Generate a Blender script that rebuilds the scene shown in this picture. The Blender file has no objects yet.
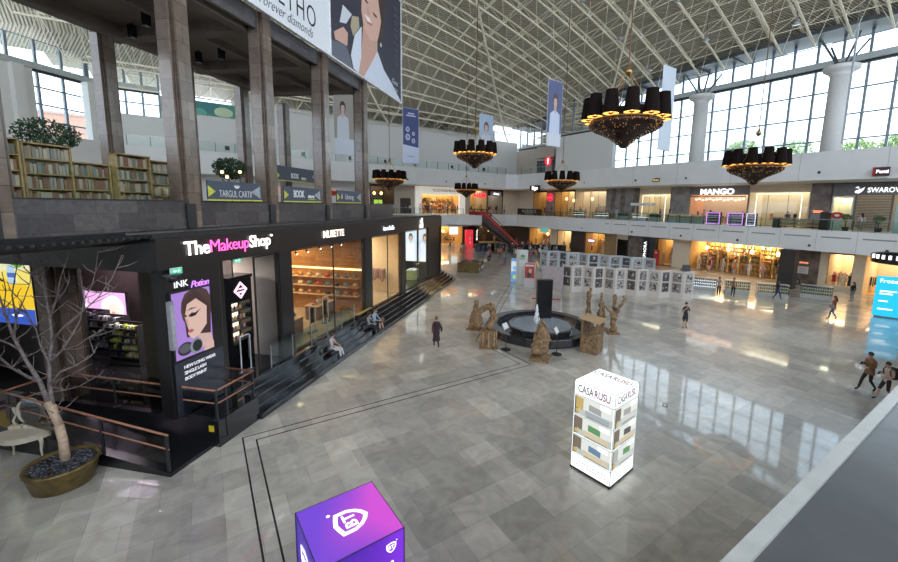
import bpy, bmesh, math, random
from mathutils import Vector, Matrix
R = random.Random(7)
PI = math.pi
SC = bpy.context.scene
COL = SC.collection
D2 = math.sqrt(.5)

# ------------------------------------------------------------ camera, world, exposure
def make_camera():
    yaw, pitch, roll = .606045, -.137189, .022095
    cy, sy, cp, sp = math.cos(yaw), math.sin(yaw), math.cos(pitch), math.sin(pitch)
    fw = Vector((sy*cp, cy*cp, sp)); r = Vector((cy, -sy, 0)); u = r.cross(fw)
    r2 = math.cos(roll)*r + math.sin(roll)*u; u2 = -math.sin(roll)*r + math.cos(roll)*u
    cam = bpy.data.cameras.new('camera'); o = bpy.data.objects.new('camera', cam); COL.objects.link(o)
    m = Matrix((r2, u2, -fw)).transposed().to_4x4(); m.translation = Vector((0, 0, 7.65))
    o.matrix_world = m
    cam.sensor_width = 36; cam.lens = 400.747/898*36
    cam.shift_x = -32.28/898; cam.shift_y = -20.28/898
    cam.clip_start = .05; cam.clip_end = 500
    SC.camera = o
make_camera()
W = bpy.data.worlds.new('daylight'); SC.world = W; W.use_nodes = True
nt = W.node_tree; bg = nt.nodes['Background']
tc = nt.nodes.new('ShaderNodeTexCoord'); nz = nt.nodes.new('ShaderNodeTexNoise'); rp = nt.nodes.new('ShaderNodeValToRGB')
nz.inputs['Scale'].default_value = 3
rp.color_ramp.elements[0].position = .35; rp.color_ramp.elements[0].color = (.60, .76, 1, 1)
rp.color_ramp.elements[1].position = .6; rp.color_ramp.elements[1].color = (.86, .93, 1, 1)
nt.links.new(tc.outputs['Generated'], nz.inputs['Vector']); nt.links.new(nz.outputs['Fac'], rp.inputs['Fac'])
nt.links.new(rp.outputs['Color'], bg.inputs['Color']); bg.inputs['Strength'].default_value = 3.0
SC.view_settings.view_transform = 'Standard'; SC.view_settings.look = 'None'
SC.view_settings.exposure = 0.58; SC.view_settings.gamma = 1; SC.view_settings.use_curve_mapping = False

def area_light(name, loc, size, power, col=(1, .85, .6), rot=(0, 0, 0), sy=None):
    l = bpy.data.lights.new(name, 'AREA'); l.energy = power; l.color = col; l.shape = 'RECTANGLE'
    l.size = size; l.size_y = sy or size
    o = bpy.data.objects.new(name, l); COL.objects.link(o); o.location = loc; o.rotation_euler = rot
    return o

# ------------------------------------------------------------ materials
MC = {}
def mat(name, col, rough=.6, metal=0, emit=0, noise=.08, scale=6, ecol=None, spec=.5):
    if name in MC: return MC[name]
    m = bpy.data.materials.new(name); m.use_nodes = True; n = m.node_tree.nodes; L = m.node_tree.links
    b = n['Principled BSDF']; b.inputs['Roughness'].default_value = rough; b.inputs['Metallic'].default_value = metal
    b.inputs['Specular IOR Level'].default_value = spec
    c = tuple(col)+(1,)
    b.inputs['Base Color'].default_value = c
    if noise:
        t = n.new('ShaderNodeTexCoord'); z = n.new('ShaderNodeTexNoise'); z.inputs['Scale'].default_value = scale
        z.inputs['Detail'].default_value = 4
        r = n.new('ShaderNodeValToRGB'); e = r.color_ramp.elements
        e[0].position = .3; e[1].position = .7
        e[0].color = tuple(max(0, x*(1-noise*2)) for x in col)+(1,); e[1].color = tuple(min(1, x*(1+noise*2)) for x in col)+(1,)
        L.new(t.outputs['Object'], z.inputs['Vector']); L.new(z.outputs['Fac'], r.inputs['Fac']); L.new(r.outputs['Color'], b.inputs['Base Color'])
    if emit:
        b.inputs['Emission Color'].default_value = tuple(ecol or col)+(1,); b.inputs['Emission Strength'].default_value = emit
    MC[name] = m; return m

def glow(name, col, s=1.0):
    return mat(name, tuple(x*.3 for x in col), .3, 0, s*.72, 0, ecol=col)

def glass_mat(name='clear glass', tint=(.86, .93, .92), ior=1.5, rough=.02, alpha=.0):
    if name in MC: return MC[name]
    m = bpy.data.materials.new(name); m.use_nodes = True; n = m.node_tree.nodes; L = m.node_tree.links
    n.remove(n['Principled BSDF']); out = n['Material Output']
    t = n.new('ShaderNodeBsdfTransparent'); t.inputs['Color'].default_value = tint+(1,)
    g = n.new('ShaderNodeBsdfGlossy'); g.inputs['Roughness'].default_value = rough
    f = n.new('ShaderNodeFresnel'); f.inputs['IOR'].default_value = ior
    x = n.new('ShaderNodeMixShader'); L.new(f.outputs[0], x.inputs[0]); L.new(t.outputs[0], x.inputs[1]); L.new(g.outputs[0], x.inputs[2])
    L.new(x.outputs[0], out.inputs['Surface']); MC[name] = m; return m

def brick_mat(name, c1, c2, mortar, bw, bh, rough=.5, msize=.004, rot=(0, 0, 0), bump=0, noise=.25, nscale=3, vec='Object', rvar=0):
    if name in MC: return MC[name]
    m = bpy.data.materials.new(name); m.use_nodes = True; n = m.node_tree.nodes; L = m.node_tree.links
    b = n['Principled BSDF']; b.inputs['Roughness'].default_value = rough
    t = n.new('ShaderNodeTexCoord'); mp = n.new('ShaderNodeMapping'); mp.inputs['Rotation'].default_value = rot
    k = n.new('ShaderNodeTexBrick'); k.inputs['Color1'].default_value = c1+(1,); k.inputs['Color2'].default_value = c2+(1,)
    k.inputs['Mortar'].default_value = mortar+(1,); k.inputs['Scale'].default_value = 1; k.inputs['Brick Width'].default_value = bw
    k.inputs['Row Height'].default_value = bh; k.inputs['Mortar Size'].default_value = msize; k.inputs['Bias'].default_value = 0
    z = n.new('ShaderNodeTexNoise'); z.inputs['Scale'].default_value = nscale; z.inputs['Detail'].default_value = 6; z.inputs['Distortion'].default_value = 1.2
    mx = n.new('ShaderNodeMixRGB'); mx.blend_type = 'OVERLAY'; mx.inputs['Fac'].default_value = noise
    L.new(t.outputs[vec], mp.inputs['Vector']); L.new(mp.outputs[0], k.inputs['Vector']); L.new(t.outputs[vec], z.inputs['Vector'])
    L.new(k.outputs['Color'], mx.inputs['Color1']); L.new(z.outputs['Color'], mx.inputs['Color2']); 
    bw_ = n.new('ShaderNodeRGBToBW'); L.new(z.outputs['Color'], bw_.inputs[0]); L.new(bw_.outputs[0], mx.inputs['Color2'])
    L.new(mx.outputs[0], b.inputs['Base Color'])
    MC[name] = m; return m

def floor_mat():
    m = bpy.data.materials.new('polished marble tiles'); m.use_nodes = True; n = m.node_tree.nodes; L = m.node_tree.links
    b = n['Principled BSDF']
    t = n.new('ShaderNodeTexCoord')
    def brick(bw, bh, off, c1, c2, rot=0):
        mp = n.new('ShaderNodeMapping'); mp.inputs['Location'].default_value = off; mp.inputs['Rotation'].default_value = (0, 0, rot)
        k = n.new('ShaderNodeTexBrick'); k.inputs['Color1'].default_value = c1; k.inputs['Color2'].default_value = c2
        k.inputs['Mortar'].default_value = (.27, .26, .24, 1); k.inputs['Scale'].default_value = 1
        k.inputs['Brick Width'].default_value = bw; k.inputs['Row Height'].default_value = bh; k.inputs['Mortar Size'].default_value = .006
        k.inputs['Mortar Smooth'].default_value = .3
        L.new(t.outputs['Object'], mp.inputs['Vector']); L.new(mp.outputs[0], k.inputs['Vector']); return k
    k1 = brick(1.35, .9, (0, 0, 0), (.52, .485, .43, 1), (.36, .335, .30, 1))
    k2 = brick(2.7, .9, (.45, .9, 0), (.70, .69, .66, 1), (.36, .36, .36, 1), PI/2)
    k2.inputs['Mortar'].default_value = (.5, .5, .5, 1)
    mx = n.new('ShaderNodeMixRGB'); mx.blend_type = 'OVERLAY'; mx.inputs['Fac'].default_value = .55
    L.new(k1.outputs['Color'], mx.inputs['Color1']); L.new(k2.outputs['Color'], mx.inputs['Color2'])
    z = n.new('ShaderNodeTexNoise'); z.inputs['Scale'].default_value = 1.4; z.inputs['Detail'].default_value = 8; z.inputs['Distortion'].default_value = 1.5
    L.new(t.outputs['Object'], z.inputs['Vector'])
    m2 = n.new('ShaderNodeMixRGB'); m2.blend_type = 'OVERLAY'; m2.inputs['Fac'].default_value = .45
    L.new(mx.outputs[0], m2.inputs['Color1']); L.new(z.outputs['Fac'], m2.inputs['Color2'])
    L.new(m2.outputs[0], b.inputs['Base Color'])
    rr = n.new('ShaderNodeMapRange'); rr.inputs['To Min'].default_value = .26; rr.inputs['To Max'].default_value = .36
    b.inputs['Coat Weight'].default_value = .75; b.inputs['Coat Roughness'].default_value = .05; b.inputs['Coat IOR'].default_value = 1.45
    L.new(z.outputs['Fac'], rr.inputs['Value']); L.new(rr.outputs[0], b.inputs['Roughness'])
    b.inputs['Specular IOR Level'].default_value = .8
    return m

WHITE = mat('white plaster', (.66, .65, .62), .75, noise=.02)
BAND = mat('grey white cladding', (.72, .71, .69), .55, noise=.02, scale=.6)
BEIGE = mat('beige plaster', (.44, .38, .31), .7, noise=.04)
BLACK = mat('black lacquer', (.012, .012, .014), .22, noise=0)
DARK = mat('matt black metal', (.02, .02, .022), .5, noise=.05)
DGREY = mat('dark grey metal', (.07, .075, .08), .45, noise=.05)
STEEL = mat('grey steel', (.45, .46, .48), .35, .8, noise=.02)
TRUSSM = mat('cream painted steel', (.80, .73, .56), .5, noise=.02)
COPPER = mat('copper coloured wood', (.36, .15, .08), .4, noise=.15)
WOOD = mat('golden brown wood', (.30, .15, .055), .45, noise=.3, scale=3)
PALEWOOD = mat('yellow pale wood', (.34, .245, .09), .5, noise=.15)
CARD = mat('brown cardboard', (.235, .145, .075), .85, noise=.28, scale=7)
CREAM = mat('cream wall', (.62, .52, .38), .7, noise=.03)
GLASS = glass_mat()
RAILG = glass_mat('greenish railing glass', (.84, .93, .91), 1.45, .03)
WARM = glow('warm lamp light', (1, .62, .22), 6)
SPOT = glow('white lamp light', (1, .9, .75), 9)
STONE = brick_mat('dark grey marble blocks', (.105, .095, .095), (.05, .045, .05), (.02, .02, .02), 1.1, .45, .3, .004, (PI/2, 0, 0), noise=.85, nscale=4.5)
COLM = brick_mat('brown marble cladding', (.21, .165, .13), (.135, .10, .08), (.05, .04, .03), .9, .6, .16, .006, (PI/2, 0, 0), noise=.55, nscale=2.2)
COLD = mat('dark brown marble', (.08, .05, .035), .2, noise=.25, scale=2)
SKIN = mat('skin', (.52, .33, .24), .6, noise=.03)

# ------------------------------------------------------------ mesh builder
class MB:
    def __init__(s): s.v = []; s.f = []; s.m = []; s.sm = []; s.k = 0; s.smooth = False
    def add(s, vs, fs, k=None):
        b = len(s.v); s.v += [tuple(v) for v in vs]
        for f in fs: s.f.append(tuple(b+i for i in f)); s.m.append(s.k if k is None else k); s.sm.append(s.smooth)
        return s
    def box(s, x0, x1, y0, y1, z0, z1, k=None):
        v = [(x, y, z) for z in (z0, z1) for y in (y0, y1) for x in (x0, x1)]
        return s.add(v, [(0, 2, 3, 1), (4, 5, 7, 6), (0, 1, 5, 4), (2, 6, 7, 3), (0, 4, 6, 2), (1, 3, 7, 5)], k)
    def bevbox(s, x0, x1, y0, y1, z0, z1, b=.02, k=None):
        pts = [(x0+b, y0), (x1-b, y0), (x1, y0+b), (x1, y1-b), (x1-b, y1), (x0+b, y1), (x0, y1-b), (x0, y0+b)]
        cx, cy = (x0+x1)/2, (y0+y1)/2
        def sc(p): return (cx+(p[0]-cx)*(1-2*b/(x1-x0)), cy+(p[1]-cy)*(1-2*b/(y1-y0)))
        rings = [[(*sc(p), z0) for p in pts], [(*p, z0+b) for p in pts], [(*p, z1-b) for p in pts], [(*sc(p), z1) for p in pts]]
        return s.rings(rings, k)
    def rings(s, rings, k=None, cap=True, close=True):
        n = len(rings[0]); v = [p for r in rings for p in r]; f = []
        for i in range(len(rings)-1):
            for j in range(n if close else n-1):
                a, b = i*n+j, i*n+(j+1) % n; f.append((a, b, b+n, a+n))
        if cap: f.append(tuple(range(n-1, -1, -1))); f.append(tuple((len(rings)-1)*n+j for j in range(n)))
        return s.add(v, f, k)
    def tube(s, p0, p1, r, n=6, r1=None, k=None, cap=True):
        p0, p1 = Vector(p0), Vector(p1); d = p1-p0
        if d.length < 1e-6: return s
        d.normalize(); a = d.orthogonal().normalized() if abs(d.z) > .99 else d.cross(Vector((0, 0, 1))).normalized(); b = d.cross(a)
        r1 = r if r1 is None else r1
        rg = [[p+q*(a*math.cos(2*PI*i/n+PI/4)+b*math.sin(2*PI*i/n+PI/4)) for i in range(n)] for p, q in ((p0, r), (p1, r1))]
        return s.rings(rg, k, cap)
    def path(s, pts, rs, n=6, k=None):
        pts = [Vector(p) for p in pts]
        if not isinstance(rs, (list, tuple)): rs = [rs]*len(pts)
        rg = []; prev = None
        for i, p in enumerate(pts):
            d = (pts[min(i+1, len(pts)-1)]-pts[max(i-1, 0)]).normalized()
            a = prev - d*prev.dot(d) if prev is not None else d.orthogonal()
            if a.length < 1e-4: a = d.orthogonal()
            a.normalize(); prev = a; b = d.cross(a)
            rg.append([p+rs[i]*(a*math.cos(2*PI*j/n)+b*math.sin(2*PI*j/n)) for j in range(n)])
        return s.rings(rg, k)
    def lathe(s, prof, n=24, c=(0, 0), k=None, sx=1, sy=1, cap=True):
        rg = [[(c[0]+r*math.cos(2*PI*i/n)*sx, c[1]+r*math.sin(2*PI*i/n)*sy, z) for i in range(n)] for r, z in prof]
        return s.rings(rg, k, cap)
    def prism(s, poly, z0, z1, k=None):
        return s.rings([[(x, y, z0) for x, y in poly], [(x, y, z1) for x, y in poly]], k)
    def quad(s, a, b, c, d, k=None): return s.add([a, b, c, d], [(0, 1, 2, 3)], k)
    def ell(s, c, r, n=12, m=8, k=None, f=None):
        rg = []
        for i in range(m+1):
            t = PI*i/m; q = max(math.sin(t), .02)
            ring = []
            for j in range(n):
                x, y, z = q*math.cos(2*PI*j/n), q*math.sin(2*PI*j/n), -math.cos(t)
                if f: x, y, z = f(x, y, z)
                ring.append((c[0]+r[0]*x, c[1]+r[1]*y, c[2]+r[2]*z))
            rg.append(ring)
        return s.rings(rg, k)
    def mesh(s, name, mats):
        me = bpy.data.meshes.new(name); me.from_pydata(s.v, [], s.f)
        for m in (mats if isinstance(mats, (list, tuple)) else [mats]): me.materials.append(m)
        me.polygons.foreach_set('material_index', s.m); me.polygons.foreach_set('use_smooth', s.sm)
        bm = bmesh.new(); bm.from_mesh(me); bmesh.ops.recalc_face_normals(bm, faces=bm.faces); bm.to_mesh(me); bm.free()
        me.update(); return me
    def build(s, name, mats, parent=None, loc=(0, 0, 0), rz=0, rot=None):
        o = bpy.data.objects.new(name, s.mesh(name, mats)); COL.objects.link(o)
        o.location = loc; o.rotation_euler = rot or (0, 0, rz)
        if parent is not None: o.parent = parent
        return o

def tag(o, label, cat, group=None, kind=None):
    if label: o['label'] = label
    if cat: o['category'] = cat
    if group: o['group'] = group
    if kind: o['kind'] = kind
    return o
def thing(name, label, cat, loc=(0, 0, 0), rz=0, group=None, rot=None):
    o = bpy.data.objects.new(name, None); COL.objects.link(o); o.location = loc; o.rotation_euler = rot or (0, 0, rz)
    o.empty_display_size = .2
    return tag(o, label, cat, group)
def struct(name, mb, mats, loc=(0, 0, 0), rz=0, label=None):
    o = mb.build(name, mats, None, loc, rz); o['kind'] = 'structure'
    if label: o['label'] = label
    return o
def copy_tree(o, parent=None):
    c = o.copy(); COL.objects.link(c)
    if parent is not None: c.parent = parent
    for ch in o.children: copy_tree(ch, c)
    return c
TRIM = [0]
def trim(mb, mats, loc=(0, 0, 0), rz=0, label=None):
    TRIM[0] += 1; return struct('trim_%d' % TRIM[0], mb, mats, loc, rz, label)
def text(body, size, m, parent=None, loc=(0, 0, 0), rot=(PI/2, 0, 0), name='lettering', ext=.01, off=0, align='CENTER', shear=0, space=1, sx=1):
    c = bpy.data.curves.new(name, 'FONT'); c.body = body; c.size = size; c.extrude = ext; c.offset = off
    c.align_x = align; c.align_y = 'CENTER'; c.shear = shear; c.space_character = space; c.resolution_u = 3
    c.materials.append(m)
    tmp = bpy.data.objects.new('tmp', c); COL.objects.link(tmp)
    me = bpy.data.meshes.new_from_object(tmp); bpy.data.objects.remove(tmp)
    o = bpy.data.objects.new(name, me); COL.objects.link(o); o.location = loc; o.rotation_euler = rot; o.scale = (sx, 1, 1)
    if parent is not None: o.parent = parent
    return o
def art(parent, w, h, shapes, loc, rot, name='printed_picture', emit=0, base=0, step=.002):
    """flat print: shapes = [(colour, [(u,v)..])] in 0..1, layered a hair apart on the sheet, facing local -y at rot 0"""
    mb = MB(); mats = []; 
    for i, (c, poly) in enumerate(shapes):
        nm = 'print %s %.2f' % (','.join('%.2f' % x for x in c), emit)
        m = (glow(nm, c, emit) if emit else mat(nm, c, .6, noise=0))
        if m not in mats: mats.append(m)
        if poly is None: poly = [(0, 0), (1, 0), (1, 1), (0, 1)]
        y = -(base+step*i)
        mb.add([((min(1, max(0, u))-.5)*w, y, min(1, max(0, v))*h) for u, v in poly], [tuple(range(len(poly)))], mats.index(m))
    o = mb.build(name, mats, parent, loc, 0, rot); return o
def el(cx, cy, rx, ry, n=16, a0=0, a1=2*PI):
    return [(cx+rx*math.cos(a0+(a1-a0)*i/n), cy+ry*math.sin(a0+(a1-a0)*i/n)) for i in range(n)]
def portrait(cx=.5, cy=.62, s=1.0, hair=(.07, .04, .03), skin=(.62, .42, .34), shirt=(.75, .78, .84), bgc=(.1, .11, .18), asp=1):
    a = asp
    return [(bgc, None), (shirt, [(cx-.42*s*a, 0), (cx+.42*s*a, 0), (cx+.36*s*a, cy-.36*s), (cx+.1*s*a, cy-.26*s), (cx-.1*s*a, cy-.26*s), (cx-.36*s*a, cy-.36*s)]),
            (hair, el(cx, cy+.03*s, .19*s*a, .24*s)), (skin, [(cx-.07*s*a, cy-.1*s), (cx-.09*s*a, cy-.27*s), (cx, cy-.38*s), (cx+.09*s*a, cy-.27*s), (cx+.07*s*a, cy-.1*s)]),
            (skin, el(cx, cy-.02*s, .125*s*a, .18*s)), (hair, el(cx, cy+.1*s, .14*s*a, .1*s, 12, 0, PI)),
            ((.05, .03, .03), el(cx-.05*s*a, cy+.01*s, .022*s*a, .011*s, 8)), ((.05, .03, .03), el(cx+.05*s*a, cy+.01*s, .022*s*a, .011*s, 8)),
            ((.45, .12, .12), el(cx, cy-.11*s, .04*s*a, .014*s, 8))]

# ------------------------------------------------------------ setting: floor, bands, walls
LO = (0, 12.5, 0); LR = PI/4          # left block frame: local x along its front, local y into it
def lp(s, n, z=0): return (D2*s-D2*n, 12.5+D2*s+D2*n, z)
XR, YB = 49.0, 60.0
b = MB(); b.quad((-45, -12, 0), (75, -12, 0), (75, 75, 0), (-45, 75, 0)); fl = struct('floor', b, floor_mat())
# inlaid dark lines in the marble
STR = mat('black inlay', (.03, .03, .032), .2, noise=0)
def stripe(pts, w=.045):
    b = MB()
    for (x0, y0), (x1, y1) in zip(pts, pts[1:]):
        d = Vector((x1-x0, y1-y0)).normalized(); n_ = Vector((-d.y, d.x))*w/2; e = d*w/2
        p = [(x0-e.x+n_.x, y0-e.y+n_.y, .004), (x0-e.x-n_.x, y0-e.y-n_.y, .004), (x1+e.x-n_.x, y1+e.y-n_.y, .004), (x1+e.x+n_.x, y1+e.y+n_.y, .004)]
        b.quad(*p)
    trim(b, STR)
stripe([(.62, 0), (.62, 14.28), (12.35, 14.28), (12.35, 18.2), (24.4, 30.2), (31, 30.2), (44, 17.2)])
stripe([(.98, 0), (.98, 13.92), (12.75, 13.92), (12.75, 18.0), (24.6, 29.8), (31, 29.8), (43.6, 17.2)])
stripe([(44, 17.2), (44, 4)], .12)
# gallery slabs (white cladding faces) : right, back
def slab_ring(z0, z1, dx, dxk, name, m, deep=14):
    # inner edge of the gallery as seen from the hall
    inner = [(XR, -12), (XR, 38), (XR-.6, YB-1.5), (XR-2.2, YB), (-7, YB), (-46, YB-39)]
    outer = [(XR+deep, -12), (XR+deep, 38), (XR+deep, YB+deep), (XR, YB+deep), (-10, YB+deep), (-58, YB-20)]
    b = MB()
    n = len(inner); v = []
    for (x, y) in inner: v += [(x, y, z0), (x, y, z1)]
    for (x, y) in outer: v += [(x, y, z0), (x, y, z1)]
    f = []
    for i in range(n-1):
        a, c = 2*i, 2*(i+1); o, p = 2*(n+i), 2*(n+i+1)
        f += [(a, c, c+1, a+1), (a, o, p, c), (a+1, c+1, p+1, o+1)]
    b.add(v, f); return struct(name, b, m)
slab_ring(3.95, 6.0, 0, 0, 'trim_101', BAND)
slab_ring(10.75, 13.45, 0, 0, 'trim_102', BAND)
# recessed dark slots, joints and small round downlight points on the bands
b = MB()
for i in range(17):
    y = 2+i*3.0
    b.box(XR-.02, XR+.01, y, y+2.2, 5.30, 5.42)
    b.box(XR-.015, XR+.01, y+2.55, y+2.57, 3.95, 6.0)
for i in range(6): b.box(XR-.015, XR+.01, 3+i*6.3, 3.02+i*6.3, 10.75, 13.45)
trim(b, mat('shadow gap grey', (.25, .25, .25), .6, noise=0))
SP = mat('black spotlight', (.02, .02, .02), .4, noise=0)
def camball(p, i):
    o = MB(); o.smooth = True; o.ell((0, 0, 0), (.13, .13, .13), 8, 6); q = o.build('spotlight', SP, None, p)
    return q
ORD = 'first second third fourth fifth sixth seventh eighth ninth tenth eleventh twelfth'.split()
k = 0
for iy, y in enumerate((8.5, 14, 20.5, 27, 34, 43, 51)):
    for z in (4.45, 11.5):
        q = camball((XR-.09, y, z), k)
        tag(q, 'black ball spotlight on the right %s band, %s from the right edge' % ('upper' if z > 6 else 'lower', ORD[iy]), 'spotlight', 'spotlights on the %s band' % ('upper' if z > 6 else 'lower'))
for ix, x in enumerate((12, 19, 27, 34, 42)):
    q = camball((x, YB-.09, 11.5), 0); tag(q, 'black ball spotlight on the far wall band, %s from the left' % ORD[ix], 'spotlight', 'spotlights on the far wall band')
# ---- walls behind galleries
SHOPX = 51.7; GX = 53.6
b = MB(); b.box(SHOPX+6, SHOPX+6.3, -12, 75, 0, 12.5); struct('wall_right', b, CREAM)
b = MB(); b.box(-20, 66, YB+11, YB+11.3, 0, 13.4); struct('wall_back', b, CREAM)
# upper back wall and its far left window
b = MB(); b.box(4.2, XR+4, YB+4.5, YB+4.8, 13.4, 20.2); b.box(-3.6, 4.2, YB+4.5, YB+4.8, 13.4, 18.3); b.box(-9.8, -3.6, YB+4.5, YB+4.8, 13.4, 17.4)
b.box(4.2, XR-1.5, YB+9.5, YB+9.8, 12, 22.6); b.box(XR-1.8, XR-1.5, YB+4.8, YB+9.5, 12, 22)
struct('wall_back_upper', b, WHITE)
b = MB(); b.box(XR+.35, XR+.6, 38.5, 50.2, 13.4, 19.2); b.box(XR+.35, XR+4.2, 49.95, 50.2, 13.4, 17.5)
struct('wall_right_upper', b, WHITE)
b = MB(); b.box(XR+3.9, XR+4.2, 50.2, YB+4.5, 13.4, 18.6); struct('wall_corner_upper', b, BEIGE)
b = MB(); b.box(XR+2.0, XR+3.9, 50.3, 56.4, 16.4, 18.4)
struct('wall_corner_soffit', b, BEIGE)
# window walls ------------------------------------------------------------
ALU = mat('grey window aluminium', (.20, .23, .26), .4, .3, noise=.02)
BEAM = mat('pale grey beam', (.42, .45, .44), .5, noise=.02)
def window_wall(idx, P, ang, length, z0, zt, z1, step, rows, rows_up, bh=.62):
    b = MB()
    n = int(length/step)
    for i in range(n+1):
        b.box(i*step-.11, i*step+.11, -.12, .12, z0, z1)
    for j in range(rows+1): b.box(0, length, -.09, .09, z0+(zt-z0)*j/rows-.07, z0+(zt-z0)*j/rows+.07)
    for j in range(1, rows_up+1): b.box(0, length, -.05, .05, zt+bh+(z1-zt-bh)*j/rows_up-.04, zt+bh+(z1-zt-bh)*j/rows_up+.04)
    b.box(0, length, -.2, .2, zt-.22, zt+.02, 1)
    b.box(0, length, -.35, .35, zt+.02, zt+bh, 2)
    o = struct('window_%d' % idx, b, [ALU, DARK, BEAM], P, ang)
    g = MB(); g.quad((0, .0, z0), (length, .0, z0), (length, .0, z1), (0, .0, z1)); g.build('pane', GLASS, o)
    return o
window_wall(1, (GX, -12, 0), PI/2, 62, 12.6, 22.35, 26.4, 2.05, 4, 2)
window_wall(2, (GX, 50, 0), PI/2, 15, 18.6, 19.0, 24.5, 2.05, 1, 2, .3)
window_wall(3, (XR+.5, 38.5, 0), PI/2, 12, 19.2, 19.35, 24.5, 2.0, 1, 1, .2)
# far left glass wall, parallel to the left block
window_wall(4, (-38.0, 36.3, 0), PI/4, 39.9, 13.6, 20.3, 23.2, 2.2, 4, 1)
b = MB()
for s0, s1 in ((0, 3), (9, 15), (21.6, 34.5), (39.0, 39.9)): b.box(s0, s1, -.6, -.3, 13.4, 20.2)
for s0 in (33.0, 39.3): b.box(s0-.4, s0+.5, -1.2, -.3, 13.4, 20.2)
struct('wall_left_upper', b, WHITE, (-38.0, 36.3, 0), PI/4)
window_wall(5, (-9.8, YB+4.6, 0), 0, 6.2, 17.4, 20.3, 22.6, 1.55, 2, 1)
b = MB(); b.box(-3.6, 4.3, YB+4.7, YB+4.85, 18.3, 20.1)
mur = struct('trim_103', b, mat('white ledge', (.6, .62, .6), .6))
mt = thing('mural_poster', 'green leafy mural high on the far left white wall', 'poster', (.9, YB+4.49, 18.4))
art(mt, 7.0, 1.6, [((.08, .28, .2), None), ((.25, .5, .3), el(.2, .4, .2, .5)), ((.05, .2, .2), el(.55, .6, .22, .5)), ((.5, .62, .4), el(.8, .35, .15, .4)), ((.12, .4, .3), el(.42, .1, .12, .4))], (0, 0, 0), (0, 0, 0))
window_wall(6, (-3.5, YB+4.6, 0), 0, 56, 20.2, 20.25, 23.5, 2.2, 1, 1) if False else None
# unseen wall behind the camera side, left open above for fill light
b = MB(); b.box(-45, 60, -12.3, -12, 0, 13); b.box(-45.3, -45, -12, 40, 0, 13); struct('wall_front', b, WHITE)
# round white pillars with flared heads
def pillar(y, x=50.9):
    t = thing('round_pillar', {27: 'round white pillar behind the upper band, left of the two nearest windows', 13.9: 'round white pillar, nearest one, right of all others', 40.3: 'round white pillar beside the blank white wall'}[y], 'pillar', (x, y, 12.5))
    b = MB(); b.smooth = True; b.lathe([(.88, 0), (.8, 8.2)], 24); b.build('shaft', WHITE, t)
    b = MB(); b.lathe([(.82, 8.1), (.95, 8.35), (1.35, 8.6), (1.42, 8.7), (1.42, 8.95), (1.3, 9.0)], 24); b.build('capital', WHITE, t)
    b = MB()
    for a in range(4):
        dx, dy = math.cos(PI/4+a*PI/2), math.sin(PI/4+a*PI/2)
        b.tube((dx*.3, dy*.3, 9.0), (dx*2.0, dy*2.0, 11.4), .1)
    b.box(-.7, .7, -.5, .5, 9.0, 9.25)
    b.build('roof_bracket', DGREY, t)
for y in (27, 13.9, 40.3): pillar(y)
# ------------------------------------------------------------ roof
def roofz(x, y):
    d = 50-x; bump = .43*d-.004*d*d
    q = abs((y-18)/44); f = max(0, 1-q**4)
    return 26.6-3.4*((y-18)/42)**2 + max(-6, bump)*f
b = MB(); xs = [-46+3*i for i in range(36)]; ys = [-14+3*i for i in range(31)]
v = [(x, y, roofz(x, y)+.3) for y in ys for x in xs]; n = len(xs)
b.add(v, [(j*n+i, j*n+i+1, (j+1)*n+i+1, (j+1)*n+i) for j in range(len(ys)-1) for i in range(n-1) if xs[i] < 53 and ys[j] < 70 and (xs[i] < 45 or ys[j] < 63) and not (xs[i] < -10 and ys[j] > xs[i]+78)])
def deck_mat():
    m = bpy.data.materials.new('corrugated roof deck'); m.use_nodes = True; nn = m.node_tree.nodes; L = m.node_tree.links
    bs = nn['Principled BSDF']; bs.inputs['Roughness'].default_value = .6
    t = nn.new('ShaderNodeTexCoord'); w = nn.new('ShaderNodeTexWave'); w.bands_direction = 'DIAGONAL'; w.inputs['Scale'].default_value = 2.2
    r = nn.new('ShaderNodeValToRGB'); r.color_ramp.elements[0].color = (.31, .275, .205, 1); r.color_ramp.elements[1].color = (.53, .48, .37, 1)
    L.new(t.outputs['Object'], w.inputs['Vector']); L.new(w.outputs['Fac'], r.inputs['Fac']); L.new(r.outputs['Color'], bs.inputs['Base Color'])
    bp = nn.new('ShaderNodeBump'); bp.inputs['Distance'].default_value = .1; L.new(w.outputs['Fac'], bp.inputs['Height']); L.new(bp.outputs[0], bs.inputs['Normal'])
    return m
DECK = deck_mat()
struct('ceiling', b, DECK)
b = MB(); P = 2.8; H = 2.3
gx = [-22+P*i for i in range(27)]; gy = [-9+P*i for i in range(28)]
def low(i, j): x = gx[0]+P*i; y = gy[0]+P*j; return Vector((x, y, roofz(x, y)-H))
def top(i, j): x = gx[0]+P*(i+.5); y = gy[0]+P*(j+.5); return Vector((x, y, roofz(x, y)-.1))
NI, NJ = len(gx)-1, len(gy)-1
for i in range(NI):
    for j in range(NJ):
        x, y = gx[0]+P*i, gy[0]+P*j
        if x < -9.8 and y > x+74.5-1: continue
        if x > 53 or y > 69: continue
        a = low(i, j)
        b.tube(a, low(i+1, j), .11, 4, cap=False)
        b.tube(a, low(i, j+1), .04, 4, cap=False)
        t = top(i, j)
        b.tube(t, top(i+1, j), .12, 4, cap=False); b.tube(t, top(i, j+1), .045, 4, cap=False)
        for c in (a, low(i+1, j), low(i, j+1), low(i+1, j+1)): b.tube(c, t, .035, 3, cap=False)
struct('trim_104', b, TRUSSM, label='cream steel space frame under the roof')
b = MB()
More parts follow.
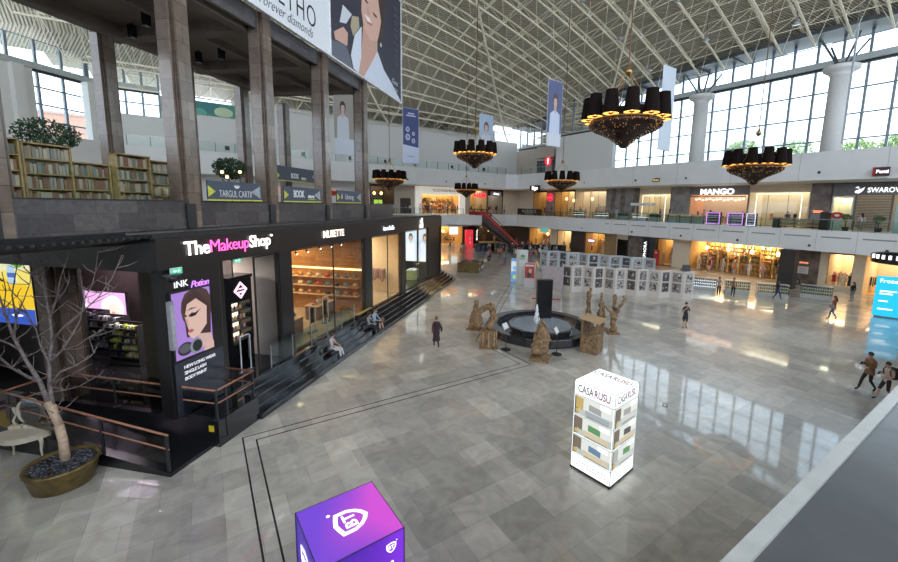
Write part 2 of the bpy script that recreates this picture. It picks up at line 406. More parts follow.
for d in (-24, 0, 24):   # three heavier diagonal ribs
    p = None
    for i in range(30):
        x = -20+i*2.5; y = x+14+d
        if y > 64 or x > 52 or y < -8: p = None; continue
        q = Vector((x, y, roofz(x, y)-H-.05))
        if p: b.tube(p, q, .14, 5, cap=False)
        p = q
trim(b, TRUSSM)
# dark eaves behind the trusses on the right
b2 = MB()
for i in range(19):
    y = -12+i*4; z = roofz(GX-1, y)
    b2.box(GX-2.6, GX+1.2, y, y+4.02, roofz(GX-1, y+2)-.3, roofz(GX-1, y+2)+.1)
trim(b2, DGREY)
def pend(loc):
    t = thing('pendant_lamp', 'small cone shaped lamp hanging from the roof trusses', 'lamp', loc, group='cone lamps under the roof')
    b = MB(); b.smooth = True; b.lathe([(.32, 0), (.3, .12), (.12, .5), (.06, .62)], 12); b.build('lamp_shade', STEEL, t)
    b = MB(); b.lathe([(.25, .02), (.25, .06)], 12); b.build('bulb', glow('soft lamp', (1, .98, .9), 1.2), t)
    b = MB(); b.tube((0, 0, .6), (0, 0, 3.0), .025, 4); b.build('cord', DARK, t)
    return t
p0 = pend((38.3, 15.5, 0)); first = True
for ix, x in enumerate((45, 39, 32.5, 26)):
    for iy, y in enumerate((9, 16.5, 24, 31.5)):
        o = p0 if first else copy_tree(p0); first = False
        o.location = (x+(y % 3), y, roofz(x+(y % 3), y)-3.1); o['label'] = 'cone lamp under the roof, %s row from the glass wall, %s from the right' % (ORD[ix], ORD[iy])
# ------------------------------------------------------------ left block: terrace, steps, shopfronts
def Lthing(name, label, cat, s, n, z=0, rz=0, group=None): return thing(name, label, cat, lp(s, n, z), LR+rz, group)
def Lstruct(name, mb, mats, label=None): return struct(name, mb, mats, LO, LR, label)
def Ltrim(mb, mats, label=None): return trim(mb, mats, LO, LR, label)
POL = mat('polished black stone', (.012, .012, .014), .05, noise=0, spec=.8)
b = MB()
def steppoly(n0, s0=2.8, s1=30.5, r=2.2, nb=9):
    k = n0-1.0; p = [(s0, n0), (s1, n0)]
    for i in range(1, 9):
        a = PI/2*i/8; p.append((s1+(r-k)*math.sin(a), n0+(r-k)*(1-math.cos(a))))
    return p+[(s1+r-k, nb), (s0, nb)]
for i in range(5): b.prism(steppoly(1.0+.3*i), 0 if i == 0 else .17*i, .17*(i+1))
b.prism([(1.1, 1.1), (2.8, 1.1), (2.8, 9), (1.1, 9)], 0, .86)
b.prism([(2.7, 9), (30, 9), (30, 16), (1.3, 16), (1.3, 9)], 0, .85)
Lstruct('trim_110', b, POL, 'polished black steps and terrace of the shop block')
b = MB()   # grey strips standing in for light reflected along the step edges
for i in range(5):
    for s0, s1 in ((3.0, 5.8), (6.3, 11), (11.2, 17), (17.5, 30.4)): b.box(s0, s1, 1.0+.3*i-.012, 1.0+.3*i+.05, .17*(i+1)-.03, .17*(i+1)+.006)
Ltrim(b, mat('grey step light streak', (.10, .10, .11), .2, .3, noise=0))
# yellow warning label at platform corner
t = Lthing('warning_label', 'tiny yellow warning label on the black platform corner', 'label', 1.09, 1.35, .6)
b = MB(); b.box(-.012, 0, -.09, .09, -.1, .1); b.build('sheet', mat('yellow label', (.75, .55, .02), .5), t)
# ramp
b = MB(); b.add([(-.36, 1.3, 0), (1.1, 1.3, 0), (1.1, 9, 0), (-.36, 9, 0), (-.36, 1.3, .12), (1.1, 1.3, .12), (1.1, 8.2, .86), (-.36, 8.2, .86), (1.1, 9, .86), (-.36, 9, .86)],
    [(0, 1, 5, 4), (4, 5, 6, 7), (7, 6, 8, 9), (0, 4, 7, 9, 3), (1, 2, 8, 6, 5), (3, 9, 8, 2)])
Lstruct('trim_111', b, BLACK, 'black access ramp')
def rail(label, pts, posts, h, low=.42, panel=True, group=None):
    t = Lthing('handrail', label, 'railing', pts[0][0], pts[0][1], 0)
    o = Vector((pts[0][0], pts[0][1], 0)); P = [Vector(p)-o for p in pts]
    for q in (0, low):
        b = MB(); b.smooth = True
        b.path([p-Vector((0, 0, q)) for p in P], .03 if q == 0 else .022, 8); b.build('rail', COPPER, t)
    for (s, n, z0, z1) in posts:
        b = MB(); b.bevbox(s-o.x-.035, s-o.x+.035, n-o.y-.035, n-o.y+.035, z0, z1, .008); b.box(s-o.x-.07, s-o.x+.07, n-o.y-.07, n-o.y+.07, z0, z0+.02); b.build('post', DARK, t)
    if panel:
        b = MB()
        for p, q in zip(P, P[1:]):
            b.quad(p-Vector((0, 0, .1)), q-Vector((0, 0, .1)), q-Vector((0, 0, h-.08)), p-Vector((0, 0, h-.08)))
        b.build('glass_panel', glass_mat('dark glass', (.35, .36, .38), 1.5, .03), t)
    return t
rail('lower copper railed balustrade running up the ramp beside the potted tree', [(-.3, 1.35, 1.2), (-.3, 5.1, 1.6), (-.3, 7.1, 1.84)], [(-.3, 1.4, 0, 1.2), (-.3, 3.6, 0, 1.42), (-.3, 6.6, 0, 1.78)], .95)
rail('copper railed balustrade along the side edge of the black platform', [(1.17, 1.2, 1.82), (1.17, 6.9, 1.82)], [(1.17, 1.2, .86, 1.82), (1.17, 3.1, .86, 1.82), (1.17, 5.0, .86, 1.82), (1.17, 6.85, .86, 1.82)], .95)
rail('short copper railed balustrade returning beside the black steps', [(1.22, 1.17, 1.82), (2.72, 1.17, 1.82), (2.72, 2.45, 1.82)], [(1.55, 1.2, .86, 1.82), (2.7, 1.2, .86, 1.82)], .95, panel=False)
rail('rearmost copper railed balustrade across the top of the ramp', [(1.9, 7.1, 1.82), (-4.5, 7.1, 1.9)], [(-.2, 7.1, 0, 1.84), (-2.6, 7.1, 0, 1.86)], .95, panel=False)
# the block: shell
WALLK = mat('near black facade', (.014, .013, .014), .3, noise=.03)
OLIVE = mat('dark olive wall', (.055, .05, .028), .5, noise=.1)
b = MB()
b.box(.7, 30.0, 2.5, 14, 6.42, 6.5)                     # roof sheet
b.box(.7, 30.0, 2.35, 2.6, 5.55, 6.5); b.box(.7, .95, 2.6, 10, 5.5, 6.5); b.box(29.8, 30.05, 2.35, 9, .86, 6.5)
for s0, s1 in ((.9, 2.9), (6.0, 6.8), (13.7, 14.7), (19.7, 20.5), (26.2, 29.9)): b.box(s0, s1, 2.45, 2.7, .85, 5.56)
b.box(3.2, 3.35, 2.7, 6.2, .85, 5.6); b.box(3.2, 3.35, 9.0, 9.4, .85, 5.6); b.box(3.2, 3.35, 6.2, 9.0, 4.95, 5.6)
b.box(.95, 1.1, 2.7, 2.95, .85, 5.5)
b.box(2.75, 3.2, 9.2, 9.4, .85, 5.6)
Lstruct('wall_left_shops', b, WALLK)
b = MB(); b.box(3.17, 3.2, 2.7, 6.15, .86, 5.5); b.box(3.17, 3.2, 6.15, 9.0, 4.97, 5.5); Lstruct('wall_niche', b, OLIVE)
b = MB()
for i in range(-60, 150): b.box(.8+i*.195, .87+i*.195, 2.6, 3.35, 6.5, 6.56)
b.box(.7, 30, 2.45, 2.55, 6.5, 6.60); b.box(.7, 30, 2.9, 2.95, 6.56, 6.6)
Ltrim(b, DARK, 'black slatted strip above the fascia')
b = MB(); b.box(6.3, 29.8, 10.2, 10.35, .85, 6.4)
for s in (6.35, 14.2, 20.1): b.box(s-.06, s+.06, 2.7, 10.2, .85, 6.4)
Lstruct('wall_shop_partition', b, mat('warm grey wall', (.46, .40, .36), .6, noise=.02))
b = MB(); b.box(2.8, 6.4, 14, 14.2, .85, 6.4); b.box(6.25, 6.3, 5.0, 14, .85, 5.5); Lstruct('wall_shop_inner', b, mat('dark aubergine wall', (.07, .055, .05), .5))
b = MB(); b.box(3.3, 29.8, 2.7, 10.2, 5.5, 5.58); b.box(3.3, 6.4, 10.2, 14, 5.5, 5.58); Lstruct('wall_shop_ceiling', b, mat('dark shop ceiling', (.08, .075, .07), .7))
b = MB(); b.box(6.5, 14.0, 10.05, 10.18, .85, 5.5); b.box(14.02, 14.12, 2.7, 10.1, .85, 5.5); Lstruct('wall_shop_timber', b, brick_mat('timber panelling', (.42, .22, .08), (.27, .13, .045), (.1, .05, .02), 3.0, .22, .4, .004, (PI/2, PI/2, 0), noise=.5))
b = MB(); b.box(14.27, 20.0, 7.2, 7.35, .85, 5.5); b.box(19.85, 20.0, 2.8, 7.2, .85, 5.5); b.box(14.27, 14.4, 2.8, 7.2, .85, 5.5); Lstruct('wall_shop_cream', b, CREAM)
b = MB(); b.box(6.45, 14.1, 2.75, 10.1, .855, .87); b.box(14.3, 20, 2.75, 7.2, .855, .87); Lstruct('floor_shop', b, mat('pale shop floor', (.36, .31, .25), .25, noise=.05))
b = MB(); b.box(20.2, 29.7, 7.5, 7.65, .85, 5.5); Lstruct('wall_shop_dark', b, DGREY)
# shop windows (glass with frame)
def shopwin(s0, s1, z1, label):
    t = Lthing('shop_window', label, 'window', s0, 2.52, .86)
    b = MB(); b.quad((.03, 0, .03), (s1-s0-.03, 0, .03), (s1-s0-.03, 0, z1-.86), (.03, 0, z1-.86)); b.build('pane', GLASS, t)
    b = MB(); w = s1-s0
    b.box(0, w, -.03, .03, 0, .05); b.box(0, w, -.03, .03, z1-.9, z1-.86); b.box(0, .04, -.03, .03, 0, z1-.86); b.box(w-.04, w, -.03, .03, 0, z1-.86)
    if w > 4: b.box(w*.5-.02, w*.5+.02, -.03, .03, 0, z1-.86)
    b.build('window_frame', DARK, t)
shopwin(4.6, 6.0, 5.5, 'narrow glass pane right of the cosmetics shop entrance')
shopwin(6.8, 13.7, 5.5, 'wide glass front of the timber lined accessories shop')
shopwin(14.7, 19.7, 5.5, 'glass front of the cream coloured clothes shop')
shopwin(20.5, 26.2, 5.5, 'glass front of the bright white corner shop')
t = Lthing('glass_balustrade', 'glass balustrade on the terrace edge before the accessories shop', 'railing', 5.0, 2.28, .86)
b = MB(); b.quad((0, 0, .02), (6.9, 0, .02), (6.9, 0, 1.0), (0, 0, 1.0)); b.build('glass_panel', glass_mat('blue reflection glass', (.62, .84, .9), 1.55, .02), t)  # blue reflection of the windows put into the glass tint
for i in range(6): b = MB(); b.box(i*1.38-.02, i*1.38+.02, -.02, .02, 0, 1.0); b.build('post', STEEL, t)
# lights in shops
area_light('shop_light', lp(4.5, 6.2, 5.4), 1.6, 230, (1, .88, .8), (0, 0, LR))
area_light('shop_light', lp(10.4, 8.0, 5.4), 6.0, 430, (1, .66, .34), (0, 0, LR), 2.6)
area_light('shop_light', lp(17.2, 6.2, 5.4), 4.6, 320, (1, .72, .45), (0, 0, LR), 1.4)
area_light('shop_light', lp(24.5, 6.4, 5.4), 7, 380, (.95, .95, .8), (0, 0, LR), 1.5)
area_light('shop_light', lp(4.6, 8.6, 5.2), 1.5, 45, (1, .8, .95), (0, 0, LR))
# fascia signs
def sign(name, label, s, z, bits, n=2.33, cat='sign', group=None):
    t = Lthing(name, label, cat, s, n, z)
    for (body, size, m, x, kw) in bits: text(body, size, m, t, (x, -.03, kw.pop('dz', 0)), (PI/2, 0, 0), **kw)
    return t
WL = glow('white sign light', (1, .93, .85), 2.6); PK = glow('pink sign light', (1, .10, .42), 2.4)
sign('shop_sign', 'white and pink lit lettering on the black fascia of the cosmetics shop', 1.52, 6.1,
     [('The', .62, WL, 0, dict(align='LEFT', ext=.01, off=.006, space=.95)), ('Makeup', .60, PK, .92, dict(align='LEFT', ext=.01, off=-.004, space=.92)), ('Shop', .62, WL, 2.68, dict(align='LEFT', ext=.01, off=.006, space=.9)), ('°', .3, WL, 3.82, dict(align='LEFT', ext=.03, dz=.1))])
sign('shop_sign', 'small warm white lit lettering above the timber lined accessories shop', 10.05, 6.04, [('MUSETTE', .5, glow('warm sign light', (1, .78, .6), 2.4), 0, dict(ext=.01, off=.004, space=.95))])
sign('shop_sign', 'thin pale blue lit lettering above the cream coloured clothes shop', 17.0, 5.98, [('ina schella', .44, glow('cool sign light', (.8, .88, 1), 1.5), 0, dict(ext=.02))])
t = sign('shop_sign', 'small white lit leaf shaped emblem over letters at the right end of the fascia', 23.8, 5.85, [('nni', .62, WL, 0, dict(ext=.02, off=.02))])
b = MB(); b.ell((.1, -.05, .42), (.16, .03, .24), 10, 6); b.ell((-.18, -.05, .34), (.1, .03, .16), 10, 6); b.build('emblem', WL, t)
# lilac lit poster with face + headline
t = Lthing('light_poster', 'lilac lit advertising panel with a dark haired face beside the shop entrance', 'poster', 1.72, 2.43, 2.65)
b = MB(); b.box(-.72, .72, -.05, 0, 0, 2.2); b.build('light_box', DARK, t)
fc = [((.42, .24, .68), None), ((.08, .045, .04), el(.62, .72, .42, .34)), ((.06, .03, .03), [(.3, .3), (.95, .25), (1, .7), (.6, 1), (.25, .85)]),
      ((.66, .44, .38), [(.95, .25), (1, .12), (.5, .02), (.62, .3)]), ((.74, .5, .42), [(.28, .62), (.33, .48), (.36, .40), (.33, .36), (.38, .30), (.45, .25), (.62, .28), (.85, .42), (.88, .7), (.6, .86), (.36, .8)]),
      ((.62, .36, .3), [(.28, .62), (.36, .56), (.37, .48), (.33, .46)]), ((.5, .1, .16), el(.41, .385, .075, .028, 10)), ((.03, .02, .03), [(.36, .62), (.46, .66), (.56, .645), (.72, .69), (.56, .6), (.44, .595)]),
      ((.06, .03, .03), [(.33, .70), (.45, .735), (.62, .72), (.45, .71)]), ((.03, .02, .03), [(.27, .63), (.3, .655), (.34, .63), (.3, .61)]),
      ((.02, .02, .025), el(.24, .14, .2, .1)), ((.10, .10, .12), el(.22, .15, .15, .07)), ((.25, .28, .32), el(.52, .13, .17, .12)), ((.02, .02, .02), el(.54, .13, .13, .09)), ((.70, .46, .40), [(.7, 0), (1, 0), (1, .12), (.78, .1)])]
art(t, 1.36, 2.1, fc, (0, -.055, .05), (0, 0, 0), emit=.7)
t = Lthing('upright_board', 'grey upright strip panel at the left of the lilac poster', 'panel', .98, 2.38, 3.1)
b = MB(); b.bevbox(-.09, .05, -.1, .05, 0, 1.5, .01); b.build('panel', mat('grey laminate', (.3, .3, .32), .4), t)
b = MB(); b.box(-.08, .04, -.105, -.1, .1, 1.4); b.build('face_strip', mat('brushed laminate', (.4, .4, .43), .35), t)
t = Lthing('headline_sign', 'thin white and purple handwritten style headline above the lilac poster', 'sign', 1.2, 2.43, 4.92)
text('INK', .29, glow('cool white letters', (.85, .88, .95), 1.1), t, (0, 0, .12), align='LEFT'); text('Potion', .30, glow('violet letters', (.55, .2, .9), 1.6), t, (.56, 0, .03), align='LEFT', shear=.35, off=.0, space=.85)
text('MAYBE', .08, glow('cool white letters', (1, 1, 1)), t, (.1, 0, -.13), align='LEFT') if False else None
t = Lthing('text_panel', 'dark panel with small white capitals under the lilac poster', 'panel', 1.9, 2.42, .9)
b = MB(); b.box(-.92, .9, -.03, 0, 0, 1.72); b.build('board', mat('charcoal panel', (.03, .032, .045), .2), t)
for i, tx in enumerate(('NEW LONG WEAR', 'SINGLE LASH', 'BODY PAINT')): text(tx, .15, glow('soft white letters', (.8, .8, .9), .8), t, (-.62, -.035, 1.5-i*.19), align='LEFT', space=.9)
# exit signs
GRN = glow('exit green', (.05, .55, .32), 1.1)
def exit_sign(label, s, n, z, rz=0):
    t = Lthing('exit_sign', label, 'sign', s, n, z, rz); t.scale = (.75,)*3
    b = MB(); b.bevbox(-.26, .26, -.03, .03, -.13, .13, .01); b.build('housing', mat('white plastic', (.7, .72, .7), .4), t)
    b = MB(); b.box(-.23, .23, -.045, -.03, -.1, .1); b.build('lit_face', GRN, t)
    b = MB(); k = glow('exit white', (1, 1, 1), 1.2)
    b.add([(-.17, -.05, 0), (-.09, -.05, .06), (-.09, -.05, .02), (.0, -.05, .02), (.0, -.05, -.02), (-.09, -.05, -.02), (-.09, -.05, -.06)], [(0, 1, 2, 3, 4, 5, 6)]); b.box(.05, .08, -.05, -.046, -.07, .04); b.ell((.1, -.048, .06), (.02, .004, .02), 6, 4); b.box(.09, .16, -.05, -.046, -.02, 0)
    b.build('arrow', k, t)
exit_sign('green exit sign on the black facade above the purple headline', 1.2, 2.3, 5.5)
exit_sign('green exit sign in the dark olive entrance niche', 3.1, 6.9, 5.2, -PI/2)
exit_sign('green exit sign inside the entrance beneath the pink lettering', 3.9, 2.6, 5.45)
def dome(label, s, n, z):
    t = Lthing('security_camera', label, 'camera', s, n, z)
    b = MB(); b.smooth = True; b.lathe([(.13, .1), (.14, .0), (.12, -.06), (.06, -.11)], 14); b.build('dome', BLACK, t)
    b = MB(); b.box(-.2, .2, -.1, .1, .08, .14); b.build('bracket', DGREY, t)
dome('black dome camera beside the niche exit sign', 2.85, 5.9, 5.3); dome('black dome camera left of the facade exit sign', .98, 2.2, 5.3)
# cosmetics shop inside : lit tower, pink light panel, shelves
t = Lthing('display_tower', 'black display tower with pink diamond logo and lit shelves in the shop entrance', 'display stand', 5.25, 4.1, .86)
b = MB(); b.bevbox(-.62, .62, -.35, .35, 0, .9, .02); b.box(-.62, -.5, -.35, .35, .9, 3.6); b.box(.5, .62, -.35, .35, .9, 3.6); b.box(-.5, .5, .25, .35, .9, 3.6); b.bevbox(-.66, .66, -.4, .4, 3.6, 3.72, .01); b.box(-.5, .5, -.35, .35, 2.65, 3.6); b.build('tower_body', BLACK, t)
b = MB(); PKL = glow('pale pink light', (1, .62, .82), 1.6)
for q in (.34, .26): 
    for i in range(4):
        a0, a1 = i*PI/2, (i+1)*PI/2; b.tube((q*math.cos(a0), -.37, 3.13+q*math.sin(a0)), (q*math.cos(a1), -.37, 3.13+q*math.sin(a1)), .018, 4)
b.build('diamond_logo', PKL, t); text('THE MAKEUP', .1, PKL, t, (0, -.37, 3.18)); text('SHOP', .12, PKL, t, (0, -.37, 3.04))
b = MB(); b.box(-.42, .42, .2, .24, .95, 2.6); b.build('light_back', glow('tower back light', (1, .85, .6), 1.4), t)
for i in range(4):
    b = MB(); b.box(-.5, .5, -.3, .25, 1.0+i*.42, 1.03+i*.42); q = b.build('shelf', DGREY, t)
    for j in range(6):
        b = MB(); x = -.4+j*.16; b.lathe([(.04, 1.03+i*.42), (.04, 1.17+i*.42), (.02, 1.2+i*.42)], 8, (x, -.1)); b.build('bottle', [mat('rose bottle', (.6, .25, .25), .3), mat('gold bottle', (.7, .5, .2), .3), mat('dark bottle', (.1, .05, .06), .3)][(i+j) % 3], q)
def antenna(label, s, n, rz=0):
    t = Lthing('security_gate', label, 'security gate', s, n, .87, rz)
    b = MB(); b.path([(-.25, 0, 0), (-.25, 0, 1.45), (-.2, 0, 1.5), (.2, 0, 1.5), (.25, 0, 1.45), (.25, 0, 0)], .025, 6); b.build('frame', mat('light plastic', (.6, .6, .6), .4), t)
    b = MB(); b.box(-.23, .23, -.01, .01, .5, 1.3); b.build('panel', glass_mat('milky panel', (.8, .8, .8), 1.4), t)
    b = MB(); b.bevbox(-.32, .32, -.1, .1, 0, .06, .01); b.build('base', DGREY, t)
antenna('pale security gate in front of the black display tower', 4.5, 3.0)
antenna('pale security gate at the left of the accessories shop', 9.6, 3.4)
antenna('pale security gate nearer the middle of the accessories shop', 11.3, 3.7)
t = Lthing('lit_advert', 'pink and lilac lit advertising panel deep inside the side entrance', 'poster', 5.9, 11.9, 1.75, -PI/2)
b = MB(); b.box(-1.55, 1.55, .0, .1, 0, 1.6); b.build('light_box', DARK, t)
art(t, 3.0, 1.5, [((.85, .45, .80), None), ((.95, .8, .92), el(.75, .5, .22, .42)), ((.92, .72, .62), el(.78, .45, .12, .2)), ((.7, .35, .3), el(.76, .36, .04, .04, 8)), ((.97, .9, .97), [(.08, .25), (.14, .3), (.16, .7), (.12, .72)]), ((.97, .9, .97), [(.2, .25), (.3, .3), (.26, .7), (.22, .6)])], (0, -.01, .05), (0, 0, 0), emit=1.1)
t = Lthing('lit_advert', 'small pink lit strip panel right of the pink advert inside the entrance', 'poster', 5.9, 9.0, 2.0, -PI/2)
b = MB(); b.box(-.6, .6, 0, .08, 0, 2.2); b.build('light_box', DARK, t)
art(t, 1.1, 2.1, [((.7, .45, .5), None), ((.95, .35, .75), [(0, .86), (1, .86), (1, .96), (0, .96)]), ((.9, .8, .8), [(0, .7), (1, .72), (1, .78), (0, .76)]), ((.3, .15, .2), [(.1, .1), (.9, .1), (.9, .3), (.1, .3)]), ((.5, .25, .3), [(.1, .4), (.9, .4), (.9, .6), (.1, .6)])], (0, -.01, .05), (0, 0, 0), emit=.8)
def gondola(label, s, n, rz, cols, w=1.6):
    t = Lthing('cosmetics_shelf', label, 'shelf', s, n, .86, rz)
    b = MB(); b.bevbox(-w/2, w/2, -.25, .25, 0, .15, .01); b.box(-w/2, w/2, .2, .25, .15, 1.7); b.box(-w/2, -w/2+.04, -.25, .25, .15, 1.7); b.box(w/2-.04, w/2, -.25, .25, .15, 1.7); b.build('carcass', DARK, t)
    for i in range(5):
        b = MB(); b.box(-w/2+.04, w/2-.04, -.25, .2, .3+i*.3, .33+i*.3); q = b.build('shelf_board', DGREY, t)
        b = MB(); nn = int(w/.14)
        for j in range(nn): b.k = R.randrange(len(cols)); x = -w/2+.1+j*.14; h = R.uniform(.08, .2); b.bevbox(x-.045, x+.045, -.2, -.05, .33+i*.3, .33+i*.3+h, .01)
        g = b.build('packaging', cols, q); g['kind'] = 'stuff'
CA = [mat('pack black', (.04, .04, .05), .3), mat('pack silver', (.4, .42, .45), .3, .5), mat('pack white', (.6, .6, .62), .4)]
CB = [mat('pack yellow green', (.5, .55, .1), .4), mat('pack black', (0, 0, 0)), mat('pack amber', (.5, .35, .12), .4), mat('pack pale', (.5, .52, .45), .4)]
gondola('long black cosmetics shelf under the pink lit panel', 5.4, 12.2, -PI/2, CA, 2.4); gondola('black cosmetics shelf with silver packs near the entrance glass', 4.9, 10.1, -PI/2, CA, 1.6); gondola('black cosmetics shelf with yellow green packs in the side entrance', 4.2, 8.2, -PI/2, CB, 1.5)
area_light('shop_light', lp(4.9, 11, 5), 1.5, 35, (1, .75, .95), (0, 0, LR))
# accessories shop: tables with bags, wall shelves, track lights
BAGC = [mat('bag %d' % i, c, .5) for i, c in enumerate([(.35, .16, .06), (.03, .03, .03), (.5, .36, .2), (.45, .06, .05), (.2, .22, .25), (.6, .5, .38), (.10, .2, .28)])]
BAGN = ['tan', 'black', 'sand', 'red', 'grey', 'cream', 'blue']
def bag_mesh():
    b = MB(); b.bevbox(-.15, .15, -.06, .06, 0, .2, .03); return b.mesh('bag_body', [])
def handbag(p, ci, label, group, rz=0, sc=1):
    t = thing('handbag', label, 'bag', p, LR+rz, group); t.scale = (sc,)*3
    b = MB(); b.smooth = True; b.rings([[(x*.9, y*.8, 0) for x, y in [(-.16, -.06), (.16, -.06), (.16, .06), (-.16, .06)]], [(x, y, .1) for x, y in [(-.17, -.07), (.17, -.07), (.17, .07), (-.17, .07)]], [(x*.8, y*.5, .22) for x, y in [(-.16, -.06), (.16, -.06), (.16, .06), (-.16, .06)]]]); b.smooth = False
    b.build('bag_body', BAGC[ci], t)
    b = MB(); b.path([(-.08, 0, .2), (-.07, 0, .3), (0, 0, .35), (.07, 0, .3), (.08, 0, .2)], .01, 5); b.build('handle', BAGC[ci], t)
    return t
def counter(name, label, s, n, w, d, h, top, body):
    t = Lthing(name, label, 'table', s, n, .87)
    b = MB(); b.bevbox(-w/2+.04, w/2-.04, -d/2+.04, d/2-.04, 0, h-.05, .01); b.build('body', body, t)
    b = MB(); b.bevbox(-w/2, w/2, -d/2, d/2, h-.05, h, .012); b.build('table_top', top, t); return t
TB = mat('brown laminate', (.16, .1, .075), .4); TT = mat('warm pale top', (.55, .38, .24), .35)
for i, (s, n, w) in enumerate(((8.6, 4.3, 1.9), (12.4, 4.7, 1.9), (10.6, 6.6, 1.6))):
    nm = ('left', 'right', 'rear middle')[i]
    counter('display_table', 'brown %s display table of the accessories shop' % nm, s, n, w, .9, .85, TT, TB)
    for j in range(4):
        c = (i*3+j*2) % 7; c2 = BAGN[c]
        handbag(lp(s-w/2+.3+j*(w-.6)/3, n, 1.72), c, '%s handbag standing on the %s display table' % (c2, nm), 'handbags on the display tables')
SHM = mat('lit shelf', (.6, .42, .25), .5)
t = Lthing('wall_shelf', 'three long lit shelves along the timber wall of the accessories shop', 'shelf', 13.72, 6.3, .87, -PI/2)
for i in range(3):
    b = MB(); b.box(-3.4, 3.4, -.2, .25, 1.0+i*.55, 1.05+i*.55); b.build('shelf_board', SHM, t)
b = MB(); b.box(-3.5, 3.5, .2, .25, 2.6, 2.7); b.build('light_strip', glow('strip light', (1, .7, .3), 3), t)
for i in range(3):
    for j in range(11):
        c = R.randrange(7)
        handbag(lp(13.66, 3.1+j*.62, 1.93+i*.55), c, '%s handbag, %s from the left on the %s lit timber wall shelf' % (BAGN[c], ORD[10-j], ('lowest', 'middle', 'top')[i]), 'handbags on the lit wall shelves', PI/2)
for i, (s0, s1, n) in enumerate(((7.0, 9.6, 3.3), (10.2, 13.4, 3.6), (7.0, 10.4, 5.2), (10.8, 13.4, 5.6))):
    t = Lthing('track_light', 'ceiling spotlight track in the accessories shop, %s' % ('front left', 'front right', 'rear left', 'rear right')[i], 'lamp', s0, n, 5.35)
    b = MB(); b.box(0, s1-s0, -.02, .02, 0, .04); b.build('track', STEEL, t)
    for j in range(3):
        x = (s1-s0)*(j+.5)/3; b = MB(); b.tube((x, 0, 0), (x, 0, -.12), .015, 5); b.tube((x, -.08, -.2), (x, .05, -.1), .05, 8, .04); q = b.build('spot_head', DARK, t)
        b = MB(); b.tube((x, -.085, -.204), (x, -.08, -.2), .042, 8); b.build('bulb', SPOT, q)
# cream shop: rack with garments
def rack(label, p, rz, cols, w=1.4, n=10, h=1.5, group=None, sc=1):
    t = thing('clothes_rack', label, 'clothes rack', p, rz, group)
    b = MB(); b.tube((-w/2, 0, h), (w/2, 0, h), .018, 6)
    for s in (-1, 1): b.tube((s*w/2, 0, 0), (s*w/2, 0, h), .018, 6); b.tube((s*w/2, -.22, .02), (s*w/2, .22, .02), .02, 6)
    b.build('frame', STEEL, t)
    for j in range(n):
        x = -w/2+.12+j*(w-.24)/(n-1); l = R.uniform(.75, 1.05); c = cols[j % len(cols)]
        b = MB(); b.rings([[(x-.02, -.2, h-.1), (x+.02, -.2, h-.1), (x+.02, .2, h-.1), (x-.02, .2, h-.1)], [(x-.015, -.04, h-.03), (x+.015, -.04, h-.03), (x+.015, .04, h-.03), (x-.015, .04, h-.03)]])
        b.rings([[(x-.02, -.24, h-l), (x+.03, -.22, h-l), (x+.02, .24, h-l), (x-.03, .22, h-l)], [(x-.02, -.2, h-.1), (x+.02, -.2, h-.1), (x+.02, .2, h-.1), (x-.02, .2, h-.1)]])
        b.build('garment', c, t)
    return t
def cm(nm, c, r=.8): return mat('cloth '+nm, c, r, noise=.06)
CL = dict(grey=cm('grey', (.25, .24, .25)), white=cm('white', (.62, .6, .58)), black=cm('black', (.02, .02, .024)), red=cm('red', (.45, .03, .03)), navy=cm('navy', (.03, .045, .11)), brown=cm('brown', (.19, .10, .05)), tan=cm('tan', (.42, .28, .16)), pink=cm('pink', (.6, .28, .32)), green=cm('green', (.08, .2, .1)), blue=cm('blue', (.1, .2, .42)), beige=cm('beige', (.48, .4, .3)), gold=cm('gold', (.6, .38, .1)), orange=cm('orange', (.6, .22, .05)), burgundy=cm('burgundy', (.13, .02, .03)), lightblue=cm('light blue', (.3, .42, .55)), denim=cm('denim', (.08, .13, .24)))
rack('rack of grey and rose clothes in the cream coloured shop', lp(19.3, 4.6, .87), LR+PI/2, [CL['grey'], CL['pink'], CL['beige']], 2.0, 14, 1.9)
rack('short rack of pale clothes at the right of the cream coloured shop', lp(18.2, 6.4, .87), LR+.5, [CL['beige'], CL['white']], 1.0, 7, 1.5)
# corner shop: white display islands with lit panels
for i, (s, n) in enumerate(((21.6, 3.7), (23.6, 4.6), (25.4, 3.7))):
    t = counter('display_island', 'yellowish white lit display island in the corner shop, %s one' % ('left', 'middle', 'right')[i], s, n, 1.2, .8, .9, mat('white gloss', (.75, .75, .68), .2), mat('lime white body', (.5, .5, .2), .4))
    b = MB()
    for j in range(5): b.ell((-.4+j*.2, 0, .95), (.06, .06, .06), 8, 6)
    b.build('goods', CA[2], t)
for i, s in enumerate((21.2, 23.4, 25.6)):
    t = Lthing('light_poster', 'tall pale lit portrait poster in the corner shop, %s one' % ('left', 'middle', 'right')[i], 'poster', 28.6, 3.6+1.45*(2-i), 2.0, -PI/2)
    b = MB(); b.box(-.65, .65, 0, .12, 0, 3.4); b.build('light_box', DARK, t)
    art(t, 1.25, 3.3, portrait(.5, .7, .5, bgc=(.6, .68, .8), shirt=(.8, .82, .9), asp=1.8), (0, -.01, .05), (0, 0, 0), emit=1.2)
t = Lthing('light_poster', 'blue and red upright advertising panel at the far end of the black shop block', 'poster', 30.7, 3.2, .86, -PI/2)
b = MB(); b.bevbox(-.5, .5, -.08, .08, 0, 4.3, .02); b.build('light_box', DARK, t)
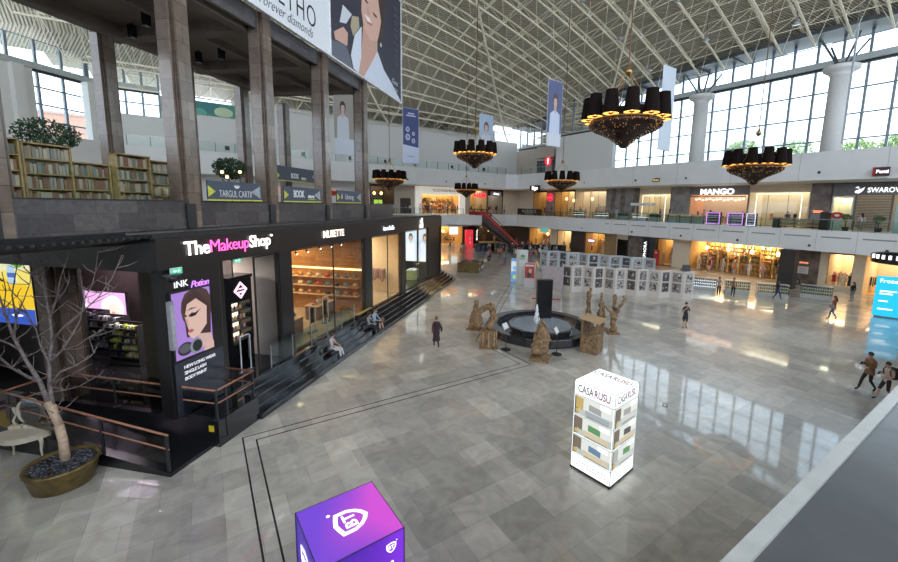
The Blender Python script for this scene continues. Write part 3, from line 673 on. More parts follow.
for sg in (0, PI): art(t, .9, 4.1, [((.12, .2, .65), None), ((.8, .82, .9), [(.1, .5), (.9, .55), (.9, .75), (.1, .7)]), ((.75, .08, .1), el(.5, .35, .35, .1)), ((.3, .5, .9), [(.1, .05), (.9, .05), (.9, .2), (.1, .2)])], (0, -.085 if sg == 0 else .085, .1), (0, 0, sg), emit=1)
# yellow LED advert and dark wall, far left
b = MB(); b.box(2.75, 3.0, 9.4, 22, 0, 6.6); b.box(.9, 2.75, 13.2, 13.4, 0, 6.6); Lstruct('wall_left_dark', b, mat('dark brown facade', (.05, .045, .045), .4))
t = Lthing('light_poster', 'big yellow and blue lit advert on the far left behind the bare tree', 'poster', 2.6, 11.75, 2.75, -PI/2)
b = MB(); b.box(-1.5, 1.5, 0, .12, 0, 3.6); b.build('light_box', DARK, t)
ys = [((.85, .72, .18), None), ((.80, .78, .5), [(0, .55), (1, .6), (1, 1), (0, 1)]), ((.88, .58, .03), [(0, .15), (1, .18), (1, .42), (.5, .5), (0, .38)]), ((.04, .10, .50), [(0, 0), (1, 0), (1, .17), (0, .17)])]
for x, y, r_ in ((.42, .86, .16), (.8, .72, .14), (.85, .9, .12), (.6, .93, .1)): ys.append(((.12, .32, .04), el(x, y, r_, r_*.75))); ys.append(((.30, .52, .08), el(x+.03, y+.02, r_*.55, r_*.4)))
for x, y in ((.7, .56), (.12, .7), (.1, .62)): ys += [((.45, .62, .8), [(x-.07, y-.12), (x+.07, y-.12), (x+.06, y+.08), (x-.06, y+.08)]), ((.08, .15, .5), [(x-.07, y-.05), (x+.07, y-.05), (x+.07, y+.0), (x-.07, y+.0)])]
ys += [((.9, .92, 1), el(.3, .075, .1, .02, 10)), ((.9, .92, 1), el(.72, .1, .1, .016, 10))]
art(t, 2.95, 3.55, ys, (0, -.01, .02), (0, 0, 0), emit=.95)
# tall brown column in front of the niche
def column(label, s, n, z0, z1, w=1.35, name='marble_column', grp=None):
    t = Lthing(name, label, 'column', s, n, z0)
    h = z1-z0; a = w/2; c = a*.62
    for nm, poly, m in (('shaft', [(-a, -c), (-c, -c), (-c, -a), (c, -a), (c, -c), (a, -c), (a, c), (c, c), (c, a), (-c, a), (-c, c), (-a, c)], COLM),):
        b = MB(); b.prism(poly, 0, h); b.build(nm, m, t)
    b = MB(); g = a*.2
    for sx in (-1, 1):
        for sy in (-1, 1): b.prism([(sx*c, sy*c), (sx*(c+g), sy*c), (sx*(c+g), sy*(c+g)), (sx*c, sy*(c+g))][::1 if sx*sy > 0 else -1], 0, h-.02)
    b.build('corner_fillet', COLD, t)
    return t
column('brown marble column standing in the dark entrance niche', 1.45, 7.3, .86, 6.6, .85)
# ------------------------------------------------------------ upper terrace of the left block
b = MB(); b.box(-22, 20.2, 3.35, 3.6, 6.66, 7.56); b.box(19.95, 20.2, 3.6, 14, 6.66, 7.56)
Lstruct('wall_parapet', b, STONE)
b = MB(); b.box(-22, 20.2, 3.5, 22, 6.55, 6.66); Lstruct('floor_terrace', b, mat('terrace stone', (.2, .18, .16), .4))
b = MB(); b.box(-22, .7, 3.36, 22, 6.3, 6.66); b.box(-22, .75, 2.9, 3.4, 6.42, 6.52); Ltrim(b, WALLK)
b = MB(); b.box(-22, 20.25, 3.33, 3.62, 7.56, 7.6)
for s in (-1.95, 3.02, 7.03, 11.39, 15.89): b.box(s-.36, s-.02, 3.26, 3.34, 6.66, 7.5)
Ltrim(b, DARK)
b = MB()
for s0, s1 in ((-8, -3), (-1.3, 2.3)): b.quad((s0, 3.45, 7.6), (s1, 3.45, 7.6), (s1, 3.45, 8.5), (s0, 3.45, 8.5))
Ltrim(b, RAILG, 'glass balustrade')
cn = ['nearest the left edge of the photo', 'largest, left of the wide slate sign', 'between the first and second slate signs', 'between the second and third slate signs', 'at the right end of the slab']
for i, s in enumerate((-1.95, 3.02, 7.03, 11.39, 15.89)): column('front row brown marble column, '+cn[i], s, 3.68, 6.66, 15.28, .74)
cn = ['leftmost', 'left middle', 'right middle', 'rightmost']
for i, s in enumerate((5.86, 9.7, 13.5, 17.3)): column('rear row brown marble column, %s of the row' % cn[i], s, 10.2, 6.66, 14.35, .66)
SOFF = mat('brown grey soffit', (.22, .185, .16), .8, noise=.06, scale=1)
b = MB(); b.box(-14, 16.5, 3.6, 11.4, 15.05, 15.2)
for s in (-6, -1.95, 3.02, 7.03, 11.39, 15.89): b.box(s-.3, s+.3, 4.0, 11.2, 14.6, 15.05)
for n in (4.0, 10.2): b.box(-14, 16.4, n, n+.5, 14.55, 15.05)
b.box(-14, 16.4, 7, 7.3, 14.8, 15.05)
Lstruct('ceiling_canopy', b, SOFF)
b = MB(); b.box(-14, 16.4, 3.5, 3.65, 14.6, 15.3); b.box(16.3, 16.45, 3.5, 11.4, 14.6, 15.3); b.box(-14, 16.4, 3.5, 11.4, 15.2, 15.3); Ltrim(b, STONE, 'dark marble edge of the canopy')
for i, (s, n) in enumerate(((5.6, 7.6), (6.5, 9.4), (9.3, 7.6), (9.6, 9.2))):
    t = Lthing('spotlight', 'black spotlight hanging under the brown canopy, %s from the left' % ORD[i], 'spotlight', s, n, 14.56, 0, 'spotlights under the canopy')
    b = MB(); b.bevbox(-.12, .12, -.12, .12, -.1, .42, .02); b.build('housing', BLACK, t); b = MB(); b.tube((0, 0, .4), (0, 0, .5), .04, 6); b.build('stem', DARK, t)
# big hanging banner
t = Lthing('advertising_banner', 'huge white banner with a smiling person hung on the canopy edge', 'banner', 12.0, 2.9, 15.1)
b = MB(); b.box(-10.0, 8.8, 0, .06, 0, 7.0); b.build('sheet', mat('banner white vinyl', (.72, .74, .78), .5, noise=.02), t)
b = MB()
for x0, x1, z0, z1 in ((-10, 8.8, -.05, .03), (8.75, 8.85, 0, 7), (-10, 8.8, 6.97, 7.05), (-.84, -.76, 0, 7)): b.box(x0, x1, -.05, .08, z0, z1)
b.build('frame', mat('pale frame', (.75, .76, .78), .4), t)
INK = mat('black print', (.01, .01, .015), .5, noise=0)
text('DELTHO', 1.35, INK, t, (-2.0, -.01, 1.15), align='RIGHT', off=-.012, space=1.15, ext=.004, sx=.72)
text('Forever diamonds', .62, INK, t, (-2.35, -.01, .42), align='RIGHT', shear=.4, off=-.008, ext=.004, sx=.78)
pp = [((.035, .035, .055), None), ((0.13, 0.14, 0.18), [(-0.003, 0.11), (0.161, 0.15), (0.242, 0.01), (0.222, 0), (-0.013, 0)]), ((0.56, 0.33, 0.26), [(0.375, 0.42), (0.344, 0.15), (0.304, 0.0), (0.395, 0), (0.477, 0.15), (0.579, 0.3), (0.579, 0.4)]), ((0.6, 0.65, 0.76), [(0.579, 0.31), (0.681, 0.19), (0.835, 0.11), (0.998, 0), (0.375, 0), (0.477, 0.15)]), ((0.66, 0.7, 0.8), [(0.355, 0.4), (0.263, 0.28), (0.212, 0.1), (0.242, 0.01), (0.304, 0.0), (0.344, 0.15)]), ((0.66, 0.41, 0.33), [(0.365, 0.7), (0.355, 0.52), (0.385, 0.4), (0.477, 0.35), (0.579, 0.4), (0.641, 0.56), (0.671, 0.91), (0.487, 0.98)]), ((0.05, 0.03, 0.025), [(0.385, 0.85), (0.651, 1), (0.732, 0.9), (0.692, 0.62), (0.63, 0.4), (0.589, 0.41), (0.641, 0.6), (0.589, 0.8), (0.447, 0.86)]), ((0.82, 0.76, 0.74), [(0.385, 0.52), (0.426, 0.48), (0.498, 0.49), (0.467, 0.53)]), ((0.6, 0.36, 0.29), [(0.028, 0.18), (0.13, 0.27), (0.181, 0.25), (0.171, 0.15), (0.11, 0.14), (0.038, 0.13)]), ((0.62, 0.64, 0.7), [(0.13, 0.43), (0.232, 0.42), (0.161, 0.31), (0.089, 0.28)]), ((0.42, 0.36, 0.24), [(0.232, 0.41), (0.314, 0.45), (0.324, 0.37), (0.242, 0.26), (0.212, 0.32)]), ((.06, .03, .03), el(.545, .60, .035, .012, 8)), ((.06, .03, .03), el(.42, .64, .03, .012, 8)), ((.5, .14, .13), [(.385, .525), (.43, .465), (.505, .485), (.50, .50), (.43, .485)]), ((.58, .34, .27), [(.44, .62), (.475, .55), (.44, .54), (.42, .56)]), ((.75, .72, .6), el(.63, .39, .012, .02, 8))]
art(t, 9.5, 6.9, pp, (4.02, -.02, .06), (0, 0, 0), base=0)
b = MB()
for i in range(9):
    for q in range(2): b.tube((7.5+q*.35, -.05, 2.3+i*.45), (7.65+q*.35, -.05, 2.5+i*.45), .03, 4)
b.build('ornament_print', mat('dim print', (.16, .16, .22), .5), t)
text('Oana', .5, mat('white print', (.6, .62, .7), .5), t, (7.5, -.05, 1.1), shear=.4, ext=.002); text('ELTHO', .3, MC['white print'], t, (7.6, -.05, .6), ext=.002)
# slate signs between the columns
SL = mat('slate blue sign', (.055, .07, .10), .45, noise=.03); YG = mat('yellow green edge', (.55, .55, .06), .5); GA = mat('pale grey arrow', (.34, .38, .40), .5); SW = mat('white sign print', (.75, .76, .78), .5, noise=0)
def slate(s0, s1, label, body, logo, n=3.2, z=7.66, h=.66, kw={}):
    w = s1-s0; t = Lthing('hanging_sign', label, 'sign', s0, n, z)
    b = MB(); b.box(0, w, 0, .05, 0, h); b.build('board', SL, t)
    b = MB(); b.box(0, w, -.01, .05, -.05, 0); b.add([(0, -.012, .08), (.33, -.012, .28), (0, -.012, .48)], [(0, 1, 2)]); b.build('edge_print', YG, t)
    b = MB(); b.add([(w-.1, -.012, .06), (w-.1, -.012, h-.1), (w-.62, -.012, h/2-.02)], [(0, 1, 2)]); b.build('arrow_print', GA, t)
    logo(t, w)
    return t
def lg1(t, w):
    text('TARGUL CARTII', .36, SW, t, (w/2-.05, -.012, .2), off=-.004, ext=.003, sx=.62)
    b = MB(); b.add([(w/2-.16, -.012, .54), (w/2-.1, -.012, .44), (w/2, -.012, .41), (w/2+.1, -.012, .44), (w/2+.16, -.012, .54), (w/2+.06, -.012, .5), (w/2+.07, -.012, .58), (w/2, -.012, .5), (w/2-.07, -.012, .58), (w/2-.06, -.012, .5)], [tuple(range(10))]); b.build('book_logo', SW, t)
def lg2(t, w):
    text('BOOK', .46, SW, t, (w/2-.8, -.012, .32), align='LEFT', off=.012, ext=.003, sx=.66, space=.9); text('store', .24, SW, t, (w/2+.32, -.012, .24), align='LEFT', off=.012, ext=.003); b = MB(); b.box(w/2+.3, w/2+.95, -.012, -.01, .08, .11); b.build('underline', YG, t)
def lg3(t, w):
    text('Librarag', .42, SW, t, (w/2-.05, -.012, .3), off=-.003, ext=.003, sx=.72); b = MB(); b.add([(w/2-.98, -.012, .2), (w/2-.86, -.012, .2), (w/2-.86, -.012, .5), (w/2-.93, -.012, .42)], [(0, 1, 2, 3)]); b.build('book_logo', SW, t)
slate(3.45, 6.1, 'widest slate blue sign with open book emblem between the marble columns', '', lg1); slate(7.5, 10.42, 'middle slate blue sign with bold white letters between the marble columns', '', lg2); slate(11.95, 14.85, 'right slate blue sign with thin round letters between the marble columns', '', lg3)
slate(14.2, 18.6, 'rear slate blue sign hanging higher behind the front columns', '', lg2, 8.6, 9.0, .9)
# book cases and books
BK = [mat('book %d' % i, c, .6, noise=0) for i, c in enumerate([(.36, .31, .22), (.24, .13, .07), (.2, .2, .17), (.38, .33, .25), (.3, .22, .11), (.13, .14, .1), (.42, .37, .26), (.2, .1, .06), (.28, .27, .22)])]
bkm = []
for i, c in enumerate(BK):
    b = MB(); w = .07+.012*(i % 4); h = .26+.02*(i % 5)
    b.bevbox(0, w, 0, .2, 0, h, .006); bkm.append((b.mesh('book', c), w))
BKN = ['cream', 'red brown', 'olive grey', 'pale sand', 'tan', 'dark green', 'light cream', 'brown', 'grey green']
ROWN = ['top', 'second', 'third', 'lowest']
def bookcase(which, label, s, n, rows, h, bw=1.15, per=10):
    t = Lthing('bookcase', label, 'bookcase', s, n, 6.66)
    b = MB()
    for x in (0, bw-.04): b.box(x, x+.04, 0, .32, 0, h)
    b.box(0, bw, .3, .32, 0, h); b.box(0, bw, 0, .32, h-.04, h); b.build('carcass', PALEWOOD, t)
    for r_ in range(rows):
        z = h-.42*(r_+1); b = MB(); b.box(.04, bw-.04, .02, .3, z-.03, z); b.build('shelf_board', PALEWOOD, t)
        x = .07
        for j in range(per):
            kk = R.randrange(9); me, w = bkm[kk]
            o = bpy.data.objects.new('book', me); COL.objects.link(o); o.location = lp(s+x, n+.04, 6.66+z); o.rotation_euler = (0, 0, LR); x += (bw-.14)/per
            tag(o, '%s book on the %s shelf of the %s terrace bookcase' % (BKN[kk], ROWN[r_], which), 'book', 'books in the terrace bookcases')
for i, (s, n, h) in enumerate(((-2.7, 5.2, 2.5), (-1.35, 5.4, 2.5), (-.1, 5.5, 2.45), (1.1, 5.7, 2.05), (2.3, 5.5, 2.45), (3.5, 5.6, 2.35))):
    bookcase(('leftmost', 'second', 'third', 'low fourth', 'fifth', 'rightmost')[i], 'pale wooden bookcase on the terrace, %s' % ('at the left edge of the photo', 'second from the left', 'third from the left', 'lower one behind the small tree', 'behind the lamp and leftmost rear column', 'rightmost beside the largest column')[i], s, n, 4, h, 1.15, 12)
for i, (s, n) in enumerate(((1.9, 8.0), (4.9, 7.6), (6.9, 7.8), (8.6, 8.3))):
    t = Lthing('book_table', 'low pale wooden sales table on the terrace, %s' % ('leftmost', 'second', 'third', 'rightmost')[i], 'table', s, n, 6.66)
    b = MB(); b.bevbox(-.5, .5, -.35, .35, .72, .78, .01); b.build('table_top', PALEWOOD, t)
    for sx in (-.45, .45):
        for sy in (-.3, .3): b = MB(); b.box(sx-.03, sx+.03, sy-.03, sy+.03, 0, .72); b.build('leg', PALEWOOD, t)
def leafy(name, label, cat, p, h, rad, nl=700, col=(.02, .05, .018), pot=(.05, .045, .04), seed=1, zf=.6, leaf=.09, group=None):
    rr = random.Random(seed); t = thing(name, label, cat, p, 0, group)
    b = MB(); b.smooth = True; b.lathe([(.22, 0), (.28, .35), (.3, .38), (.26, .38)], 14); b.build('pot', mat('plant pot %s' % str(pot), pot, .5), t)
    b = MB(); b.path([(0, 0, .3), (.03, .02, h*.4), (-.02, .03, h*.7)], [.05, .04, .03], 6)
    for i in range(7): a = i*.9; b.path([(-.02, .03, h*.62), (rad*.5*math.cos(a), rad*.5*math.sin(a), h*.8)], [.025, .01], 5)
    b.build('trunk', mat('plant bark', (.06, .04, .03), .8), t)
    b = MB()
    for i in range(nl):
        while True:
            q = Vector((rr.uniform(-1, 1), rr.uniform(-1, 1), rr.uniform(-1, 1)))
            if q.length < 1 and (q.length > .45 or rr.random() < .3) and math.sin(q.x*5+seed)*math.sin(q.y*5)*math.sin(q.z*6+seed) < .35: break
        c = Vector((q.x*rad, q.y*rad, h+q.z*rad*zf)); u_ = Vector((rr.gauss(0, 1), rr.gauss(0, 1), rr.gauss(0, 1))).normalized(); w = u_.orthogonal().normalized()*leaf*.35; u_ = u_*leaf
        b.add([c-u_, c+w, c+u_, c-w], [(0, 1, 2, 3)])
    b.build('foliage', mat('leaves %s' % str(col), col, .6, noise=.3, scale=3), t); return t
leafy('potted_tree', 'small dark leaved tree above the bookcases on the left', 'plant', lp(1.25, 6.6, 6.66), 2.85, .78, 1100, seed=4, zf=.62, leaf=.07)
leafy('potted_tree', 'small dark leaved tree behind the wide slate sign', 'plant', lp(8.6, 6.9, 6.66), 2.5, .75, 1200, seed=9, zf=.7)
for i, (s, n, z) in enumerate(((1.0, 6.0, 9.07), (7.14, 6, 8.88), (7.41, 6, 8.68), (8.2, 6, 8.97), (4.5, 6.0, 8.9))):
    t = Lthing('clip_lamp', 'glowing warm bulb lamp on a thin stand, %s' % ('left of the nearest columns among the bookcases', 'left one above the wide slate sign', 'lower one above the wide slate sign', 'right one above the wide slate sign', 'just right of the largest column')[i], 'lamp', s, n, 6.66)
    b = MB(); b.tube((0, 0, 0), (0, 0, z-6.72), .015, 6); b.lathe([(.12, 0), (.12, .02)], 10); b.build('stand', DARK, t)
    b = MB(); b.smooth = True; b.ell((0, 0, z-6.66), (.07, .07, .07), 10, 8); b.build('bulb', WARM, t)
# ------------------------------------------------------------ bare tree in the brass pot, vanity table
t = thing('planter', 'large round brassy planter filled with dark pebbles', 'planter', (-3.51, 14.43, 0))
BR = mat('aged brass', (.19, .13, .045), .42, .45, noise=.25, scale=4)
b = MB(); b.smooth = True; b.lathe([(.58, .01), (.62, .03), (.72, .5), (.76, .55), (.78, .6), (.77, .63), (.70, .63), (.69, .5), (.1, .5)], 48); b.build('bowl', BR, t)
b = MB()
for i in range(420):
    a, q = R.uniform(0, 2*PI), .66*math.sqrt(R.random()); s = R.uniform(.03, .055)
    b.ell((q*math.cos(a), q*math.sin(a), .52+R.uniform(0, .04)), (s*1.2, s, s*.7), 6, 4)
g = b.build('pebbles', [mat('dark pebbles', (.035, .035, .045), .35, noise=.5, scale=2)], t); g['kind'] = 'stuff'
TREE = [([(0.03, 0.16, 0.49), (0.01, 0.25, 1.1), (-0.07, 0.4, 1.48)], [0.11, 0.1, 0.1]), ([(-0.06, 0.4, 1.48), (-0.26, 0.59, 2.12), (-0.4, 0.77, 2.65), (-0.65, 1.0, 3.19), (-0.87, 1.16, 3.86), (-1.03, 1.36, 4.6), (-1.22, 1.69, 5.38)], [0.095, 0.085, 0.07, 0.06, 0.05, 0.035, 0.02]), ([(-0.07, 0.39, 1.43), (-0.17, 0.56, 2.02), (-0.21, 0.7, 2.55), (-0.22, 0.93, 3.13), (-0.11, 0.92, 3.74), (-0.14, 1.1, 4.32), (-0.22, 1.28, 5.08), (-0.28, 1.49, 5.83), (-0.37, 1.62, 6.44)], [0.075, 0.07, 0.065, 0.055, 0.05, 0.04, 0.03, 0.02, 0.01]), ([(-0.2, 0.67, 2.55), (0.02, 0.66, 2.88), (0.35, 0.57, 3.02), (0.65, 0.42, 3.23), (0.8, 0.44, 3.37)], [0.04, 0.035, 0.025, 0.02, 0.01]), ([(-0.16, 0.75, 3.17), (0.1, 0.72, 3.47), (0.35, 0.63, 3.88), (0.52, 0.74, 4.25), (0.63, 0.81, 4.79), (0.57, 1.02, 5.47)], [0.035, 0.03, 0.025, 0.02, 0.015, 0.01]), ([(-0.08, 0.8, 3.77), (0.28, 0.5, 4.21), (0.65, 0.34, 4.56), (1.05, 0.02, 4.97), (1.4, -0.16, 5.51), (1.66, -0.28, 6.13)], [0.035, 0.03, 0.02, 0.018, 0.012, 0.008]), ([(-0.09, 0.9, 4.36), (0.06, 0.93, 4.84), (0.17, 0.99, 5.37), (0.34, 0.91, 5.87), (0.49, 0.97, 6.38)], [0.03, 0.025, 0.02, 0.012, 0.008]), ([(-0.42, 0.84, 2.63), (-0.74, 1.15, 2.76), (-1.09, 1.55, 2.92), (-1.37, 1.86, 3.16), (-1.58, 2.01, 3.39)], [0.05, 0.04, 0.035, 0.03, 0.02]), ([(-0.68, 1.11, 3.16), (-0.77, 1.09, 3.52), (-0.95, 1.16, 3.7), (-1.16, 1.31, 3.81), (-1.27, 1.26, 4.06)], [0.04, 0.03, 0.03, 0.02, 0.02]), ([(-0.93, 1.39, 3.8), (-0.87, 1.5, 4.32), (-0.93, 1.65, 4.94), (-0.82, 1.77, 5.61), (-0.71, 1.81, 6.15)], [0.035, 0.03, 0.02, 0.015, 0.008]), ([(-0.85, 1.43, 4.34), (-0.65, 1.38, 4.83), (-0.5, 1.42, 5.3), (-0.46, 1.51, 5.84)], [0.02, 0.016, 0.012, 0.008]), ([(-0.18, 1.09, 5.11), (-0.34, 1.24, 5.43), (-0.52, 1.32, 5.65), (-0.67, 1.45, 6.03)], [0.02, 0.016, 0.012, 0.008]), ([(-0.19, 0.77, 3.17), (-0.4, 1.13, 3.58), (-0.5, 1.38, 3.96), (-0.68, 1.63, 4.35), (-0.85, 1.86, 4.75), (-1.17, 2.32, 5.04)], [0.03, 0.025, 0.02, 0.015, 0.012, 0.008]), ([(0.7, 0.44, 4.86), (0.89, 0.46, 5.26), (1.0, 0.48, 5.72), (1.08, 0.5, 6.21)], [0.015, 0.012, 0.01, 0.006]), ([(0.13, 0.61, 3.5), (0.49, 0.37, 3.65), (0.84, 0.09, 3.95), (1.11, -0.03, 4.08)], [0.02, 0.016, 0.012, 0.006]), ([(1.02, 0.23, 4.93), (1.29, 0.07, 5.09), (1.49, -0.06, 5.32)], [0.014, 0.01, 0.006]), ([(-0.14, 0.6, 2.37), (0.15, 0.42, 2.43), (0.43, 0.39, 2.48), (0.65, 0.34, 2.62)], [0.018, 0.015, 0.012, 0.008]), ([(0.07, 0.87, 4.85), (0.29, 0.67, 5.09), (0.43, 0.67, 5.4)], [0.014, 0.01, 0.006]), ([(-1.11, 1.64, 4.55), (-1.03, 1.66, 5.09), (-1.08, 1.75, 5.58)], [0.02, 0.015, 0.01])]
t = thing('bare_tree', 'leafless branching tree with cream wrapped lower trunk growing from the brass planter', 'tree', (-3.51, 14.43, 0))
BARK = mat('grey brown bark', (.22, .175, .165), .85, noise=.2, scale=12); WRAP = mat('cream trunk wrap', (.50, .36, .25), .8, noise=.12, scale=10)
for i, (pts, rs) in enumerate(TREE):
    b = MB(); b.smooth = True
    if i in (1, 2):
        b.path(pts[:2], [rs[0], rs[1]*1.05], 10); b.build('trunk_wrap', WRAP, t); b = MB(); b.smooth = True
        b.path(pts[1:], [x*.72 for x in rs[1:]], 8); b.build('branch', BARK, t)
    elif i == 0: b.path(pts, rs, 12); b.build('trunk', WRAP, t)
    else: b.path(pts, [x*.85 for x in rs], 6); b.build('branch', BARK, t)
    if i > 0:
        b = MB()
        for j in range(1, len(pts)):
            p = Vector(pts[j-1]).lerp(Vector(pts[j]), R.random())
            for _ in range(2):
                d = Vector((R.gauss(0, .25), R.gauss(0, .25), R.uniform(.05, .4))); b.path([p, p+d*.6, p+d+Vector((R.gauss(0, .06), R.gauss(0, .06), .06))], [.014, .010, .006], 4)
        g = b.build('twig', BARK, t); g['kind'] = 'stuff'
IV = mat('ivory lacquer', (.62, .54, .42), .35, noise=.03)
t = thing('dressing_table', 'ivory kidney shaped dressing table with curved legs, beside the planter', 'table', (-4.75, 16.5, 0), -.35)
def kid(sc): return [(sc*.66*math.cos(a)*(1+.08*math.cos(2*a)), sc*(.40*math.sin(a)+(.17*math.cos(a)**2 if math.sin(a) < 0 else 0))) for a in [2*PI*i/28 for i in range(28)]]
b = MB(); b.prism(kid(1.0), .74, .78); b.prism(kid(1.03), .755, .77); b.build('table_top', IV, t)
b = MB(); b.prism(kid(.92), .60, .74); b.build('apron', IV, t)
for sx, sy in ((-.5, -.12), (.5, -.12), (-.42, .25), (.42, .25), (0, .3)):
    b = MB(); b.smooth = True; b.path([(sx, sy, .66), (sx*1.06, sy*1.1, .5), (sx*.98, sy, .25), (sx*1.0, sy, .08), (sx*1.04, sy*1.04, 0)], [.06, .045, .03, .022, .035], 8); b.build('leg', IV, t)
for i in range(3): b = MB(); b.bevbox(-.5+i*.35, -.2+i*.35, .26, .44, .78, .88, .012); q = b.build('drawer', IV, t); b = MB(); b.ell((-.35+i*.35, .25, .83), (.015, .015, .015), 8, 6); b.build('knob', BR, q)
b = MB(); b.smooth = True; b.path([(.27*math.cos(a), .36+.02*math.cos(a), 1.28+.38*math.sin(a)) for a in [2*PI*i/24 for i in range(25)]], .035, 8); q = b.build('mirror_frame', IV, t)
b = MB(); b.prism(el(0, 0, .26, .37, 28), 0, .01); b.build('mirror_glass', mat('mirror', (.8, .82, .8), .03, 1, noise=0), q, (0, .36, 1.28), 0, (PI/2, 0, 0))
for sx in (-1, 1): b = MB(); b.smooth = True; b.path([(sx*.36, .36, .86), (sx*.42, .36, 1.0), (sx*.33, .36, 1.2), (sx*.36, .36, 1.34)], [.045, .03, .025, .035], 8); b.ell((sx*.36, .36, 1.38), (.045, .045, .045), 8, 6); b.build('mirror_support', IV, t)
# ------------------------------------------------------------ camera side ledge
b = MB(); b.box(-6, 40, -9, .64, 5.7, 6.0); struct('floor_gallery', b, brick_mat('dark polished slabs', (.085, .09, .095), (.065, .07, .075), (.015, .015, .015), 3.2, 40, .25, .006, (0, 0, 0), noise=.6, nscale=1.5))
b = MB(); b.box(-6, 40, .64, .72, 5.8, 6.02); trim(b, mat('pale stone edge', (.42, .42, .40), .35, noise=.05), label='pale stone edge of the near gallery')
# ------------------------------------------------------------ light towers
CW = glow('light box white', (.95, 1, .96), 1.25)
def pic(t, w, h, loc, rz, seed, e=1.05):
    r_ = random.Random(seed); A = [((.42, .45, .42), None)]
    A.append(((.62, .64, .60), [(0, .3), (1, .38), (1, 1), (0, 1)]))
    A.append(((.10, .10, .09), [(.0, .0), (.1, .05), (.08, .9), (0, .95)]))
    A.append(((.25, .27, .25), [(.3, .0), (.95, .0), (.85, .12), (.36, .14)]))
    A.append((R_pick(r_, [(.16, .13, .10), (.35, .36, .33), (.45, .33, .12)]), [(.04, .35), (.24, .3), (.24, .92), (.04, .95)]))
    x = r_.uniform(.35, .5); A.append((R_pick(r_, [(.08, .08, .08), (.12, .2, .3), (.3, .3, .28), (.1, .25, .1)]), [(x, .42), (x+.32, .38), (x+.32, .7), (x, .74)]))
    A.append((R_pick(r_, [(.5, .52, .5), (.55, .45, .3), (.3, .33, .36)]), [(.3, .12), (.92, .08), (.92, .3), (.3, .38)]))
    A.append(((.5, .35, .1), [(.04, .1), (.14, .1), (.14, .3), (.04, .3)]))
    A.append(((.88, .9, .88), [(.68, .7), (.94, .7), (.94, .95), (.68, .95)]))
    return art(t, w, h, A, loc, (0, 0, rz), 'room_picture', emit=e)
def R_pick(r_, l): return l[r_.randrange(len(l))]
t = thing('advertising_tower', 'tall white lit square advertising tower with pictures of rooms', 'advertising tower', (9.28, 6.9, 0), .13)
w = .64
b = MB(); b.box(-w, w, -w, w, .06, 2.72); b.build('light_box', CW, t)
b = MB()
for z in (.06, .5, 1.1, 1.72, 2.33, 2.72):
    for a in range(4): 
        c, s_ = math.cos(a*PI/2), math.sin(a*PI/2); q = w+.004
        b.tube((c*q-s_*q, s_*q+c*q, z), (c*q+s_*q, s_*q-c*q, z), .008, 4)
for sx in (-1, 1):
    for sy in (-1, 1): b.tube((sx*(w+.003), sy*(w+.003), .05), (sx*(w+.003), sy*(w+.003), 2.73), .01, 4)
b.build('edge_frame', mat('grey edge', (.3, .3, .3), .4), t)
b = MB(); b.box(-w-.01, w+.01, -w-.01, w+.01, .02, .07); b.build('base', DARK, t)
for sx in (-1, 1):
    for sy in (-1, 1): b = MB(); b.tube((sx*.62-.03, sy*.62, .04), (sx*.62+.03, sy*.62, .04), .04, 10); b.build('caster', DARK, t)
LG1 = glow('logo grey', (.2, .21, .24), .7); LG2 = glow('logo plum', (.30, .10, .2), .6)
for k_, rz in enumerate((0, -PI/2, PI/2, PI)):
    c, s_ = math.cos(rz), math.sin(rz)
    def P3(x, y, z): return (c*x-s_*y, s_*x+c*y, z)
    text('CASA', .31, LG1, t, P3(-.02, -w-.006, 2.52), (PI/2, 0, rz), align='RIGHT', ext=.001, sx=.66, off=.008); text('RUSU', .31, LG2, t, P3(-.0, -w-.006, 2.52), (PI/2, 0, rz), align='LEFT', ext=.001, sx=.66, off=.008)
    for j in range(3): pic(t, 1.22, .58, P3(0, -w-.004, .53+j*.605), rz, 3*k_+j)
    b = MB()
    for j in range(2):
        for i in range(12): b.box(-.55+i*.09, -.49+i*.09, -w-.006, -w-.004, .3-j*.1, .325-j*.1)
    b.build('small_print', LG1, t, (0, 0, 0), rz)
text('CASA', .34, LG1, t, (.32, .02, 2.724), (0, 0, -PI/2), align='RIGHT', ext=.001, sx=.7, off=.008); text('RUSU', .34, LG2, t, (.32, 0, 2.724), (0, 0, -PI/2), align='LEFT', ext=.001, sx=.7, off=.008)
b = MB()
for j in range(3):
    for i in range(13): b.box(-.3-j*.1, -.285-j*.1, -.5+i*.08, -.45+i*.08, 2.722, 2.726)
b.build('small_print', LG1, t)
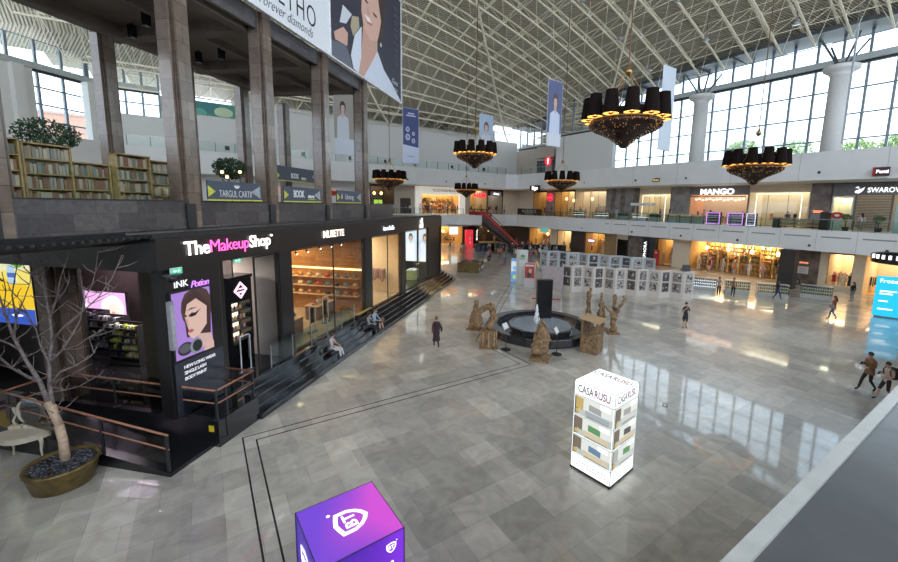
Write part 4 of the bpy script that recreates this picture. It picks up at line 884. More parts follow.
# purple cube tower
def grad_glow(name, c1, c2, e, axis=0):
    m = bpy.data.materials.new(name); m.use_nodes = True; n = m.node_tree.nodes; L = m.node_tree.links; bs = n['Principled BSDF']
    tc_ = n.new('ShaderNodeTexCoord'); sx = n.new('ShaderNodeSeparateXYZ'); z = n.new('ShaderNodeTexNoise'); z.inputs['Scale'].default_value = .9; z.inputs['Detail'].default_value = 0
    ad = n.new('ShaderNodeMath'); ad.operation = 'MULTIPLY_ADD'; ad.inputs[1].default_value = .55; rp_ = n.new('ShaderNodeValToRGB')
    L.new(tc_.outputs['Object'], sx.inputs[0]); L.new(tc_.outputs['Object'], z.inputs['Vector']); L.new(sx.outputs[axis], ad.inputs[0]); L.new(z.outputs['Fac'], ad.inputs[2]); L.new(ad.outputs[0], rp_.inputs['Fac'])
    rp_.color_ramp.elements[0].position = .2; rp_.color_ramp.elements[0].color = c1+(1,); rp_.color_ramp.elements[1].position = .85; rp_.color_ramp.elements[1].color = c2+(1,)
    L.new(rp_.outputs['Color'], bs.inputs['Emission Color']); bs.inputs['Emission Strength'].default_value = e; bs.inputs['Base Color'].default_value = (.05, .02, .08, 1); bs.inputs['Roughness'].default_value = .35
    return m
t = thing('advertising_tower', 'purple and magenta lit square advertising tower with white shield logo', 'advertising tower', (1.59, 5.78, 0), .05)
b = MB(); b.box(-.63, .63, -.63, .63, .06, 2.715); b.build('light_box', grad_glow('violet print', (.02, .008, .22), (.14, .02, .5), 1.0), t)
b = MB(); b.box(-.63, .63, -.63, .63, 2.716, 2.722); b.build('top_panel', grad_glow('magenta print', (.10, .035, .42), (.42, .05, .42), 1.0), t)
b = MB()
for sx in (-1, 1):
    for sy in (-1, 1): b.tube((sx*.635, sy*.635, .05), (sx*.635, sy*.635, 2.73), .01, 4)
for a in range(4): c, s_ = math.cos(a*PI/2), math.sin(a*PI/2); q = .633; b.tube((c*q-s_*q, s_*q+c*q, 2.72), (c*q+s_*q, s_*q-c*q, 2.72), .008, 4)
b.build('edge_frame', mat('dark violet edge', (.05, .03, .09), .4), t)
b = MB(); b.box(-.6, .6, -.6, .6, .0, .06); b.build('base', DARK, t)
LW = glow('logo white', (1, .97, 1), 1.5)
def shield(par, loc, rot, s, name='shield_logo'):
    out = [(-.5, .38), (-.25, .46), (0, .52), (.25, .46), (.5, .38), (.5, -.02), (.38, -.28), (.2, -.46), (0, -.56), (-.2, -.46), (-.38, -.28), (-.5, -.02)]
    b = MB(); n_ = len(out); inn = [(x*.74, y*.74) for x, y in out]
    for z0 in (0,):
        b.add([(x*s, y*s, 0) for x, y in out]+[(x*s, y*s, 0) for x, y in inn], [(i, (i+1) % n_, n_+(i+1) % n_, n_+i) for i in range(n_)])
    b.ell((.56*s, .52*s, 0), (.06*s, .06*s, .003), 10, 4)
    o = b.build(name, LW, par, loc, 0, rot); text('BT', .52*s, LW, o, (0, -.0*s, .001), (0, 0, 0), ext=.001, off=.012*s)
shield(t, (.02, -.02, 2.726), (0, 0, -PI/2+PI), .5)
shield(t, (.42, -.637, 2.50), (PI/2, 0, 0), .16); shield(t, (-.637, 0.1, 2.2), (PI/2, 0, -PI/2), .5); shield(t, (.637, 0, 2.2), (PI/2, 0, PI/2), .5)
text('Aici', .5, LW, t, (.1, -.64, 2.1), align='CENTER', ext=.001)
# ------------------------------------------------------------ fountain
FX, FY = 16.75, 17.6
t = thing('fountain', 'black stone fountain with low outer ring and raised round water basin', 'fountain', (FX, FY, 0))
GRAN = mat('black granite', (.03, .03, .034), .22, noise=.35, scale=14)
def ngon(r_, n=16, cx=0, cy=0): return [(cx+r_*math.cos(2*PI*(i+.5)/n), cy+r_*math.sin(2*PI*(i+.5)/n)) for i in range(n)]
b = MB(); n_ = 16
rg = [[(x, y, z) for x, y in ngon(r_)] for r_, z in ((3.15, 0), (3.25, .12), (3.3, .5), (3.28, .53), (2.75, .53), (2.7, .50), (2.7, .12))]
b.rings(rg, cap=False); b.prism(ngon(2.72), .0, .12); b.build('outer_ring', GRAN, t)
b = MB(); cx, cy = -.75, -.85
b.rings([[(x, y, z) for x, y in ngon(r_, 12, cx, cy)] for r_, z in ((1.75, .1), (1.85, .5), (1.95, .80), (1.93, .83), (1.8, .83), (1.78, .74), (.1, .74))]); b.build('inner_basin', GRAN, t)
def water_mat():
    m = mat('rippled water', (.30, .36, .42), .04, noise=0, spec=1); n = m.node_tree.nodes; L = m.node_tree.links  # bluish window reflections put into the pale water colour
    z = n.new('ShaderNodeTexNoise'); z.inputs['Scale'].default_value = 7; z.inputs['Detail'].default_value = 3; bp = n.new('ShaderNodeBump'); bp.inputs['Strength'].default_value = .9; bp.inputs['Distance'].default_value = .35
    t_ = n.new('ShaderNodeTexCoord'); L.new(t_.outputs['Object'], z.inputs['Vector']); L.new(z.outputs['Fac'], bp.inputs['Height']); L.new(bp.outputs[0], n['Principled BSDF'].inputs['Normal']); return m
WM = water_mat()
b = MB(); b.prism(ngon(1.79, 12, cx, cy), .75, .80); b.build('basin_water', WM, t)
b = MB(); b.rings([[(x, y, .2) for x, y in ngon(2.7)], [(x, y, .2) for x, y in ngon(.3)]], cap=False); b.build('ring_water', mat('still dark water', (.03, .04, .05), .05, noise=0, spec=1), t)
b = MB(); b.smooth = True
rr = random.Random(2)
FOAM = mat('white foam', (.85, .88, .9), .4, noise=0)
b.path([(cx-.1, cy+.3, .75), (cx-.12, cy+.3, 1.1), (cx-.08, cy+.32, 1.5), (cx-.1, cy+.3, 1.95)], [.11, .08, .06, .02], 8)
for i in range(50): a = rr.uniform(0, 6.3); z = rr.uniform(.8, 1.9); q = (2.0-z)*.16; b.ell((cx-.1+q*math.cos(a), cy+.3+q*math.sin(a), z), (.035, .035, .06), 5, 4)
g = b.build('water_jet', FOAM, t); g['kind'] = 'stuff'
t = thing('stone_slab', 'tall black polished upright stone slab standing in the fountain', 'monument', (FX+.35, FY+.15, .1), -.5)
b = MB(); b.bevbox(-.48, .48, -.2, .2, 0, 3.1, .02); b.build('slab', BLACK, t); b = MB(); b.bevbox(-.6, .6, -.32, .32, 0, .12, .01); b.build('foot', GRAN, t)
# ------------------------------------------------------------ skinned figures
def skin(name, pts, edges, mats, cats, parent=None, sub=1, root=0, flat=False):
    """pts: (x,y,z,r). edges: (a,b,cat). Returns object; one continuous surface with per-region materials."""
    me = bpy.data.meshes.new('tmp'); me.from_pydata([p[:3] for p in pts], [(a, b) for a, b, *_ in edges], [])
    o = bpy.data.objects.new('tmp', me); COL.objects.link(o)
    m = o.modifiers.new('s', 'SKIN')
    sv = me.skin_vertices[0].data
    for i, p in enumerate(pts): sv[i].radius = (p[3], p[4] if len(p) > 4 else p[3]); sv[i].use_root = (i == root)
    m.use_smooth_shade = True; m.branch_smoothing = .3
    if sub: s_ = o.modifiers.new('d', 'SUBSURF'); s_.levels = sub; s_.render_levels = sub
    dg = bpy.context.evaluated_depsgraph_get(); dg.update()
    ev = o.evaluated_get(dg); nm = bpy.data.meshes.new_from_object(ev)
    bpy.data.objects.remove(o)
    nm.name = name; nm.materials.clear()
    for x in mats: nm.materials.append(x)
    P = [Vector(p[:3]) for p in pts]
    if len(mats) > 1:
        for f in nm.polygons:
            c = f.center; best = 1e9; k_ = 0
            for a, b_, cat in edges:
                ab = P[b_]-P[a]; tt = max(0, min(1, (c-P[a]).dot(ab)/max(ab.length_squared, 1e-9))); q = P[a]+ab*tt
                rr_ = pts[a][3]*(1-tt)+pts[b_][3]*tt; d = (c-q).length/rr_
                if d < best: best = d; k_ = cat
            f.material_index = k_
    for f in nm.polygons: f.use_smooth = not flat
    ob = bpy.data.objects.new(name, nm); COL.objects.link(ob)
    if parent is not None: ob.parent = parent
    return ob
POSE = {
 'stand': dict(),
 'walk': dict(kL=(.09, .20, .53), aL=(.09, .30, .13), tL=(.09, .46, .09), kR=(-.09, .0, .50), aR=(-.09, -.30, .16), tR=(-.09, -.20, .04), eL=(.23, -.14, 1.16), wL=(.22, -.08, .93), eR=(-.23, .10, 1.15), wR=(-.21, .26, .98)),
 'walk2': dict(kR=(-.09, .16, .52), aR=(-.09, .20, .10), tR=(-.09, .36, .05), kL=(.09, .02, .50), aL=(.09, -.22, .14), tL=(.09, -.12, .04), eR=(-.23, -.10, 1.15), wR=(-.23, -.04, .90), eL=(.23, .05, 1.15), wL=(.2, .2, .95)),
 'phone': dict(kL=(.09, .20, .53), aL=(.09, .32, .13), tL=(.09, .48, .10), kR=(-.09, .0, .50), aR=(-.09, -.28, .16), tR=(-.09, -.18, .04), eL=(.23, .0, 1.15), wL=(.12, .26, 1.20), eR=(-.23, .02, 1.13), wR=(-.16, .26, 1.12), head=(0, .07, 0)),
 'holdstand': dict(eR=(-.24, .02, 1.14), wR=(-.12, .24, 1.12), eL=(.24, .02, 1.16), wL=(.14, .22, 1.35)),
 'sit': dict(kL=(.12, .44, .50), aL=(.14, .50, .10), tL=(.15, .66, .04), kR=(-.12, .44, .50), aR=(-.08, .58, .10), tR=(-.08, .74, .04), sit=1, eL=(.25, .12, .72), wL=(.12, .34, .66), eR=(-.25, .12, .72), wR=(-.12, .34, .66), head=(0, .06, -.02)),
}
BODY = {}
def body_mesh(pose, fem, fingers, sub):
    key = (pose, fem, fingers)
    if key in BODY: return BODY[key]
    q = POSE[pose]; dz = -.42 if q.get('sit') else 0; hd = q.get('head', (0, 0, 0)); sw = .155 if fem else .175
    J = {}; pts = []; ed = []
    def v(n_, p, r_, r2=None): J[n_] = len(pts); pts.append((p[0], p[1], p[2], r_, r2 or r_))
    def up(p): return (p[0], p[1], p[2]+dz)
    v('pel', up((0, 0, .95)), .135, .11); v('wai', up((0, .0, 1.12)), .12 if not fem else .105, .09); v('che', up((0, .0, 1.30)), .15 if not fem else .135, .105); v('nb', up((0, -.01, 1.44)), .075)
    v('ne', up((hd[0]*.3, .0+hd[1]*.3, 1.51)), .05); v('he', up((hd[0], .02+hd[1], 1.60+hd[2])), .085, .095); v('ht', up((hd[0], .01+hd[1], 1.68+hd[2])), .075, .085)
    ed += [(J['pel'], J['wai'], 1), (J['wai'], J['che'], 1), (J['che'], J['nb'], 1), (J['nb'], J['ne'], 0), (J['ne'], J['he'], 0), (J['he'], J['ht'], 0)]
    for sd, s_ in (('L', 1), ('R', -1)):
        sh = up((s_*sw, 0, 1.40)); e = up(q.get('e'+sd, (s_*(sw+.055), -.02, 1.14))) if not q.get('sit') else q['e'+sd]; w_ = up(q.get('w'+sd, (s_*(sw+.06), .05, .90))) if not q.get('sit') else q['w'+sd]
        v('s'+sd, sh, .062); v('e'+sd, e, .042); v('w'+sd, w_, .028)
        d = (Vector(w_)-Vector(e)).normalized(); hp = Vector(w_)+d*.07; v('h'+sd, hp, .034, .02)
        ed += [(J['che'], J['s'+sd], 1), (J['s'+sd], J['e'+sd], 1), (J['e'+sd], J['w'+sd], 4), (J['w'+sd], J['h'+sd], 0)]
        if fingers:
            side = d.cross(Vector((0, 1, .3))).normalized(); nrm = d.cross(side)
            for f_ in range(4):
                o = (f_-1.5)*.019; l = (.055, .066, .06, .048)[f_]; b0 = len(pts)
                p1 = hp+d*.03+side*o; p2 = p1+d*l*.6+nrm*.012; p3 = p2+d*l*.4+nrm*.022
                pts.append((*p1, .009, .009)); pts.append((*p2, .008, .008)); pts.append((*p3, .006, .006)); ed.extend([(J['h'+sd], b0, 0), (b0, b0+1, 0), (b0+1, b0+2, 0)])
            b0 = len(pts); p1 = hp-d*.03+side*.035*-s_; p2 = p1+d*.035-side*.012*s_
            pts.append((*p1, .010, .01)); pts.append((*p2, .008, .008)); ed.extend([(J['h'+sd], b0, 0), (b0, b0+1, 0)])
        hi = up((s_*.085, 0, .89)); k_ = q.get('k'+sd, (s_*.095, .02, .50)); a_ = q.get('a'+sd, (s_*.1, -.02, .09)); t_ = q.get('t'+sd, (s_*.11, .13, .035))
        v('q'+sd, hi, .095, .095); v('k'+sd, k_, .060); v('c'+sd, tuple((Vector(k_)*.65+Vector(a_)*.35)+Vector((0, -.012, 0))), .055); v('a'+sd, a_, .036); v('t'+sd, t_, .036)
        ed += [(J['pel'], J['q'+sd], 2), (J['q'+sd], J['k'+sd], 2), (J['k'+sd], J['c'+sd], 5), (J['c'+sd], J['a'+sd], 5), (J['a'+sd], J['t'+sd], 3)]
    M_ = [SKIN, CL['grey'], CL['black'], BLACK, SKIN, CL['black']]
    o = skin('body', pts, ed, M_, None, None, sub); me = o.data; bpy.data.objects.remove(o)
    zmin = min(x.co.z for x in me.vertices)
    BODY[key] = (me, pts, J, zmin, dz, hd); return BODY[key]
def person(p, rz, pose, label, top, bottom, fem=False, hair=(.03, .02, .015), longhair=False, shoes=None, sleeve='long', legs='long', near=False, dress=None, group=None, sc=1.0, scarf=None, jacket=None, mask=False, cap=None):
    me, pts, J, zmin, dz, hd = body_mesh(pose, fem, near, 2 if near else 1)
    t = thing('person', label, 'person', p, rz, group); t.scale = (sc,)*3
    o = bpy.data.objects.new('body', me); COL.objects.link(o); o.parent = t; o.location = (0, 0, -zmin if not pose == 'sit' else -zmin)
    mm = [SKIN, top, bottom, shoes or BLACK, top if sleeve == 'long' else SKIN, bottom if legs == 'long' else SKIN]
    for i, m in enumerate(mm): o.material_slots[i].link = 'OBJECT'; o.material_slots[i].material = m
    z0 = -zmin
    hx, hy, hz = pts[J['he']][:3]; hz += z0; HM = mat('hair %s' % str(hair), hair, .6, noise=.1)
    b = MB(); b.smooth = True
    def hf(x, y, z):
        if y > .2 and z < .45: return x*.93, y*.80, z
        return x, y, z
    b.ell((hx, hy-.022, hz+.055), (.098, .112, .105), 12, 8, f=hf)
    if longhair: b.path([(hx, hy-.07, hz+.05), (hx, hy-.11, hz-.08), (hx, hy-.12, hz-.22), (hx, hy-.12, hz-.30)], [.07, .09, .08, .03], 8)
    b.build('hair' if not scarf else 'head_scarf', scarf or HM, t)
    b = MB(); b.smooth = True; b.ell((hx, hy+.10, hz-.005), (.012, .02, .022), 8, 6); b.ell((hx-.087, hy, hz), (.014, .02, .03), 8, 6); b.ell((hx+.087, hy, hz), (.014, .02, .03), 8, 6); b.build('ears_and_nose', SKIN, t)
    if near or True:
        b = MB(); b.ell((hx-.034, hy+.086, hz+.025), (.013, .006, .007), 8, 4); b.ell((hx+.034, hy+.086, hz+.025), (.013, .006, .007), 8, 4); b.build('eyes', BLACK, t)
        b = MB(); b.ell((hx, hy+.089, hz-.045), (.022, .006, .006), 8, 4); b.build('mouth', mat('lips', (.35, .1, .09), .5), t)
    if mask: b = MB(); b.ell((hx, hy+.075, hz-.03), (.06, .035, .042), 10, 6); b.build('face_mask', CL['white'], t)
    if cap: b = MB(); b.smooth = True; b.ell((hx, hy-.01, hz+.075), (.105, .118, .09), 12, 8); b.box(hx-.07, hx+.07, hy+.08, hy+.2, hz+.06, hz+.075); b.build('cap', cap, t)
    w_ = .0
    if dress:
        m, zl, rl = dress; zt = 1.06+dz+z0
        prof = [(rl, zl), (rl*.93, zl+.02), (.155, (zl+zt)/2+.12), (.128, zt)]
        yo = 0 if pose != 'sit' else .0
        b = MB(); b.smooth = True; b.lathe(prof, 18, (0, yo), sy=.82, cap=False); b.build('skirt', m, t)
    if jacket:
        b = MB(); b.smooth = True; b.lathe([(.19, .78+dz+z0), (.185, .9+dz+z0), (.165, 1.12+dz+z0), (.185, 1.3+dz+z0), (.15, 1.42+dz+z0), (.08, 1.47+dz+z0)], 18, sy=.74, cap=False); b.build('jacket', jacket, t)
    return t
# people near --------------------------------------------------------------
def facing(dx, dy): return math.atan2(-dx, dy)
m1 = person((23.4, 4.0, 0), facing(-.85, .5), 'phone', 'man in brown shirt and black trousers walking while looking at a phone', CL['brown'], CL['black'], near=True, jacket=CL['brown'], sc=1.03)
m2 = person((22.85, 3.35, 0), facing(-.85, .5), 'phone', 'younger person in pale shirt and black shorts with a black backpack', cm('cream shirt', (.55, .42, .36)), CL['black'], near=True, sleeve='short', legs='short', sc=.97)
def phone(par, label, dx=-.04, dy=.36, dz_=1.22):
    c, s_ = math.cos(par.rotation_euler.z), math.sin(par.rotation_euler.z)
    t = thing('phone', label, 'phone', (par.location.x+c*dx-s_*dy, par.location.y+s_*dx+c*dy, par.location.z+dz_), par.rotation_euler.z)
    t.rotation_euler.x = .7
    b = MB(); b.bevbox(-.04, .04, -.008, .008, -.08, .08, .004); b.build('case', BLACK, t); b = MB(); b.box(-.035, .035, -.0095, -.008, -.072, .072); b.build('screen', glow('phone screen', (.6, .7, .85), .6), t)
phone(m1, 'dark phone held by the man in the brown shirt', .05, .38, 1.26); phone(m2, 'dark phone held by the person with the backpack', .05, .36, 1.18)
def backpack(par, label, m, y=-.24, z=1.15):
    c, s_ = math.cos(par.rotation_euler.z), math.sin(par.rotation_euler.z)
    t = thing('backpack', label, 'bag', (par.location.x-s_*y, par.location.y+c*y, par.location.z+z), par.rotation_euler.z)
    b = MB(); b.smooth = True; b.rings([[(x*k_, (yy*k_), z_) for x, yy in [(-.16, -.09), (0, -.12), (.16, -.09), (.17, 0), (.14, .09), (-.14, .09), (-.17, 0)]] for k_, z_ in ((.8, -.24), (1, -.18), (1.02, .05), (.85, .2), (.45, .26))]); b.build('pack', m, t)
    b = MB(); b.bevbox(-.11, .11, -.15, -.1, -.18, .0, .02); b.build('front_pocket', m, t)
    for s2 in (-1, 1): b = MB(); b.smooth = True; b.path([(s2*.11, .08, .2), (s2*.13, .18, .3), (s2*.13, .34, .16), (s2*.14, .3, -.02), (s2*.13, .1, -.16)], .018, 5); b.build('strap', m, t)
    return t
backpack(m2, 'black backpack worn by the person in black shorts', BLACK)
wk = person((9.95, 18.45, 0), facing(.35, 1), 'walk2', 'woman in a long dark coat and brown headscarf walking towards the steps', CL['burgundy'], CL['black'], fem=True, dress=(cm('dark plum', (.03, .015, .02)), .38, .22), scarf=CL['brown'], near=True, jacket=cm('dark plum', (.03, .015, .02)))
t = thing('handbag', 'small black bag carried by the walking woman in the dark coat', 'bag', (10.22, 18.36, .88), 1.0)
b = MB(); b.bevbox(-.14, .14, -.05, .05, 0, .2, .03); b.build('bag_body', BLACK, t); b = MB(); b.path([(-.1, 0, .19), (-.05, 0, .38), (.05, 0, .38), (.1, 0, .19)], .01, 5); b.build('handle', BLACK, t)
wb = person((25.45, 13.25, 0), facing(-.6, -1), 'holdstand', 'woman in a short black dress standing on the open floor holding things', CL['black'], CL['black'], fem=True, legs='short', sleeve='short', dress=(CL['black'], .62, .2), near=True)
t = thing('paper_bag', 'pale straw bag held by the woman in the black dress', 'bag', (25.2, 13.35, .85), .4)
b = MB(); b.bevbox(-.19, .19, -.07, .07, 0, .26, .03); b.build('bag_body', cm('straw', (.5, .42, .3)), t); b = MB(); b.path([(-.1, 0, .25), (0, 0, .42), (.1, 0, .25)], .01, 5); b.build('handle', CL['brown'], t)
wo = person((37.3, 8.75, 0), facing(-.2, 1), 'walk2', 'woman with long dark hair, orange brown jacket and blue jeans walking away', cm('rust', (.20, .06, .035)), cm('jeans', (.06, .13, .27)), fem=True, longhair=True, near=True, jacket=cm('rust', (.20, .06, .035)))
t = thing('handbag', 'grey shoulder bag of the woman in the orange brown jacket', 'bag', (37.0, 8.8, .85), 1.3)
b = MB(); b.bevbox(-.15, .15, -.06, .06, 0, .26, .03); b.build('bag_body', CL['grey'], t); b = MB(); b.path([(-.1, 0, .25), (0, 0, .55), (.1, 0, .25)], .01, 5); b.build('handle', CL['grey'], t)
def Lsit(s, n, z, rz, label, **k): return person(lp(s, n, z), LR+rz, 'sit', label, **k)
Lsit(8.55, 1.72, .0, PI+.2, 'person in a pale pink top with light trousers sitting on the black steps', top=cm('pale pink', (.55, .42, .42)), bottom=CL['white'], near=True, fem=True, hair=(.06, .035, .02), sleeve='short')
Lsit(12.5, 1.68, .0, PI, 'person in a striped grey top sitting on the steps beside a folding table', top=CL['grey'], bottom=CL['black'], fem=True, near=True)
Lsit(13.3, 1.70, .0, PI-.15, 'person in a light blue top with bare legs sitting on the steps', top=CL['lightblue'], bottom=CL['black'], legs='short', fem=True, near=True, hair=(.15, .08, .04))
for nm, s, c in (('black bag on the step beside the person in pale pink', 8.1, BLACK), ('brown bag on the step beside the person in the light blue top', 13.85, CL['brown'])):
    t = Lthing('handbag', nm, 'bag', s, 1.45, .34); b = MB(); b.bevbox(-.17, .17, -.09, .09, 0, .24, .04); b.build('bag_body', c, t); b = MB(); b.path([(-.1, 0, .22), (0, 0, .36), (.1, 0, .22)], .012, 5); b.build('handle', c, t)
t = Lthing('bench', 'dark low bench with pale wooden top on the terrace edge', 'bench', 13.2, 2.3, .86)
b = MB(); b.bevbox(-.9, .9, -.1, .1, .25, .3, .01); b.build('seat', PALEWOOD, t)
for x in (-.8, .8): b = MB(); b.box(x-.03, x+.03, -.08, .08, 0, .25); b.build('leg', DARK, t)
# ------------------------------------------------------------ cardboard sculptures
def stool(p, label, rz, pts, ed, sub=0, name='cardboard_sculpture', base=(.5, .4, .04), sc=1, extra=None):
    t = thing(name, label, 'sculpture', p, rz); t.scale = (sc,)*3
    o = skin('figure', pts, [(a, b_, 0) for a, b_ in ed], [CARD], None, t, 2, flat=True)
    for v in o.data.vertices:
        c = v.co; k_ = .055*math.sin(9*c.x+3*c.z+p[0])*math.sin(8*c.z+p[1])+.03*math.sin(17*c.z+5*c.x)*math.cos(14*c.y+11*c.x)
        if c.z > .06: v.co = c+Vector((c.x, c.y, 0)).normalized()*k_
    b = MB(); b.bevbox(-base[0], base[0], -base[1], base[1], 0, base[2], .01); b.build('base', CARD, t)
    if extra: extra(t)
    return t
stool((13.55, 20.05, 0), 'seated animal figure of brown cardboard, leftmost sculpture behind the bent one', -.9,
  [(0, 0, .1, .42, .36), (0, 0, .55, .45, .36), (0, .02, 1.0, .33, .28), (0, .02, 1.32, .17), (0, .05, 1.62, .2), (0, .28, 1.72, .09), (0, .42, 1.70, .05), (.09, -.04, 1.84, .05), (-.09, -.04, 1.84, .05), (.3, .25, .25, .17), (-.3, .25, .25, .17), (.28, .3, .8, .1), (-.28, .3, .8, .1), (.35, -.35, .2, .12)],
  [(0, 1), (1, 2), (2, 3), (3, 4), (4, 5), (5, 6), (4, 7), (4, 8), (0, 9), (0, 10), (2, 11), (2, 12), (0, 13)])
def birdx(t):
    b = MB(); b.lathe([(.40, .04), (.42, .3), (.37, .34), (.37, .62), (.42, .66), (.40, .95)], 14); b.build('drum', CARD, t)
    b = MB()
    for a in range(8): c, s_ = math.cos(a*PI/4), math.sin(a*PI/4); b.box(c*.43-.03, c*.43+.03, s_*.43-.03, s_*.43+.03, .1, .9)
    b.build('drum_rib', mat('pale cardboard', (.42, .28, .15), .8), t)
stool((12.45, 17.1, 0), 'bent long necked sculpture of brown cardboard on a drum, front left of the fountain', .96,
  [(0, 0, .9, .26, .24), (0, -.05, 1.25, .24, .2), (0, -.28, 1.65, .26, .2), (0, -.3, 2.1, .28, .2), (0, .1, 2.3, .26, .18), (0, .55, 1.95, .2, .15), (0, .8, 1.5, .15, .12), (0, 1.05, 1.05, .09), (.2, -.1, 2.5, .06), (-.2, -.1, 2.5, .06)],
  [(0, 1), (1, 2), (2, 3), (3, 4), (4, 5), (5, 6), (6, 7), (3, 8), (3, 9)], base=(.5, .5, .05), extra=birdx)
stool((13.72, 14.3, 0), 'bulky hunched figure of brown cardboard standing in front of the fountain', .6,
  [(0, 0, .15, .48, .36), (0, 0, .6, .5, .38), (.02, .0, 1.05, .46, .34), (-.05, 0, 1.45, .34, .26), (-.2, .05, 1.72, .2), (.22, 0, 1.70, .16), (-.32, .02, 1.95, .07), (.32, 0, 1.98, .08), (.1, 0, 1.85, .08), (.42, .2, .9, .16), (-.42, .2, .85, .16), (.3, .35, .4, .15), (-.3, .35, .45, .14)],
  [(0, 1), (1, 2), (2, 3), (3, 4), (3, 5), (4, 6), (5, 7), (3, 8), (2, 9), (2, 10), (1, 11), (1, 12)], base=(.6, .5, .07))
def branchy(p, label, rz, extra_pts, extra_ed, h=1.9):
    stool(p, label, rz, [(0, 0, .05, .25), (0, 0, .5, .19), (.02, 0, 1.1, .17), (.0, 0, h, .13)]+extra_pts, [(0, 1), (1, 2), (2, 3)]+extra_ed, base=(.35, .3, .08))
branchy((20.4, 17.0, 0), 'cardboard tree trunk with raised arms at the right rear of the fountain', .5, [(.0, 0, 2.3, .10), (.35, .0, 2.05, .09), (.42, 0, 2.4, .09), (-.25, 0, 1.9, .10), (-.3, 0, 2.35, .08), (.52, .1, 2.3, .05)], [(3, 4), (3, 5), (5, 6), (3, 7), (7, 8), (6, 9)], 1.75)
branchy((20.4, 15.0, 0), 'cardboard tree trunk with a curled branch, rightmost of the sculptures', -.6, [(.02, 0, 2.5, .09), (.3, 0, 1.7, .08), (.5, 0, 2.0, .08), (.6, 0, 2.25, .09), (.45, 0, 2.35, .07), (-.4, 0, 1.5, .05), (-.6, 0, 1.75, .035)], [(3, 4), (2, 5), (5, 6), (6, 7), (7, 8), (2, 9), (9, 10)], 1.9)
t = thing('cardboard_pole', 'thin leaning dark cardboard pole between the two tree trunk sculptures', 'sculpture', (19.6, 15.4, 0)); b = MB(); b.tube((0, 0, 0), (.15, .1, 2.55), .09, 7, .07); b.build('pole', CARD, t); b = MB(); b.bevbox(-.2, .2, -.2, .2, 0, .05, .01); b.build('base', CARD, t)
stool((20.4, 15.95, 0), 'small cardboard figure with an open spiked crown behind the box sculpture', 0,
  [(0, 0, .1, .3), (0, 0, .6, .28), (0, 0, 1.1, .24), (0, 0, 1.45, .2), (.18, 0, 1.75, .06), (0, .1, 1.85, .06), (-.18, 0, 1.7, .06), (.4, 0, 1.1, .07), (-.4, 0, 1.15, .07)], [(0, 1), (1, 2), (2, 3), (3, 4), (3, 5), (3, 6), (2, 7), (2, 8)])
t = thing('cardboard_booth', 'open box shaped cardboard booth with a flat pale roof, right front of the fountain', 'sculpture', (16.75, 13.6, 0), .35)
b = MB(); b.bevbox(-.5, .5, -.45, .45, 0, .06, .01); b.build('base', CARD, t)
for sx in (-.44, .44):
    for sy in (-.4, .4): b = MB(); b.box(sx-.05, sx+.05, sy-.05, sy+.05, .06, 1.75); b.build('post', CARD, t)
b = MB(); b.box(-.46, .46, -.43, -.40, .06, .95); b.box(-.47, -.44, -.4, .4, .06, .95); b.box(-.44, .44, .38, .4, .06, 1.6); b.build('side_board', CARD, t)
b = MB(); b.add([(-.6, -.55, 1.7), (.6, -.55, 1.7), (.6, .55, 1.85), (-.6, .55, 1.85), (-.6, -.55, 1.76), (.6, -.55, 1.76), (.6, .55, 1.91), (-.6, .55, 1.91)], [(0, 1, 2, 3), (4, 5, 6, 7), (0, 1, 5, 4), (2, 3, 7, 6), (0, 3, 7, 4), (1, 2, 6, 5)]); b.build('roof_board', mat('pale cardboard', (.42, .28, .15), .8), t)
o = skin('inner_figure', [(0, 0, .1, .15), (0, 0, .7, .14), (0, 0, 1.1, .1), (0, 0, 1.35, .12), (.2, -.1, .9, .05)], [(0, 1, 0), (1, 2, 0), (2, 3, 0), (2, 4, 0)], [CARD], None, t, 0, flat=True)
def infostand(p, label, rz):
    t = thing('info_stand', label, 'sign', p, rz)
    b = MB(); b.lathe([(.28, 0), (.28, .025), (.05, .04)], 16); b.build('base', DARK, t); b = MB(); b.tube((0, 0, .03), (0, 0, 1.2), .025, 8); b.build('pole', DARK, t)
    b = MB(); b.bevbox(-.24, .24, -.015, .015, 0, .34, .005); q = b.build('sign_board', mat('sign frame', (.5, .5, .5), .4), t, (0, -.02, 1.15), 0, (-.5, 0, 0)); b = MB(); b.box(-.21, .21, -.02, -.015, .03, .31); b.build('paper', mat('white paper', (.75, .75, .73), .6), q)
infostand((12.95, 16.2, 0), 'small white notice on a black stand, left front of the fountain', .4); infostand((14.8, 14.25, 0), 'small white notice on a black stand, right of the hunched figure', .5)
t = thing('rope_barrier', 'low barrier with red tape behind the fountain', 'barrier', (19.7, 21.8, 0), -.7)
for x in (0, 1.1, 2.2): b = MB(); b.tube((x, 0, 0), (x, 0, .95), .03, 8); b.lathe([(.16, 0), (.16, .03)], 12, (x, 0)); b.build('post', CL['white'], t)
for x in (0, 1.1): b = MB(); b.box(x, x+1.1, -.01, .01, .85, .93); b.build('tape', CL['red'], t)
